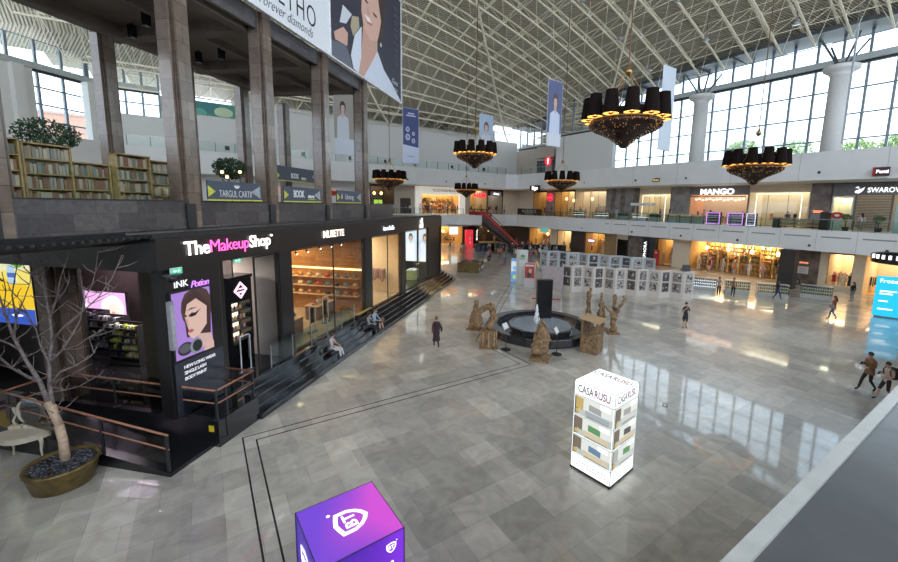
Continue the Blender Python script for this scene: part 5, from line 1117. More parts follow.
# ------------------------------------------------------------ exhibition screens
PNL = mat('white exhibition board', (.60, .55, .50), .55, noise=.02)
def zigzag(label, p0, p1, n, h, seed, tint, m=PNL):
    r_ = random.Random(seed); p0, p1 = Vector(p0), Vector(p1); d = (p1-p0); L_ = d.length; d.normalize(); q = Vector((d.y, -d.x))
    if q.dot(Vector((-1, -1))) < 0: q = -q
    t = thing('folding_screen', label, 'exhibition screen', (p0.x, p0.y, 0))
    for i in range(n):
        a = d*(L_*i/n)+q*(.32 if i % 2 else -.32); c = d*(L_*(i+1)/n)+q*(-.32 if i % 2 else .32)
        e = (c-a); l = e.length; rz = math.atan2(e.y, e.x)
        b = MB(); b.bevbox(0, l, -.03, .03, 0, h, .008); o = b.build('panel', m, t, (a.x, a.y, 0), rz)
        for j in range(2):
            y = .55+j*.92; b = MB(); mats_ = [mat('photo ground %d' % (seed*7+i % 3), R_pick(r_, tint), .4, noise=.6, scale=9), mat('photo dark', (.04, .04, .045), .4, noise=.4), mat('photo light', (.42, .4, .38), .4, noise=.4)]
            side = -1
            b.box(l*.17, l*.83, -.036, -.03, y, y+.8, 0)
            for u_ in range(5):
                x = r_.uniform(.2, .62)*l; z = y+r_.uniform(.05, .5); b.box(x, x+r_.uniform(.08, .2)*l, -.038-.0004*u_, -.036, z, z+r_.uniform(.1, .25), 1+(u_ % 2))
            b.build('photo_print', mats_, o)
    return t
D1 = [(.05, .05, .055), (.08, .07, .07), (.2, .18, .17), (.45, .06, .04), (.3, .28, .26), (.12, .1, .1)]
zigzag('front zigzag row of white exhibition boards with framed photos', (26.75, 25.55), (34.2, 17.3), 12, 2.45, 1, D1)
zigzag('rear zigzag row of white exhibition boards with framed photos', (33.6, 36.0), (39.4, 24.2), 11, 2.45, 5, D1, mat('cool white board', (.50, .52, .54), .55, noise=.02))
t = thing('grey_pillar_sign', 'slim dark grey upright board at the right end of the front exhibition row', 'sign', (36.6, 19.4, 0), -.85)
b = MB(); b.bevbox(-.35, .35, -.06, .06, 0, 2.6, .02); b.build('board', DGREY, t); b = MB(); b.bevbox(-.45, .45, -.25, .25, 0, .06, .01); b.build('base', DARK, t)
t = thing('blank_board', 'pinkish grey blank board on feet left of the front exhibition row', 'board', (25.9, 25.9, 0), -.85)
b = MB(); b.bevbox(-.95, .95, -.03, .03, .12, 2.3, .01); b.build('board', mat('dusty pink grey', (.36, .31, .31), .7), t)
for x in (-.8, .8): b = MB(); b.box(x-.03, x+.03, -.3, .3, 0, .05); b.box(x-.03, x+.03, -.03, .03, 0, .2); b.build('foot', STEEL, t)
def rollup(p, label, rz, w, h, shapes, body=None, e=0):
    t = thing('display_banner', label, 'banner', p, rz)
    b = MB(); b.bevbox(-w/2, w/2, -.04, .04, .05, h, .01); b.build('board', body or PNL, t)
    b = MB(); b.bevbox(-w/2-.05, w/2+.05, -.18, .18, 0, .06, .01); b.build('base', STEEL, t)
    art(t, w*.94, h-.12, shapes, (0, -.045, .1), (0, 0, 0), emit=e)
rollup((25.3, 30.6, 0), 'blue and white narrow lit advertising board left of the tall white one', -.75, .75, 2.5, [((.12, .35, .7), None), ((.7, .78, .85), [(0, .45), (1, .5), (1, .85), (0, .9)]), ((.55, .7, .2), el(.5, .22, .25, .09)), ((.2, .5, .85), el(.5, .6, .3, .08))], e=.7)
rollup((25.2, 29.4, 0), 'tall white board with green patch between the blue and the red one', -.75, 1.1, 3.5, [((.5, .5, .48), None), ((.62, .62, .60), [(.25, 0), (1, 0), (1, 1), (.25, 1)]), ((.1, .3, .1), el(.55, .82, .22, .05)), ((.35, .45, .35), el(.5, .75, .3, .04))])
rollup((25.15, 28.2, 0), 'white board with a red poster right of the tall white board', -.75, 1.05, 2.4, [((.55, .5, .5), None), ((.42, .05, .04), [(.05, .35), (.95, .35), (.95, .98), (.05, .98)]), ((.06, .05, .05), el(.45, .5, .2, .12)), ((.6, .4, .35), el(.55, .66, .14, .1)), ((.7, .6, .6), [(.1, .85), (.9, .85), (.9, .92), (.1, .92)])])
t = thing('glass_table', 'small glass topped table behind the fountain slab', 'table', (25.9, 27.0, 0), -.7)
b = MB(); b.box(-.6, .6, -.3, .3, .74, .76); b.build('table_top', GLASS, t)
for sx in (-.55, .55):
    for sy in (-.26, .26): b = MB(); b.tube((sx, sy, 0), (sx, sy, .74), .018, 6); b.build('leg', STEEL, t)
t = thing('sales_kiosk', 'dark green and brass square sales kiosk with glass counters on the open floor', 'kiosk', (25.6, 39.0, 0), .75)
b = MB(); b.bevbox(-1.5, 1.5, -1.2, 1.2, 0, .75, .03); b.build('counter_body', [mat('dark olive panel', (.035, .04, .025), .35)], t)
b = MB(); b.box(-1.5, 1.5, -1.2, -1.0, .8, 1.1); b.box(-1.5, -1.3, -1.2, 1.2, .8, 1.1); b.box(1.3, 1.5, -1.2, 1.2, .8, 1.1); b.box(-1.5, 1.5, 1.0, 1.2, .8, 1.1); b.build('glass_case', glass_mat('case glass', (.7, .74, .74), 1.5), t)
b = MB(); b.box(-1.55, 1.55, -1.25, 1.25, .75, .8); b.box(-1.55, -1.5, -1.25, 1.25, 0, 1.15); b.build('brass_trim', BR, t)
b = MB()
for i in range(14): b.bevbox(-1.4+i*.2, -1.26+i*.2, -1.17, -1.05, .82, .94, .01)
g = b.build('goods', CA, t); g['kind'] = 'stuff'
b = MB(); b.prism(el(0, 0, .18, .18, 16), 0, .02); b.build('round_emblem', CL['white'], t, (-1.0, -1.21, .4), 0, (PI/2, 0, 0)); b = MB(); b.box(.1, 1.3, -1.22, -1.2, .25, .6); b.build('white_print', CL['white'], t)
# loose things on the floor
t = thing('paper_sheet', 'small white card with dark edge lying on the open floor', 'card', (14.55, 8.05, 0), .5)
b = MB(); b.box(-.16, .16, -.09, .09, 0, .01); b.build('card', BLACK, t); b = MB(); b.box(-.13, .13, -.06, .06, .01, .013); b.build('face', CL['white'], t)
# ------------------------------------------------------------ shops of the right and far walls
FR = {'R': ((51.7, 0, 0), -PI/2), 'G': ((54.0, 0, 6.0), -PI/2), 'B': ((0, 66.0, 0), 0), 'H': ((0, 64.5, 6.0), 0)}
def fp(fr, a, d, z=0):
    (x0, y0, z0), rz = FR[fr]
    c, s_ = math.cos(rz), math.sin(rz); return (x0+c*a-s_*d, y0+s_*a+c*d, z0+z)
def ft(fr, name, label, cat, a, d, z=0, rz=0, group=None): return thing(name, label, cat, fp(fr, a, d, z), FR[fr][1]+rz, group)
WN = [0]
def wall_of(fr, mb, m, label=None):
    WN[0] += 1; return struct('wall_shop_%d' % WN[0], mb, m, FR[fr][0], FR[fr][1], label)
STN = mat('brown polished stone', (.16, .12, .095), .3, noise=.25, scale=1.5); WGOLD = mat('gold ochre wall', (.42, .26, .09), .6, noise=.08)
GSTONE = mat('grey brown stone', (.22, .20, .185), .35, noise=.12, scale=1.5); LCREAM = mat('light cream wall', (.66, .56, .42), .6, noise=.02); DKB = mat('dark brown wall', (.05, .035, .03), .5, noise=.1)
GARM = ['red', 'white', 'navy', 'gold', 'brown', 'beige', 'pink', 'black', 'orange', 'green', 'grey']
USED = set()
def uniq(fmt, cols):
    for c in list(cols)+GARM+['%s and %s' % (a, b_) for a in cols for b_ in GARM]:
        l = fmt % c
        if l not in USED: USED.add(l); return l

def mannequin(fr, a, d, col, where, z=0.02, legs='black'):
    lab = '%s clothed mannequin %s' % (col, where)
    t = ft(fr, 'mannequin', lab, 'mannequin', a, d, z, PI)
    MW = mat('mannequin white', (.62, .58, .52), .4)
    b = MB(); b.smooth = True
    b.lathe([(.06, 1.50), (.07, 1.56), (.10, 1.63), (.10, 1.70), (.06, 1.78), (.01, 1.80)], 10); b.lathe([(.05, 1.40), (.045, 1.52)], 8)
    for s_ in (-1, 1): b.path([(s_*.09, 0, .85), (s_*.1, .01, .48), (s_*.09, -.01, .08), (s_*.09, .1, .03)], [.09, .06, .035, .03], 8); b.path([(s_*.19, 0, 1.38), (s_*.25, -.02, 1.12), (s_*.25, .06, .88), (s_*.25, .1, .8)], [.055, .045, .03, .02], 7)
    b.build('body', MW, t)
    b = MB(); b.smooth = True; b.lathe([(.20, .72), (.17, .9), (.14, 1.1), (.19, 1.32), (.17, 1.40), (.06, 1.44)], 12, sy=.7, cap=False); b.build('clothing', CL[col], t)
    if legs: b = MB(); b.smooth = True; b.lathe([(.19, .42), (.17, .8)], 12, sy=.75, cap=False); b.build('skirt', CL[legs], t)
    b = MB(); b.lathe([(.22, 0), (.22, .02)], 14); b.build('base', STEEL, t)
    return t
def goods_shelf(fr, a, d, w, h, label, cols, rows=4, z=.02, rz=0, m=None):
    t = ft(fr, 'shop_shelf', label, 'shelf', a, d, z, rz)
    b = MB(); b.box(-w/2, w/2, .2, .25, 0, h); b.box(-w/2, -w/2+.05, -.2, .25, 0, h); b.box(w/2-.05, w/2, -.2, .25, 0, h); b.box(-w/2, w/2, -.2, .25, 0, .12); b.build('carcass', m or PALEWOOD, t)
    for r_ in range(rows):
        z_ = .12+(h-.2)*r_/rows; b = MB(); b.box(-w/2+.05, w/2-.05, -.2, .2, z_, z_+.03); q = b.build('shelf_board', m or PALEWOOD, t)
        b = MB(); n_ = max(3, int(w/.17))
        for j in range(n_):
            b.k = R.randrange(len(cols)); x = -w/2+.12+j*(w-.2)/n_; hh = R.uniform(.4, .85)*(h-.2)/rows; b.bevbox(x-.05, x+.06, -.17, .1, z_+.03, z_+.03+hh, .015)
        g = b.build('goods', [CL[c] for c in cols], q); g['kind'] = 'stuff'
    return t
def fixtable(fr, a, d, w, label, top=None, z=.02):
    t = ft(fr, 'display_table', label, 'table', a, d, z)
    b = MB(); b.bevbox(-w/2, w/2, -.4, .4, .74, .8, .01); b.build('table_top', top or WOOD, t)
    for sx in (-1, 1):
        for sy in (-1, 1): b = MB(); b.box(sx*(w/2-.06)-.03, sx*(w/2-.06)+.03, sy*.34-.03, sy*.34+.03, 0, .74); b.build('leg', top or WOOD, t)
    b = MB()
    for j in range(int(w/.25)): b.bevbox(-w/2+.08+j*.25, -w/2+.26+j*.25, -.25, .2, .8, .86+R.uniform(0, .14), .02)
    g = b.build('folded_clothes', CL[GARM[R.randrange(len(GARM))]], t); g['kind'] = 'stuff'
    return t
def bay(fr, y0, y1, h, wallm, power, place, items, col=(1, .68, .36), depth=4.5, frame=None, glass=True, floor=None, header=.35, side=None):
    """a shop behind the wall line; for R/G frames y runs along world Y (a=-Y)"""
    a0, a1 = (-y1, -y0) if fr in 'RG' else (y0, y1)
    b = MB(); b.box(a0, a1, depth, depth+.1, 0, h); b.box(a0-.06, a0+.04, 0, depth, 0, h); b.box(a1-.04, a1+.06, 0, depth, 0, h); b.box(a0, a1, 0, depth, h-.08, h)
    wall_of(fr, b, wallm)
    b = MB(); b.box(a0, a1, 0, depth, 0, .015); wall_of(fr, b, floor or mat('warm shop floor', (.40, .30, .18), .3, noise=.06))
    if header: b = MB(); b.box(a0, a1, -.06, .06, h-header, h); b.box(a0-.08, a0+.06, -.08, .08, 0, h); b.box(a1-.06, a1+.08, -.08, .08, 0, h); wall_of(fr, b, frame or DKB)
    if glass:
        t = ft(fr, 'shop_window', 'glass front of the %s' % place, 'window', a0, 0, .02)
        b = MB(); b.quad((.1, 0, .03), (a1-a0-.1, 0, .03), (a1-a0-.1, 0, h-header), (.1, 0, h-header)); b.build('pane', GLASS, t)
        b = MB(); b.box(.08, a1-a0-.08, -.03, .03, 0, .06)
        for i in range(1, int((a1-a0)/2)+1): x = i*(a1-a0)/(int((a1-a0)/2)+1); b.box(x-.015, x+.015, -.02, .02, .03, h-header)
        b.build('window_frame', DARK, t)
    p = fp(fr, (a0+a1)/2, depth*.7, h-.12)
    area_light('shop_light', p, (a1-a0)*.92, power*({'G': .55, 'H': .75, 'R': .75, 'B': .8}[fr]), (col[0], min(1, col[1]*1.06), min(1, col[2]*1.15)), (0, 0, FR[fr][1]), depth*.5)
    for i, it in enumerate(items):
        k_ = it[0]; a = a0+(a1-a0)*it[1]; d = it[2]
        pos = 'far left' if it[1] < .2 else 'left' if it[1] < .4 else 'middle' if it[1] < .6 else 'right' if it[1] < .82 else 'far right'
        where = '%s of the %s' % (pos, place)
        if k_ == 'm': mannequin(fr, a, d+(.25 if i % 2 else 0), it[3], 'at the '+where, legs=it[4] if len(it) > 4 else None)
        elif k_ == 's': goods_shelf(fr, a, d, it[3], it[4], uniq('%s %s goods shelf at the %s' % ('rear' if d > 3 else 'front', '%s', where), it[5]), it[5], it[6] if len(it) > 6 else 5)
        elif k_ == 'r': rack('rack of %s clothes at the %s' % (it[3][0], where), fp(fr, a, d, .02), FR[fr][1], [CL[c] for c in it[3]], 1.3, 8, 1.5)
        elif k_ == 't': fixtable(fr, a, d, it[3], 'wooden display table at the '+where)
        elif k_ == 'l':
            t = ft(fr, 'pendant_lamp', 'glowing pendant lamp at the '+where, 'lamp', a, d, it[3]); b = MB(); b.smooth = True; b.ell((0, 0, 0), (.22, .22, .26), 10, 8); b.build('bulb', WARM, t); b = MB(); b.tube((0, 0, .2), (0, 0, h-it[3]-.08), .012, 4); b.build('cord', DARK, t)
def pier(fr, y0, y1, h, m, d0=-.15, d1=1.2, label=None):
    a0, a1 = (-y1, -y0) if fr in 'RG' else (y0, y1)
    b = MB(); b.box(a0, a1, d0, d1, 0, h); wall_of(fr, b, m, label)
hR = 3.95
bay('R', 2.5, 10.3, hR, LCREAM, 420, 'open shop at the right edge', [('t', .62, 3.6, 1.8), ('s', .62, 4.2, 1.6, 2.0, ['brown', 'red']), ('r', .06, 2.6, ['green', 'black'])], glass=False, floor=mat('honey floor', (.55, .34, .08), .3), frame=LCREAM, header=.25)
t = ft('R', 'reception_desk', 'reddish wooden desk with a dark opening inside the open shop', 'desk', -8.4, 3.2, .02); b = MB(); b.bevbox(-1.1, 1.1, -.4, .4, .9, 1.0, .02); b.build('table_top', WOOD, t); b = MB(); b.box(-1.05, -.4, -.36, .36, 0, .9); b.box(.4, 1.05, -.36, .36, 0, .9); b.build('cabinet', mat('red brown wood', (.26, .1, .04), .4), t); b = MB(); b.box(-.35, .35, .1, .3, 0, .85); b.build('back_board', BLACK, t)
pier('R', 10.3, 11.1, hR, LCREAM); pier('R', 13.06, 13.7, hR, LCREAM)
bay('R', 11.1, 13.06, hR, LCREAM, 170, 'small framed ground floor window', [('m', .2, .9, 'red'), ('m', .4, 1.1, 'beige', 'white'), ('m', .6, .8, 'white', 'white'), ('m', .79, 1.1, 'navy', 'navy'), ('r', .3, 2.6, ['red', 'white'])], frame=WOOD)
b = MB(); b.box(-13.06, -11.1, -.1, .1, 0, .5); wall_of('R', b, LCREAM)
pier('R', 13.7, 16.4, hR, STN, label='brown polished stone wall')
for nm, y, z, w_, h_, m in (('white notice with small red strip on the brown stone wall', 15.0, 1.3, .9, .75, CL['white']), ('small orange lit strip sign on the brown stone wall', 15.0, 2.35, .75, .18, glow('orange sign', (1, .3, .15), 1)), ('small black and white floor level sign at the brown stone wall', 15.4, .15, .55, .5, CL['black'])):
    t = ft('R', 'wall_sign', nm, 'sign', -y, -.2, z); b = MB(); b.bevbox(-w_/2, w_/2, 0, .05, 0, h_, .01); b.build('board', m, t)
    b = MB()
    for i in range(3): b.box(-w_*.35, w_*.35, -.006, 0, h_*(.2+i*.25), h_*(.28+i*.25))
    b.build('print', CL['grey'] if m != CL['black'] else CL['white'], t)
t = thing('square_column', 'black square column between the glass counters and the golden store', 'column', (48.6, 15.4, 0)); b = MB(); b.bevbox(-.55, .55, -.65, .65, 0, 3.95, .02); b.build('shaft', mat('dark column', (.035, .028, .026), .3), t); b = MB(); b.box(-.6, .6, -.7, .7, 0, .12); b.build('base', DARK, t)
its = []
cs = ['gold', 'red', 'white', 'brown', 'orange', 'beige', 'pink', 'green', 'black', 'grey', 'navy']
for i in range(9): its.append(('s', .06+i*.11, 4.1, 1.2, 3.55, [cs[(i*3) % 11], 'gold', cs[(i*5+1) % 11], 'white'], 7))
for i in range(8): its.append(('s', .08+i*.115, 1.9, .98, 2.2+.35*(i % 3), [cs[(i*4+2) % 11], 'orange', 'gold', 'beige'], 5))
for i in range(7): its.append(('m', .07+i*.14, .75, ['gold', 'red', 'beige', 'orange', 'white', 'pink', 'brown'][i]))
for i in range(4): its.append(('l', .12+i*.25, 1.6, 2.9))
bay('R', 16.6, 27.1, hR, WGOLD, 1150, 'long golden ground floor store', its, frame=WGOLD, glass=False, header=.2)
pier('R', 27.1, 29.4, hR, LCREAM)
bay('R', 29.4, 31.7, hR, WGOLD, 150, 'shop beside the tall black sign', [('m', .2, .9, 'white'), ('m', .5, 1.2, 'orange'), ('m', .8, .9, 'gold'), ('s', .5, 3.6, 1.8, 2.6, ['orange', 'gold', 'white'], 6)], frame=BLACK)
pier('R', 31.7, 33.7, hR, BLACK, -.5, 1.2)
t = ft('R', 'shop_sign', 'tall black sign with white vertical capitals on the ground floor', 'sign', -33.2, -.62, .0)
b = MB(); b.bevbox(-.45, .45, 0, .1, 0, 3.4, .01); b.build('board', BLACK, t); text('SEPHORA', .62, glow('crisp white', (1, 1, 1), 1.4), t, (.02, -.01, 1.75), (PI/2, -PI/2, 0), off=.012, ext=.004, space=1.05)
t = ft('R', 'display_stand', 'red upright promotion stand right of the tall black sign', 'display stand', -31.2, -.9, 0); b = MB(); b.bevbox(-.35, .35, -.15, .15, 0, 2.2, .02); b.build('body', CL['red'], t); b = MB(); b.ell((0, -.16, 1.8), (.16, .02, .14), 10, 6); b.build('emblem', CL['white'], t)
pier('R', 33.7, 36.2, hR, STN); pier('R', 36.2, 36.4, hR, DARK)
bay('R', 36.4, 38.4, hR, DKB, 8, 'dark doorway between the brown stone panels', [], frame=LCREAM, header=.9)
pier('R', 38.4, 40.6, hR, mat('ochre stone', (.3, .19, .085), .35, noise=.15))
bay('R', 40.6, 44.6, hR, WGOLD, 220, 'shop with the lilac lit sign', [('m', .2, .8, 'red'), ('m', .75, .9, 'white'), ('s', .3, 3.4, 1.5, 2.6, ['gold', 'white', 'pink'], 6), ('s', .75, 3.4, 1.5, 2.6, ['orange', 'white', 'beige'], 6)])
t = ft('R', 'light_sign', 'small lilac lit strip sign in the ground floor shop window', 'sign', -43.2, -.15, 2.1); b = MB(); b.bevbox(-.7, .7, 0, .08, 0, .55, .02); b.build('housing', DARK, t); b = MB(); b.box(-.62, .62, -.01, 0, .1, .45); b.build('lit_face', glow('lilac sign', (.75, .55, 1), 1.8), t)
pier('R', 44.6, 47.6, hR, DKB)
bay('R', 47.6, 51.0, hR, LCREAM, 190, 'shop left of the lilac sign', [('m', .3, .8, 'gold'), ('m', .6, 1.0, 'brown', 'brown'), ('s', .5, 3.4, 2.2, 2.6, ['brown', 'gold', 'black'], 6)])
pier('R', 51.0, 52.6, hR, LCREAM)
bay('R', 52.6, 58.5, hR, WGOLD, 330, 'shop under the teal panel', [('m', .2, .8, 'red'), ('m', .45, .9, 'white'), ('m', .7, .8, 'pink'), ('s', .25, 3.4, 1.8, 2.6, ['red', 'white', 'brown'], 6), ('s', .7, 3.4, 1.8, 2.6, ['pink', 'gold', 'red'], 6), ('l', .6, 1.5, 2.6)])
t = ft('R', 'shop_sign', 'teal green panel sign above the shop by the escalators', 'sign', -54.3, -.15, 3.0); b = MB(); b.bevbox(-1.1, 1.1, 0, .08, 0, .8, .01); b.build('board', glow('teal panel', (.1, .5, .42), .8), t); b = MB(); b.box(-.8, .8, -.01, 0, .35, .45); b.build('print', CL['white'], t)
pier('R', 58.5, 66, hR, DKB)
# far ground floor
def st(i): return {0: 'left', 1: 'middle', 2: 'right'}[i]
bay('B', 22, 33, hR, WGOLD, 380, 'far shop behind the black block', [('m', .8, .8, 'white'), ('m', .9, 1.0, 'gold'), ('s', .6, 3.4, 2.0, 2.4, ['white', 'gold'], 5)])
pier('B', 33, 34.2, hR, LCREAM)
bay('B', 34.2, 41.2, hR, WGOLD, 480, 'far shop behind the red pillar', [('m', .12, .8, 'orange'), ('m', .3, .8, 'gold'), ('m', .78, .8, 'brown'), ('t', .3, 1.8, 1.6), ('t', .7, 1.8, 1.6), ('s', .25, 3.8, 2, 2.4, ['gold', 'orange', 'white'], 5), ('s', .7, 3.8, 2, 2.4, ['brown', 'gold', 'beige'], 5), ('l', .5, 1.5, 2.6)], glass=False)
t = ft('B', 'light_poster', 'white lit square poster in the far ground floor shop', 'poster', 39.0, -.3, 2.0); b = MB(); b.bevbox(-1.0, 1.0, 0, .1, 0, 1.6, .02); b.build('light_box', STEEL, t); b = MB(); b.box(-.92, .92, -.01, 0, .08, 1.52); b.build('lit_face', glow('poster white', (.95, .98, .9), 1.3), t)
pier('B', 41.2, 42.6, hR, DKB)
t = ft('B', 'advertising_pillar', 'bright red lit pillar in front of the far ground floor shops', 'pillar', 40.6, -3.2, 0); b = MB(); b.bevbox(-.75, .75, -.3, .3, 0, 3.1, .03); b.build('body', glow('red pillar', (.8, .03, .05), .9), t)
b = MB()
for i in range(3): b.box(-.1, .25, -.31, -.3, .5+i*.8, 1.0+i*.8)
b.build('print', CL['white'], t)
t = ft('B', 'shop_sign', 'tall black sign with white vertical letters beneath the escalator', 'sign', 43.6, -1.4, .2); b = MB(); b.bevbox(-.45, .45, 0, .12, 0, 3.5, .02); b.build('board', BLACK, t); text('MATINAL', .5, glow('crisp white', (1, 1, 1)), t, (.02, -.01, 1.75), (PI/2, -PI/2, 0), off=.01, ext=.004)
bay('B', 44.2, 52, hR, DKB, 120, 'dim far shop under the escalators', [('l', .2, 1.5, 2.4), ('l', .55, 1.5, 2.6), ('m', .35, .8, 'red'), ('m', .7, .8, 'pink')])
b = MB(); b.box(-10, 22, -.2, .2, 0, hR); wall_of('B', b, LCREAM)
# gallery shops on the right -----------------------------------------------
hG = 4.75
b = MB(); b.box(-75, 12, -.02, 0, 0, 0.01) 
pier('G', -12, 3.0, hG, STN)
bay('G', 3.0, 14.1, hG, DGREY, 170, 'dark gallery shop behind slatted shutters', [('s', .6, 3.6, 2, 2.2, ['white', 'grey'], 4), ('m', .3, 1.0, 'grey')], col=(1, .9, .7), frame=DKB, glass=False, header=.1)
b = MB()
for i in range(60): b.box(-14.0+i*.18, -13.9+i*.18, -.12, -.04, 3.45, 4.75)
b.box(-14.0, -3, -.06, 0, 3.45, 4.75); wall_of('G', b, mat('grey metal curtain', (.2, .19, .185), .35, .4))
b = MB()
for i in range(22): b.box(-12.2, -9.5, -.06, -.02, .3+i*.15, .37+i*.15)
b.box(-12.25, -12.1, -.1, 0, 0, 3.5); b.box(-9.6, -9.45, -.1, 0, 0, 3.5); wall_of('G', b, mat('brown grey shutter', (.16, .13, .11), .4))
t = ft('G', 'shop_sign', 'white letters with a bird emblem on the grey metal curtain at the right', 'sign', -11.4, -.14, 3.95)
SWW = glow('blue white letters', (.9, .95, 1), 1.7)
text('SWAROVSKI', .66, SWW, t, (0, 0, 0), align='LEFT', off=.006, ext=.02, sx=.82)
b = MB(); b.add([(-.95, -.0, -.2), (-.6, 0, -.3), (-.35, 0, -.05), (-.2, 0, .3), (-.5, 0, .12), (-.75, 0, .16), (-.55, 0, -.02), (-.85, 0, .0)], [tuple(range(8))]); b.add([(-.95, 0, .28), (-.7, 0, .38), (-.62, 0, .22), (-.8, 0, .25)], [(0, 1, 2, 3)]); b.build('bird_emblem', SWW, t)
bay('G', 12.35, 13.95, 3.4, LCREAM, 60, 'narrow gallery window beside the shutters', [('m', .5, .8, 'white')], col=(.9, .9, .6), depth=1.8, frame=STEEL, header=.1)
pier('G', 14.1, 15.8, hG, STN, -.3, .6)
t = ft('G', 'wall_sign', 'orange strip over a grey notice on the brown marble pier of the gallery', 'sign', -15.0, -.4, .8); b = MB(); b.bevbox(-.55, .55, 0, .05, 0, .7, .01); b.build('board', CL['grey'], t); b = MB(); b.box(-.4, .4, -.01, .04, .85, 1.1); b.build('orange_strip', glow('orange sign', (1, .3, .15)), t)
bay('G', 15.9, 21.8, hG, LCREAM, 330, 'cream gallery window with the lit frame', [('m', .35, 1.2, 'orange'), ('m', .62, 1.4, 'beige', 'white'), ('m', .75, 1.0, 'black', 'black'), ('t', .5, 2.4, 1.2)], col=(1, .85, .62), frame=LCREAM, header=.9)
b = MB(); FRM = glow('warm frame light', (1, .9, .7), 1.6)
for (x0, x1, z0, z1) in ((-21.0, -16.6, 3.65, 3.73), (-21.04, -20.96, 0, 3.73), (-16.64, -16.56, 0, 3.73)): b.box(x0, x1, -.13, -.09, z0, z1)
t = ft('G', 'lit_portal', 'thin warm lit frame around the cream gallery window', 'lamp', 0, 0, 0); b.build('light_strip', FRM, t)
its = [('m', .12, .8, 'red'), ('m', .86, .8, 'brown'), ('r', .3, 2.4, ['brown', 'black']), ('r', .6, 2.6, ['white', 'beige']), ('t', .45, 1.4, 1.6), ('s', .3, 4.1, 2.2, 2.6, ['brown', 'white', 'beige'], 5), ('s', .72, 4.1, 2.2, 2.6, ['white', 'black', 'beige'], 5)]
bay('G', 21.9, 29.0, hG, mat('peach wall', (.6, .36, .22), .6), 380, 'peach coloured gallery shop', its, col=(1, .72, .5), frame=mat('grey header', (.22, .2, .2), .5), header=1.15, glass=False)
t = ft('G', 'shop_sign', 'big white capitals over the peach coloured gallery shop', 'sign', -25.6, -.09, 4.0); text('MANGO', .95, glow('pure white letters', (1, 1, 1), 1.8), t, (0, 0, 0), off=.03, ext=.03, sx=1.15)
b = MB(); b.box(-4.2, 3.4, .02, .06, -.62, -.52); b.build('mounting_bar', DARK, t)
t = ft('G', 'ceiling_lamps', 'long white lit light strip pattern in the peach coloured shop', 'lamp', -25.4, .3, 3.05)
b = MB()
for i in range(14): b.ell((-2.9+i*.44, 0, .1*math.sin(i*2.1)), (.16, .06, .1), 8, 5)
b.build('bulbs', glow('white bulbs', (1, .92, .8), 2.5), t)
pier('G', 29.0, 31.6, hG, GSTONE, -.3, .6); 
bay('G', 31.6, 36.6, hG, LCREAM, 260, 'gallery window left of the wide pier', [('m', .65, 1.2, 'white', 'white'), ('m', .78, 1.6, 'gold'), ('t', .4, 2.4, 1.4)], col=(1, .85, .58), frame=LCREAM, header=.95)
t = ft('G', 'lit_portal', 'thin warm lit frame around the gallery window left of the wide stone pier', 'lamp', 0, 0, 0); b = MB()
for (x0, x1, z0, z1) in ((-36.0, -32.4, 3.55, 3.63), (-36.04, -35.96, 0, 3.6), (-32.44, -32.36, 0, 3.6)): b.box(x0, x1, -.13, -.09, z0, z1)
b.build('light_strip', FRM, t)
for y0, y1, m in ((36.6, 37.6, STN), (37.6, 39.0, GSTONE), (39.0, 39.8, STN), (39.8, 40.8, GSTONE), (40.8, 41.6, STN), (41.6, 42.6, GSTONE)): pier('G', y0, y1, hG, m, -.2, .6)
bay('G', 42.6, 49.2, hG, LCREAM, 240, 'cream gallery shop at the centre', [('m', .2, 1.2, 'pink'), ('s', .45, 3.8, 1.6, 2.3, ['white', 'beige'], 5), ('s', .75, 3.8, 1.6, 2.3, ['pink', 'white'], 5), ('l', .3, 2.0, 3.2)], col=(1, .8, .6), frame=LCREAM, header=.4)
bay('G', 49.4, 54.4, hG, WGOLD, 240, 'gallery shop right of the round sign', [('m', .3, 1.2, 'gold'), ('l', .3, 1.6, 3.2), ('l', .6, 1.9, 2.9), ('s', .6, 3.6, 1.6, 2.3, ['gold', 'white'], 5)])
pier('G', 54.4, 56.2, hG, GSTONE, -.3, .6)
bay('G', 56.2, 60.2, hG, WGOLD, 150, 'gallery shop left of the red round sign', [('m', .5, 1.2, 'black'), ('l', .7, 1.6, 3.0)])
RED = glow('red sign', (.95, .02, .06), 1.2)
t = ft('G', 'round_sign', 'bright red round sign on a grey pier of the gallery', 'sign', -55.2, -.31, 3.4); b = MB(); b.prism(el(0, 0, .75, .75, 24), 0, .12); b.build('disc', RED, t, (0, 0, 0), 0, (PI/2, 0, 0)); b = MB(); b.box(-.45, .45, -.14, -.12, -.08, .08); b.build('print', CL['white'], t)
pier('G', 60.2, 70, hG, LCREAM)
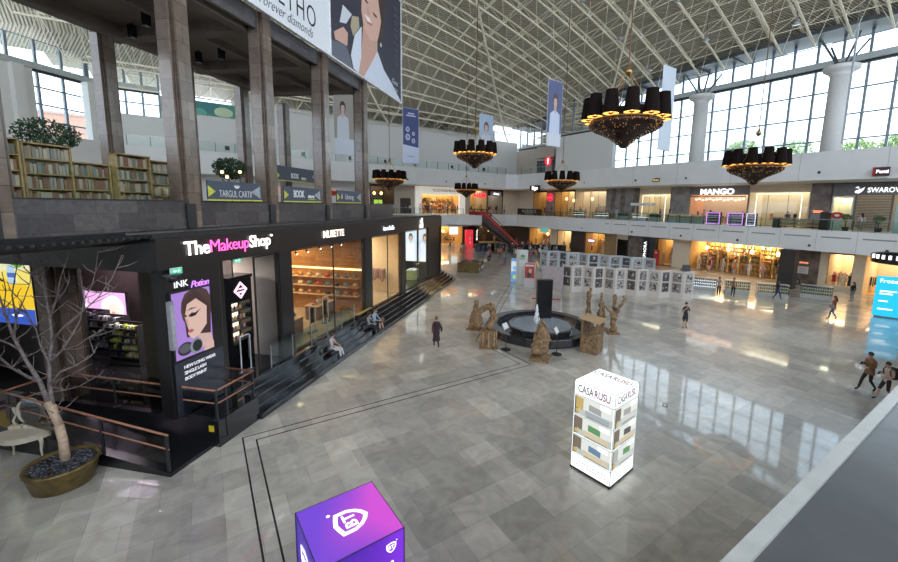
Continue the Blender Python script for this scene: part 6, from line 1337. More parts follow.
# far gallery shops
pier('H', 49.6, 60, hG, LCREAM)
bay('H', 45.8, 49.6, hG, BEIGE, 60, 'far gallery doorway with white lit sign', [('m', .3, 1.0, 'black'), ('m', .8, 1.0, 'black')], frame=BLACK, header=1.2, col=(1, .9, .8))
t = ft('H', 'shop_sign', 'white rounded lit sign over the far gallery doorway', 'sign', 47.8, -.17, 3.55); b = MB(); b.bevbox(-1.3, 1.3, 0, .1, 0, .85, .04); b.build('housing', mat('grey sign', (.45, .45, .47), .4), t); text('Mersy', .55, glow('pure white letters', (1, 1, 1)), t, (0, -.01, .42), shear=.2, off=.01, ext=.01)
bay('H', 41.6, 45.8, hG, WGOLD, 170, 'far gallery shop with the red letters', [('m', .25, .9, 'black'), ('m', .75, .9, 'beige'), ('l', .2, 2, 2.4)], frame=WGOLD)
t = ft('H', 'shop_sign', 'red lit letters over a far gallery shop', 'sign', 43.9, -.09, 3.5); text('H&M', 1.35, RED, t, (0, 0, 0), shear=.15, off=.03, ext=.03)
pier('H', 40.6, 41.6, hG, BEIGE, -.3, .6)
its = [('r', .2, 1.6, ['brown', 'black']), ('r', .42, 1.8, ['gold', 'orange']), ('r', .65, 1.6, ['brown', 'white']), ('r', .86, 1.9, ['orange', 'black']), ('m', .1, .8, 'orange'), ('m', .32, .9, 'brown'), ('m', .55, .8, 'red'), ('m', .92, .8, 'navy'), ('t', .5, 1.0, 1.2)]+[('s', .12+i*.19, 3.9, 1.4, 3.0, c, 4) for i, c in enumerate((['brown', 'orange', 'gold'], ['black', 'gold', 'red'], ['orange', 'brown', 'white'], ['grey', 'orange', 'brown'], ['gold', 'black', 'beige']))]
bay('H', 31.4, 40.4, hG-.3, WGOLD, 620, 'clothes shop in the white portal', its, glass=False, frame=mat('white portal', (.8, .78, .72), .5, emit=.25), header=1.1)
b = MB(); b.box(30.4, 31.5, -.35, .1, 0, hG); b.box(39.3, 40.5, -.35, .1, 0, hG); b.box(31.4, 39.4, -.35, .1, 3.55, hG); wall_of('H', b, mat('white portal', (.8, .78, .72), .5))
t = ft('H', 'shop_sign', 'thin grey spaced lettering on the white portal', 'sign', 36.2, -.37, 4.1); text('TEZDOERMBERN', .62, mat('dark print', (.08, .08, .08), .5), t, (0, 0, 0), ext=.02, space=1.15)
pier('H', 26.5, 30.4, hG, BEIGE, 0, .6)
bay('H', 22.5, 26.5, hG, DKB, 130, 'dark gallery shop with lime display', [('m', .3, 1, 'green'), ('l', .3, 1.5, 3.3), ('l', .6, 1.5, 3.3)])
t = ft('H', 'display_board', 'lime green lit board in the far dark gallery shop', 'board', 24.0, .5, .6); b = MB(); b.bevbox(-.7, .7, 0, .08, 0, 1.6, .02); b.build('board', glow('lime', (.45, .75, .08), .9), t); b = MB(); b.box(-.3, .3, -.01, 0, .6, 1.1); b.build('print', CL['white'], t)
b = MB(); b.box(-12, 22.5, 0, .3, 0, hG); wall_of('H', b, WHITE)
t = ft('H', 'wall_screen', 'pale pink lit strip with a red shape on the far gallery wall', 'panel', 13.0, -.1, 2.6); b = MB(); b.bevbox(-4.5, 4.5, 0, .08, 0, 1.1, .01); b.build('board', mat('peach board', (.55, .35, .28), .5, emit=.3), t); b = MB(); b.prism(el(0, 0, 2.6, .5, 20), 0, .03); b.build('red_shape', CL['red'], t, (2.0, -.02, .4), 0, (PI/2, 0, 0))
# white round lamps strip above the mid gallery
t = ft('H', 'gallery_door', 'brown double door on the far left of the far gallery', 'door', 28.6, -.08, 0); b = MB(); b.bevbox(-.95, .95, 0, .06, 0, 2.6, .01); b.build('door_leaf', DKB, t); b = MB(); b.tube((.1, -.05, 1.0), (.1, -.05, 1.4), .02, 6); b.build('door_handle', STEEL, t)
# railings --------------------------------------------------------------
def glassrail(label, p0, p1, z, step=1.5, h=1.05):
    p0, p1 = Vector(p0), Vector(p1); d = p1-p0; L_ = d.length; t = thing('glass_railing', label, 'railing', (p0.x, p0.y, z), math.atan2(d.y, d.x))
    b = MB(); b.quad((0, 0, .02), (L_, 0, .02), (L_, 0, h-.04), (0, 0, h-.04)); b.build('glass_panel', RAILG, t)
    b = MB(); b.smooth = False; b.box(0, L_, -.03, .03, h-.04, h); b.build('handrail', STEEL, t)
    b = MB(); n_ = int(L_/step)
    for i in range(n_+1): b.box(i*L_/n_-.025, i*L_/n_+.025, -.03, .03, 0, h-.02)
    g = b.build('posts', DARK, t); g['kind'] = 'stuff'
    return t
glassrail('long glass railing along the right gallery edge', (XR+.15, 38, 0), (XR+.15, -4, 0), 6.0)
glassrail('glass railing on the angled gallery edge near the far corner', (XR-.35, YB-1.6, 0), (XR+.15, 38, 0), 6.0)
glassrail('glass railing of the far gallery left of the escalators', (8, YB+.12, 0), (37.6, YB+.12, 0), 6.0)
glassrail('glass railing of the far upper level', (-6.5, YB+.12, 0), (XR-2.2, YB+.12, 0), 13.45, 2.0, 1.15)
glassrail('short glass railing of the upper level in the right far corner', (XR-.3, YB-2, 0), (XR+.1, 50.4, 0), 13.45, 2.0, 1.1)
# upper level furniture in the corner
for i, (x, y, lab) in enumerate(((XR+3.8, 53.2, 'dark glazed double door nearer the blank white wall'), (XR+3.8, 57.2, 'dark glazed double door nearer the far corner'))):
    t = thing('terrace_door', lab+' on the upper level', 'door', (x, y, 13.45), -PI/2); b = MB(); b.bevbox(-1.1, 1.1, 0, .08, 0, 2.7, .01); b.build('door_leaf', BLACK, t); b = MB(); b.box(-.95, -.1, -.01, 0, .2, 2.5); b.box(.1, .95, -.01, 0, .2, 2.5); b.build('glass_panel', mat('dark glazing', (.12, .14, .16), .1), t)
t = thing('hanging_sign', 'white and red round sign high in the far corner', 'sign', (XR+1.6, 53.0, 15.6), -PI/2); b = MB(); b.prism(el(0, 0, .75, .75, 20), 0, .1); b.build('disc', RED, t, (0, 0, 0), 0, (PI/2, 0, 0)); b = MB(); b.add([(-.1, -.12, -.5), (.15, -.12, -.45), (.3, -.12, .5), (-.05, -.12, .5)], [(0, 1, 2, 3)]); b.build('print', glow('pure white letters', (1, 1, 1)), t); b = MB(); b.tube((0, -.05, .7), (0, -.05, 1.2), .02, 4); b.build('rod', DARK, t)
leafy('potted_palm', 'dark potted palm on the upper level in the far corner', 'plant', (XR+1.2, 54.8, 13.45), 1.5, .6, 200, (.02, .035, .015), seed=3)
for i, x in enumerate((3, 6.5, 12, 15, 18.5, 24, 29, 36, 39, 42.5)):
    t = thing('cafe_chair', 'dark chair on the far upper level, number %s from its left end' % ('one two three four five six seven eight nine ten'.split()[i]), 'chair', (x, YB+1.2, 13.45), (i*1.3) % 3)
    b = MB(); b.bevbox(-.25, .25, -.25, .25, .42, .47, .01); b.build('seat', DARK, t); b = MB(); b.bevbox(-.25, .25, .2, .25, .47, .95, .01); b.build('backrest', DARK, t)
    for sx in (-.2, .2):
        for sy in (-.2, .2): b = MB(); b.tube((sx, sy, 0), (sx, sy, .42), .02, 5); b.build('leg', STEEL, t)
# ------------------------------------------------------------ gallery edge furniture
def lcd(fr_xy, w, label, col, rz=-PI/2, h=1.45, z=6.0):
    t = thing('display_case', label, 'display case', (fr_xy[0], fr_xy[1], z), rz)
    b = MB(); b.bevbox(-w/2, w/2, -.25, .25, 0, .15, .01); b.box(-w/2, w/2, .18, .25, .15, h); b.bevbox(-w/2, w/2, -.25, .25, h-.1, h, .01); b.box(-w/2, -w/2+.05, -.25, .25, .15, h); b.box(w/2-.05, w/2, -.25, .25, .15, h); b.build('cabinet', DARK, t)
    b = MB(); E_ = glow('case light '+label[:6], col, 1.6)
    for x in (-w/2, w/2-.06): b.box(x, x+.06, -.27, -.25, .1, h-.05)
    b.box(-w/2, w/2, -.27, -.25, h-.1, h-.04); b.box(-w/2, w/2, -.27, -.25, .08, .14); b.build('light_strip', E_, t)
    for j in range(4):
        b = MB(); z_ = .2+j*.3; b.box(-w/2+.06, w/2-.06, -.22, .18, z_, z_+.02); q = b.build('shelf_board', glow('white shelf', (.9, .9, 1), .5), t)
        b = MB()
        for i in range(int(w/.14)): x = -w/2+.12+i*.14; b.lathe([(.04, z_+.02), (.04, z_+.14), (.015, z_+.18)], 6, (x, -.05)); 
        g = b.build('goods', CA[i % 3], q); g['kind'] = 'stuff'
lcd((49.7, 23.6), 1.5, 'violet lit display case at the gallery edge, left of three', (.75, .3, 1)); lcd((49.7, 21.2), 1.6, 'violet lit display case at the gallery edge, middle of three', (.8, .3, 1)); lcd((49.7, 19.6), .9, 'pale lilac display case at the gallery edge, right of three', (.8, .75, 1))
def planter_box(y, label, n=120, col=(.42, .38, .14), x=49.75, w=1.5, sd=1):
    t = thing('planter_box', label, 'plant', (x, y, 6.0), -PI/2); b = MB(); b.bevbox(-w/2, w/2, -.2, .2, 0, .6, .02); b.build('box', mat('sage box', (.3, .38, .34), .5), t)
    rr = random.Random(sd); b = MB()
    for i in range(n):
        x0, y0 = rr.uniform(-w/2, w/2), rr.uniform(-.15, .15); d = Vector((rr.gauss(0, .12), rr.gauss(0, .12), rr.uniform(.3, .65))); p = Vector((x0, y0, .6)); s_ = Vector((.03, 0, 0))
        b.add([p-s_, p+s_, p+d*.6+s_, p+d, p+d*.6-s_], [(0, 1, 2, 3, 4)])
    b.build('foliage', mat('leaf %s' % str(col), col, .6, noise=.3), t)
for i, y in enumerate((25.5, 27.2, 28.9)): planter_box(y, 'planter box with yellowish grass at the gallery edge, %s of three' % ('right', 'middle', 'left')[i], sd=i)
planter_box(31.2, 'planter box with dark green leaves at the gallery edge, right of the white canopy', 160, (.04, .1, .03), sd=6); planter_box(36.2, 'planter box with dark green leaves at the gallery edge, left of the white canopy', 200, (.03, .09, .03), sd=8)
t = thing('vending_cart', 'black and gold low vending cart at the gallery edge', 'cart', (49.75, 15.2, 6.0), -PI/2)
b = MB(); b.box(-2.2, 2.2, -.3, .3, .95, 1.05); b.box(-2.2, 2.2, -.3, .3, .12, .22); b.box(-2.3, -1.7, -.35, .35, 0, 1.1); b.bevbox(1.6, 2.3, -.4, .4, 0, 1.75, .02); b.box(-2.2, 2.2, -.28, -.24, .5, .56); b.build('frame', BLACK, t)
b = MB(); b.box(-1.7, 1.6, -.2, .25, .25, .48); b.box(-1.7, 1.6, -.2, .25, .6, .9); b.build('drawer_row', mat('dull gold', (.35, .26, .14), .35, .3), t)
leafy('potted_plant', 'tall green potted plant on the gallery beside the black cart', 'plant', (50.2, 11.8, 6.0), 1.3, .5, 260, (.02, .09, .02), seed=12)
leafy('potted_plant', 'green potted plant on the gallery under the shutters at the right', 'plant', (50.6, 9.6, 6.0), 1.2, .45, 220, (.05, .16, .03), seed=13)
t = thing('glass_lightbox', 'pale green glass panel stand at the gallery edge at far right', 'display stand', (49.6, 8.1, 6.0), -PI/2); b = MB(); b.bevbox(-.4, .4, -.05, .05, .05, 2.6, .01); b.build('panel', mat('pale green glass', (.35, .5, .47), .15), t); b = MB(); b.bevbox(-.45, .45, -.2, .2, 0, .06, .01); b.build('base', STEEL, t)
t = thing('promotion_stand', 'small stand with red and white round poster beside the potted plant', 'display stand', (50.0, 12.45, 6.0), -PI/2); b = MB(); b.box(-.4, .4, -.1, .1, 0, 1.2); b.build('body', mat('sage board', (.35, .42, .33), .5), t); b = MB(); b.prism(el(0, 0, .48, .32, 20), 0, .04); b.build('round_poster', CL['red'], t, (0, -.11, 1.45), 0, (PI/2, 0, 0)); b = MB(); b.prism(el(0, 0, .2, .12, 12), 0, .02); b.build('print', CL['white'], t, (0, -.16, 1.45), 0, (PI/2, 0, 0))
for i, (y, lab) in enumerate(((33.6, 'right'), (40.2, 'middle'), (44.6, 'left'))):
    t = thing('sales_counter', 'white lit glass sales counter at the gallery edge, %s one' % lab, 'counter', (50.0, y, 6.0), -PI/2); b = MB(); b.bevbox(-1.1, 1.1, -.35, .35, 0, .5, .02); b.build('body', STEEL, t); b = MB(); b.box(-1.1, 1.1, -.35, .35, .55, 1.15); b.build('glass_case', glass_mat('case glass', (.7, .74, .74)), t); b = MB(); b.box(-1.05, 1.05, -.3, .3, .5, .54); b.box(-1.05, 1.05, -.3, .3, .82, .84); b.build('lit_shelf', glow('counter light', (1, .95, .85), 1.5), t)
t = thing('kiosk_canopy', 'small kiosk with white flat canopy on the gallery', 'kiosk', (50.4, 33.6, 6.0), -PI/2); b = MB(); b.bevbox(-1.5, 1.5, -.7, .7, 2.1, 2.45, .04); b.build('canopy', mat('canopy white', (.7, .7, .72), .4), t)
for x in (-1.4, 1.4): b = MB(); b.tube((x, .5, 0), (x, .5, 2.1), .04, 6); b.build('post', STEEL, t)
t = thing('advert_banner', 'long black banner with pale lettering on the gallery railing right of the escalators', 'banner', (XR-.42, 55.2, 6.1), -PI/2+.04); b = MB(); b.box(-3.1, 3.1, -.08, -.03, 0, 1.15); b.build('sheet', BLACK, t); text("NORDIC'S", .8, mat('pale lettering', (.4, .42, .38), .5), t, (0, -.09, .65), ext=.004); text('COFFEE COMPANY', .25, MC['pale lettering'], t, (0, -.09, .2), ext=.004)
# hanging and wall signs on the bands
t = thing('hanging_sign', 'dark red and black small sign with white script on the upper band at right', 'sign', (48.6, 9.6, 10.95), -PI/2); b = MB(); b.bevbox(-.55, .55, 0, .12, 0, .75, .02); b.build('board', mat('dark red black', (.05, .012, .014), .4), t); text('Penti', .4, glow('pure white letters', (1, 1, 1)), t, (.08, -.01, .36), off=.012, ext=.004); b = MB(); b.box(-.55, -.4, -.012, 0, 0, .75); b.build('red_strip', CL['red'], t); b = MB(); b.tube((0, .06, .75), (.0, .35, .85), .02, 4); b.build('bracket', DARK, t)
t = thing('hanging_sign', 'tiny black sign with yellow letters on the upper band', 'sign', (48.8, 30.9, 11.2), -PI/2); b = MB(); b.bevbox(-.5, .5, 0, .1, 0, .45, .02); b.build('board', BLACK, t); text('Douce', .3, glow('yellow letters', (1, .75, .15), 1.4), t, (0, -.01, .22), ext=.004); b = MB(); b.tube((0, .05, .45), (0, .25, .55), .02, 4); b.build('bracket', DARK, t)
t = thing('hanging_sign', 'black sign with bright white letters beside the far small chandelier', 'sign', (47.6, 52.9, 10.4), -PI/2); b = MB(); b.bevbox(-1.3, 1.3, 0, .12, 0, .9, .02); b.build('board', BLACK, t); text('Bigo', .9, glow('pure white letters', (1, 1, 1)), t, (0, -.01, .42), ext=.004, off=.02); b = MB(); b.tube((0, .06, .9), (.0, 1.2, 1.2), .03, 4); b.build('bracket', DARK, t)
# ------------------------------------------------------------ ground floor counters, round kiosk, escalators
def gcounter(x, y, w, rz, label, lit):
    t = thing('glass_counter', label, 'counter', (x, y, 0), rz); b = MB(); b.bevbox(-w/2, w/2, -.35, .35, 0, .3, .02); b.box(-w/2, w/2, -.35, .35, 1.16, 1.2); b.build('body', mat('grey white laminate', (.42, .42, .4), .35), t)
    b = MB(); b.box(-w/2, w/2, -.34, .34, .3, 1.16); b.build('glass_case', glass_mat('case glass', (.7, .74, .74)), t)
    for z_ in (.34, .62, .9):
        b = MB(); b.box(-w/2+.05, w/2-.05, -.28, .28, z_, z_+.02); q = b.build('shelf_board', glow('shelf %s' % lit, (.65, .85, 1) if lit else (.6, .68, .55), 1.6 if lit else .6), t)
        b = MB()
        for i in range(int(w/.16)): x_ = -w/2+.12+i*.16; b.bevbox(x_-.05, x_+.05, -.2, -.08, z_+.02, z_+.14+.06*(i % 2), .01)
        g = b.build('goods', CA[int(z_*10) % 3], q); g['kind'] = 'stuff'
gcounter(39.5, 19.6, 3.0, -1.05, 'blue white lit glass counter, left of the ground floor row', 1); gcounter(40.9, 16.75, 2.0, -1.05, 'grey glass counter in the middle of the ground floor row', 0); gcounter(42.1, 14.3, 2.4, -1.05, 'greenish glass counter with shelves, right of the ground floor row', 0); gcounter(44.9, 11.9, 2.2, -1.2, 'glass counter in front of the black square column', 0)
t = thing('round_kiosk', 'round kiosk with dark ring canopy and blue lit board at the right edge', 'kiosk', (43.9, 6.3, 0), 0)
b = MB(); b.smooth = False; b.lathe([(1.9, 3.9), (2.15, 3.95), (2.2, 4.55), (2.1, 4.65), (1.9, 4.6), (1.85, 3.95)], 28); b.build('canopy_ring', BLACK, t)
b = MB(); b.lathe([(1.5, 0), (1.5, 1.05), (1.6, 1.1), (1.2, 1.1)], 24); b.build('counter_body', DGREY, t); b = MB(); b.tube((0, 0, 0), (0, 0, 4.6), .3, 12); b.build('pillar', DARK, t)
q = MB(); q.bevbox(-.85, .85, -.06, .06, .1, 3.1, .02); o = q.build('lit_board', glow('cyan board', (.02, .5, .85), 1.1), t, (-2.4, .35, 0), -1.25)
text('Frozen', .42, glow('pure white letters', (1, 1, 1)), o, (-.1, -.07, 2.75), ext=.004); 
for i, (w_, z_) in enumerate(((.9, 1.95), (.7, 1.75), (.5, 1.2), (.8, .6))): b = MB(); b.box(-.6, -.6+w_, -.066, -.06, z_, z_+.09); b.build('printed_line', glow('pure white letters', (1, 1, 1)), o)
b = MB()
for i in range(9): a = 2.2+i*.2; b.box(2.2*math.cos(a)-.08, 2.2*math.cos(a)+.08, 2.2*math.sin(a)-.08, 2.2*math.sin(a)+.08, 4.3, 4.6)
b.build('letter_row', glow('pure white letters', (1, 1, 1)), t)
REDP = mat('red side panel', (.38, .02, .02), .35, noise=.05)
def escalator(y, label, m):
    t = thing('escalator', label, 'escalator', (38.5, y, 0)); L_, H_ = 10.0, 6.0
    def sl(x): return H_*(1-max(0, min(1, (x-1)/(L_-2))))
    for s_ in (-.55, .55):
        b = MB(); v = [(x, s_+e, sl(x)+dz) for e in (-.04, .04) for x, dz in ((-.5, -.3), (1, -.35), (L_-1, -.1), (L_, 0), (L_+.3, .5), (L_-1, .55), (1, .55), (-.5, .55))]
        n_ = 8; b.add(v, [tuple(range(n_)), tuple(range(2*n_-1, n_-1, -1))]+[(i, (i+1) % n_, n_+(i+1) % n_, n_+i) for i in range(n_)]); b.build('side_panel', m, t)
        b = MB(); b.smooth = True; b.path([(-.6, s_, H_+.6), (-.5, s_, H_+.98), (1, s_, H_+1.0), (L_-1, s_, 1.0), (L_+.25, s_, .98), (L_+.45, s_, .5)], .06, 6); b.build('handrail', BLACK, t)
        b = MB(); b.path([(0, s_+.05, H_+.2), (1, s_+.05, H_+.15), (L_-1, s_+.05, .15)], .035, 4); b.path([(0, s_-.05, H_+.2), (1, s_-.05, H_+.15), (L_-1, s_-.05, .15)], .035, 4); b.build('metal_trim', STEEL, t)
    b = MB()
    for i in range(30): x = .9+i*(L_-2)/30; b.box(x, x+.32, -.5, .5, sl(x+.3)-.12, sl(x+.3)+.02)
    b.box(-.5, .9, -.5, .5, H_-.1, H_+.01); b.box(L_-1, L_, -.5, .5, -.0, .03); b.build('steps', DGREY, t)
    b = MB(); v = [(x, e, sl(x)+dz) for e in (-.5, .5) for x, dz in ((-.5, -1.1), (1, -1.2), (L_-1, -.25), (L_-.8, -.02), (1, -.3), (-.5, -.2))]; n_ = 6
    b.add(v, [tuple(range(n_)), tuple(range(2*n_-1, n_-1, -1))]+[(i, (i+1) % n_, n_+(i+1) % n_, n_+i) for i in range(n_)]); b.build('truss_body', mat('escalator dark grey', (.07, .07, .075), .5), t)
    return t
escalator(56.6, 'nearer red sided escalator down from the far gallery', REDP); escalator(58.3, 'rear red sided escalator beside the far gallery', REDP)
b = MB(); b.box(34.2, 38.6, 55.8, YB, 4.4, 6.0); trim(b, BAND, label='landing of the escalators')
# ------------------------------------------------------------ people in the distance
tops = ['black', 'grey', 'red', 'white', 'navy', 'pink', 'brown', 'beige', 'burgundy', 'green', 'lightblue', 'orange']
bots = ['black', 'denim', 'grey', 'beige', 'brown']
nm = lambda c: {'lightblue': 'light blue'}.get(c, c)
crowd = [(34.1, 48.8), (31.7, 44.1), (32.6, 44.9), (33.2, 42.3), (32.2, 41.2), (38.5, 45.5), (40.5, 47.1), (37.4, 41.3), (38.6, 40.4), (41.3, 44.2), (39.7, 48.9), (42.4, 47.6), (38.5, 50.9), (43.6, 54.2), (47.0, 53.5), (46.5, 52.0), (46.4, 49.4), (44.7, 46.6), (46.8, 46.2), (39.0, 53.9), (36.2, 50.2), (35.6, 46.7), (40.4, 51.2), (42.0, 50.3), (44.6, 50.9), (37.2, 47.9), (41.0, 53.2), (45.3, 48.3), (35.0, 52.6), (43.4, 45.2), (36.6, 44.2), (34.6, 54.4), (39.4, 43.1), (37.9, 52.6), (40.9, 49.9), (42.7, 52.4), (43.3, 48.9), (45.5, 53.2), (44.1, 44.1), (38.0, 49.6), (36.8, 53.9), (41.9, 45.9), (45.9, 47.3), (47.4, 48.3), (40.1, 45.2)]
combos = [(a, c) for i, c in enumerate(bots) for a in tops if a != c]; R.shuffle(combos)
weight = [x for x in combos if x[0] in ('black', 'grey', 'navy', 'red', 'white', 'burgundy') and x[1] in ('black', 'denim', 'grey')]+[x for x in combos if not (x[0] in ('black', 'grey', 'navy', 'red', 'white', 'burgundy') and x[1] in ('black', 'denim', 'grey'))]
for i, (x, y) in enumerate(crowd):
    a, c = weight[i % len(weight)]; ps = ('walk', 'walk2', 'stand', 'holdstand')[i % 4]
    person((x, y, 0), R.uniform(0, 6.28), ps, 'person in %s top and %s trousers in the crowd before the escalators' % (nm(a), nm(c)), CL[a], CL[c], fem=i % 2 == 0, longhair=i % 3 == 0, hair=((.03, .02, .015), (.1, .05, .025), (.02, .02, .02))[i % 3])
for (x, y, rz, ps, a, c, lab) in ((38.2, 18.0-.9, 2.0, 'walk', 'grey', 'black', 'person in grey top and black trousers walking past the glass counters'), (38.9, 16.2, 2.0, 'walk2', 'brown', 'black', 'person in brown coat walking past the glass counters'), (41.2, 13.6, 4.2, 'walk', 'black', 'navy', 'person all in black walking past the greenish glass counter'),
    (32.1, 55.2, 0, 'stand', 'grey', 'beige', 'person in grey top standing left of the red pillar'), (33.5, 54.0, .4, 'walk', 'white', 'black', 'person in white top walking left of the red pillar'),
    (39.9, 21.6, 2.6, 'stand', 'brown', 'grey', 'person in brown top behind the left glass counter'), (46.5, 9.8, 1.0, 'stand', 'black', 'grey', 'person in black top near the open shop at the right')):
    person((x, y, 0), rz, ps, lab, CL[a], CL[c], longhair=True, fem=True)
for i in range(3):
    z_ = 6*(1-(i*3+1.5)/8.0)
    person((39.5+i*3+1.5, 56.6 if i != 1 else 58.3, z_+.02), -PI/2, 'stand', 'person in %s top riding the escalators, %s' % (('red', 'white', 'pink')[i], ('near the top', 'half way', 'near the bottom')[i]), CL[('red', 'white', 'pink')[i]], CL[('black', 'denim', 'grey')[i]])
gal = [(51.0, 47.5), (51.4, 45.7), (50.9, 42.0), (51.6, 40.6), (51.2, 38.4), (51.6, 35.8), (51.4, 31.5), (51.0, 29.9), (52.4, 26.2), (51.4, 24.9), (51.2, 50.0), (51.2, 52.3), (51.5, 54.1), (50.8, 56.5), (51.6, 17.0), (51.5, 11.0)]
for i, (x, y) in enumerate(gal):
    a, c = weight[(i*2+34) % len(weight)]
    person((x, y, 6.0), R.uniform(0, 6.28), ('walk', 'stand', 'holdstand')[i % 3], 'person in %s top and %s trousers on the right gallery' % (nm(a), nm(c)), CL[a], CL[c], fem=i % 2 == 1, longhair=i % 2 == 1)
gal2 = [(28.2, 61.6), (29.8, 61.2), (31.8, 61.9), (35.2, 61.5), (36.9, 62.1), (40.8, 61.4), (42.5, 61.8), (44.3, 61.2), (46.2, 61.9), (47.6, 61.3), (25.2, 61.5)]
for i, (x, y) in enumerate(gal2):
    a, c = weight[(i*2+9) % len(weight)]
    person((x, y, 6.0), R.uniform(0, 6.28), ('stand', 'walk2', 'walk')[i % 3], 'person in %s top and %s trousers on the far gallery' % (nm(a), nm(c)), CL[a], CL[c], fem=i % 2 == 0, longhair=i % 2 == 0)
for i, (x, y, w_, rz) in enumerate(((41.5, 51.8, 4.5, -.6), (45.0, 49.6, 3.6, -.6), (38.6, 54.6, 3.2, -.3), (48.3, 47.6, 3.0, -.9))):
    t = thing('partition', 'low black cafe partition before the far shops, %s' % ('nearest the escalator foot', 'middle right one', 'leftmost under the escalators', 'rightmost one')[i], 'partition', (x, y, 0), rz)
    b = MB(); b.bevbox(-w_/2, w_/2, -.1, .1, 0, 1.35, .02); b.build('board', BLACK, t); b = MB(); b.box(-w_/2, w_/2, -.14, .14, 1.35, 1.42); b.build('top_rail', DARK, t)
ROSE = mat('dusty rose fabric', (.34, .15, .16), .8)
for i, (x, y) in enumerate(((42.4, 49.6), (44.4, 51.9), (46.6, 51.0), (40.0, 52.4), (43.6, 47.9), (47.6, 49.6), (45.9, 45.4), (41.2, 46.2))):
    t = thing('armchair', 'dusty rose cafe armchair by the escalators, %s from the left' % ORD[[2, 4, 6, 0, 3, 7, 5, 1][i]], 'armchair', (x, y, 0), i*1.7)
    b = MB(); b.bevbox(-.35, .35, -.35, .35, .12, .45, .05); b.build('seat', ROSE, t); b = MB(); b.bevbox(-.38, .38, .25, .42, .15, .95, .05); b.bevbox(-.45, -.33, -.3, .4, .15, .65, .04); b.bevbox(.33, .45, -.3, .4, .15, .65, .04); b.build('backrest', ROSE, t)
    for sx in (-.3, .3):
        for sy in (-.28, .3): b = MB(); b.tube((sx, sy, 0), (sx, sy, .14), .025, 6); b.build('leg', DARK, t)
# ------------------------------------------------------------ chandeliers
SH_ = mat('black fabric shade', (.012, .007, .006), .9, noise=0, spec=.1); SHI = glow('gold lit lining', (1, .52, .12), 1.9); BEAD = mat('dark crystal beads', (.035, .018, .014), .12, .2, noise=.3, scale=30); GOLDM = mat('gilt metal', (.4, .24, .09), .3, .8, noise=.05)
def chandelier_proto():
    t = thing('chandelier', '', 'chandelier', (0, 0, 0))
    rr = random.Random(5)
    b = MB(); b.smooth = True; b.lathe([(.04, 0), (.22, .14), (.42, .38), (.75, .66), (1.15, .88), (1.55, 1.08), (1.78, 1.3), (1.82, 1.5), (1.7, 1.62), (1.6, 1.5), (1.0, 1.2), (.3, .5)], 40); b.build('bead_basket', BEAD, t)
    b = MB()
    prof = [(.1, .04), (.25, .14), (.45, .38), (.78, .66), (1.18, .88), (1.58, 1.08), (1.82, 1.3), (1.85, 1.5)]
    for i in range(len(prof)-1):
        (r0, z0), (r1, z1) = prof[i], prof[i+1]
        for kk in range(3):
            u_ = kk/3; r_, z_ = r0+(r1-r0)*u_, z0+(z1-z0)*u_; n_ = max(6, int(2*PI*r_/.13))
            for j in range(n_): a = 2*PI*(j+.5*(kk % 2))/n_; s_ = .035; x, y = (r_+.02)*math.cos(a), (r_+.02)*math.sin(a); b.add([(x, y, z_-s_*1.4), (x+s_, y, z_), (x, y+s_, z_), (x-s_, y, z_), (x, y-s_, z_), (x, y, z_+s_)], [(0, 2, 1), (0, 3, 2), (0, 4, 3), (0, 1, 4), (5, 1, 2), (5, 2, 3), (5, 3, 4), (5, 4, 1)], 1 if rr.random() < .12 else 0)
    g = b.build('beads', [BEAD, mat('amber beads', (.55, .25, .06), .15, .2, emit=.1, ecol=(1, .5, .15))], t); g['kind'] = 'stuff'
    b = MB(); b.smooth = True; n_ = 48; b.path([(1.75*math.cos(2*PI*i/n_), 1.75*math.sin(2*PI*i/n_), 1.62) for i in range(n_+1)], .05, 5); b.build('ring', GOLDM, t)
    N_ = 12
    for i in range(N_):
        a = 2*PI*(i+.5)/N_; c, s_ = math.cos(a), math.sin(a)
        b = MB(); b.smooth = True; b.path([(1.3*c, 1.3*s_, 1.45), (1.6*c, 1.6*s_, 1.35), (1.88*c, 1.88*s_, 1.5), (1.9*c, 1.9*s_, 1.72)], .025, 5); b.lathe([(.02, 1.66), (.13, 1.70), (.15, 1.74), (.02, 1.74)], 8, (1.9*c, 1.9*s_)); b.build('arm', GOLDM, t)
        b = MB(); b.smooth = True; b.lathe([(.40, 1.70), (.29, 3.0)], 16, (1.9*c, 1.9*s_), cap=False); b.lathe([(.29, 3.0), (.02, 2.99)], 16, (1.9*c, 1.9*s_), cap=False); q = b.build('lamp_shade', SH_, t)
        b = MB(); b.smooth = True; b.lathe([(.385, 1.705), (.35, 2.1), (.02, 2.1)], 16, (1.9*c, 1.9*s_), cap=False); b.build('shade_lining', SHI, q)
        b = MB(); b.smooth = True; b.ell((1.9*c, 1.9*s_, 1.86), (.07, .07, .1), 8, 6); b.build('bulb', WARM, q)
    b = MB(); b.smooth = True; b.lathe([(.03, 4.25), (.16, 4.4), (.2, 4.55), (.1, 4.7), (.03, 4.95)], 10); b.build('hub', GOLDM, t)
    for i in range(6): a = 2*PI*i/6; b = MB(); b.tube((1.6*math.cos(a), 1.6*math.sin(a), 1.62), (.1*math.cos(a), .1*math.sin(a), 4.5), .018, 4); b.build('stay_cable', GOLDM, t)
    return t
cp = chandelier_proto(); first = True
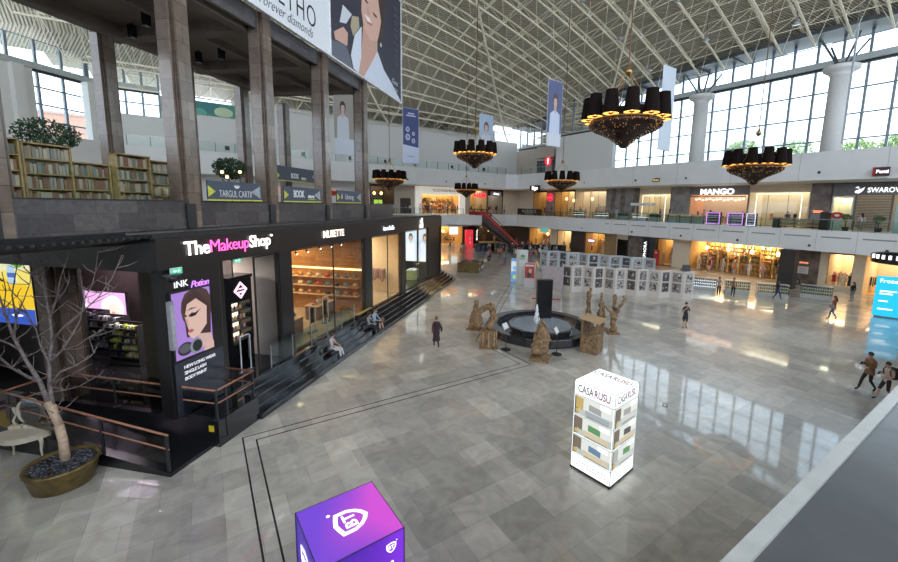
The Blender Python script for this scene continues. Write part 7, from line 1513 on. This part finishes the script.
for (x, y, z, s_, lab) in ((17.1, 12.7, 10.55, 1, 'largest nearest black shaded chandelier hanging high right of centre'), (32.25, 12.9, 9.5, 1, 'black shaded chandelier hanging in front of the white capitals sign at right'), (21.2, 32.0, 11.05, 1, 'black shaded chandelier hanging left of centre before the pale portrait banner'), (35.2, 34.4, 9.4, 1, 'small looking chandelier in front of the far right gallery, below the tall banner'), (18.9, 47.2, 9.2, 1, 'half hidden chandelier hanging just right of the marble columns'), (32.6, 51.4, 8.75, .88, 'farthest lowest chandelier in front of the white portal')):
    o = cp if first else copy_tree(cp); first = False
    o.location = (x, y, z); o.scale = (s_*.91, s_*.91, s_*.79); o['label'] = lab; o['group'] = 'black shaded chandeliers'
    t = thing('chandelier_cable', 'thin suspension rod of the '+lab.split(' hanging')[0].split(' in front')[0]+(' by the columns' if 'half' in lab else ' over the counters' if z == 9.5 else ' left of centre' if z == 11.05 else ' by the portal' if s_ < 1 else ''), 'cable', (x, y, z))
    b = MB(); b.tube((0, 0, 3.9*s_), (0, 0, roofz(x, y)-2.3-z), .035, 5); b.build('rod', mat('dark brass rod', (.14, .08, .04), .4, .5), t)
# ------------------------------------------------------------ hanging banners
def hbanner(label, cx, cy, z0, z1, w, shapes, rz=0, body=None):
    t = thing('hanging_banner', label, 'banner', (cx, cy, z0), rz)
    b = MB(); b.box(-w/2, w/2, -.015, .015, 0, z1-z0); b.build('sheet', body or mat('banner cloth', (.62, .68, .76), .6, noise=.02), t)
    if shapes: art(t, w*.97, (z1-z0)*.99, shapes, (0, -.02, .02), (0, 0, 0))
    b = MB(); b.tube((-w/2-.05, 0, z1-z0), (w/2+.05, 0, z1-z0), .03, 6); b.tube((-w/2-.05, 0, 0), (w/2+.05, 0, 0), .03, 6); b.build('rail', STEEL, t)
    b = MB(); zr = roofz(cx, cy)-2.3-z0
    for x in (-w/2, w/2): b.tube((x, 0, z1-z0), (x, 0, zr), .012, 4)
    b.build('suspension_wire', STEEL, t)
    return t
navy = (.035, .05, .16)
jew = [(navy, None), ((.5, .55, .68), [(0, 0), (1, 0), (1, .3), (0, .34)])]
for x, y, r_ in ((.3, .62, .16), (.3, .48, .2), (.66, .42, .15), (.66, .55, .12)): jew += [((.42, .46, .6), el(x, y, r_*.8, r_*.32, 8)), (navy, el(x, y, r_*.4, r_*.16, 8)), ((.6, .62, .72), el(x, y, r_*.15, r_*.06, 6))]
jew += [((.5, .55, .68), [(.2, .86), (.8, .86), (.8, .88), (.2, .88)]), ((.5, .55, .68), [(.3, .90), (.7, .90), (.7, .92), (.3, .92)]), ((.3, .35, .5), [(.3, .12), (.7, .12), (.7, .14), (.3, .14)])]
hbanner('navy banner with white jewellery drawings hanging at the end of the canopy banner', 17.7, 38.5, 11.7, 17.1, 1.75, jew)
pa = portrait(.52, .68, .5, (.12, .07, .05), (.6, .42, .36), (.55, .62, .75), (.10, .12, .24), asp=1.9)+[((.62, .66, .72), [(0, 0), (1, 0), (1, .2), (0, .2)])]
hbanner('tall banner with a person in white on dark blue, hanging right of centre', 26.1, 26.8, 13.0, 18.6, 1.75, pa)
hbanner('pale blue banner with a portrait hanging above the middle chandelier', 29.9, 42.7, 13.2, 18.9, 2.1, portrait(.5, .72, .5, (.16, .12, .1), (.62, .5, .48), (.6, .63, .7), (.42, .52, .66), asp=1.9))
hbanner('portrait banner hanging behind the marble columns', 12.2, 42.4, 12.4, 18.6, 2.0, portrait(.45, .74, .42, (.05, .03, .03), (.6, .42, .36), (.58, .6, .66), (.33, .30, .26), asp=1.9)+[((.6, .64, .72), [(0, 0), (1, 0), (1, .26), (0, .26)])])
hbanner('plain pale blue banner seen from behind, right of the largest chandelier', 34.9, 21.6, 13.0, 20.2, 2.0, None, 0)
hbanner('narrow pale blue banner seen almost edge on at the nearest white pillar', 40.4, 10.4, 13.0, 21.2, 1.5, None, .33)
# ------------------------------------------------------------ outside planting behind the glass
for i, (x, y, z, rr_) in enumerate(((62, 26.6, 14.4, 2.0), (63, 21.2, 13.6, 2.4), (66, 15.6, 13.5, 2.2), (63, 11.2, 13.4, 1.9))):
    leafy('garden_tree', 'hazy green tree top outside the window wall, %s' % ('left of the others', 'second from the left', 'third from the left', 'rightmost')[i], 'tree', (x, y, z-1), 2.6, rr_, 900, (.3, .42, .12), seed=20+i, zf=.7, leaf=.3)  # daylight wash-out put into the pale leaf colour
b = MB(); b.box(58, 90, -20, 80, 11.2, 11.5); trim(b, mat('roof terrace gravel', (.5, .5, .48), .8), label='roof terrace outside the glass')
t = thing('tower_building', 'pinkish building seen through the far left window', 'building', (-20, 90, 0), .15)
b = MB(); b.box(-16, 16, 6, 12, 0, 21.0); b.build('wall', mat('pink facade', (.50, .27, .20), .7), t)
b = MB(); b.box(-16.2, 16.2, 5.8, 12.2, 21.0, 21.4)
for z_ in (15.8, 18.4): b.box(-16, 16, 5.9, 6, z_, z_+.25)
b.build('roof', mat('facade ledge', (.4, .3, .28), .7), t)
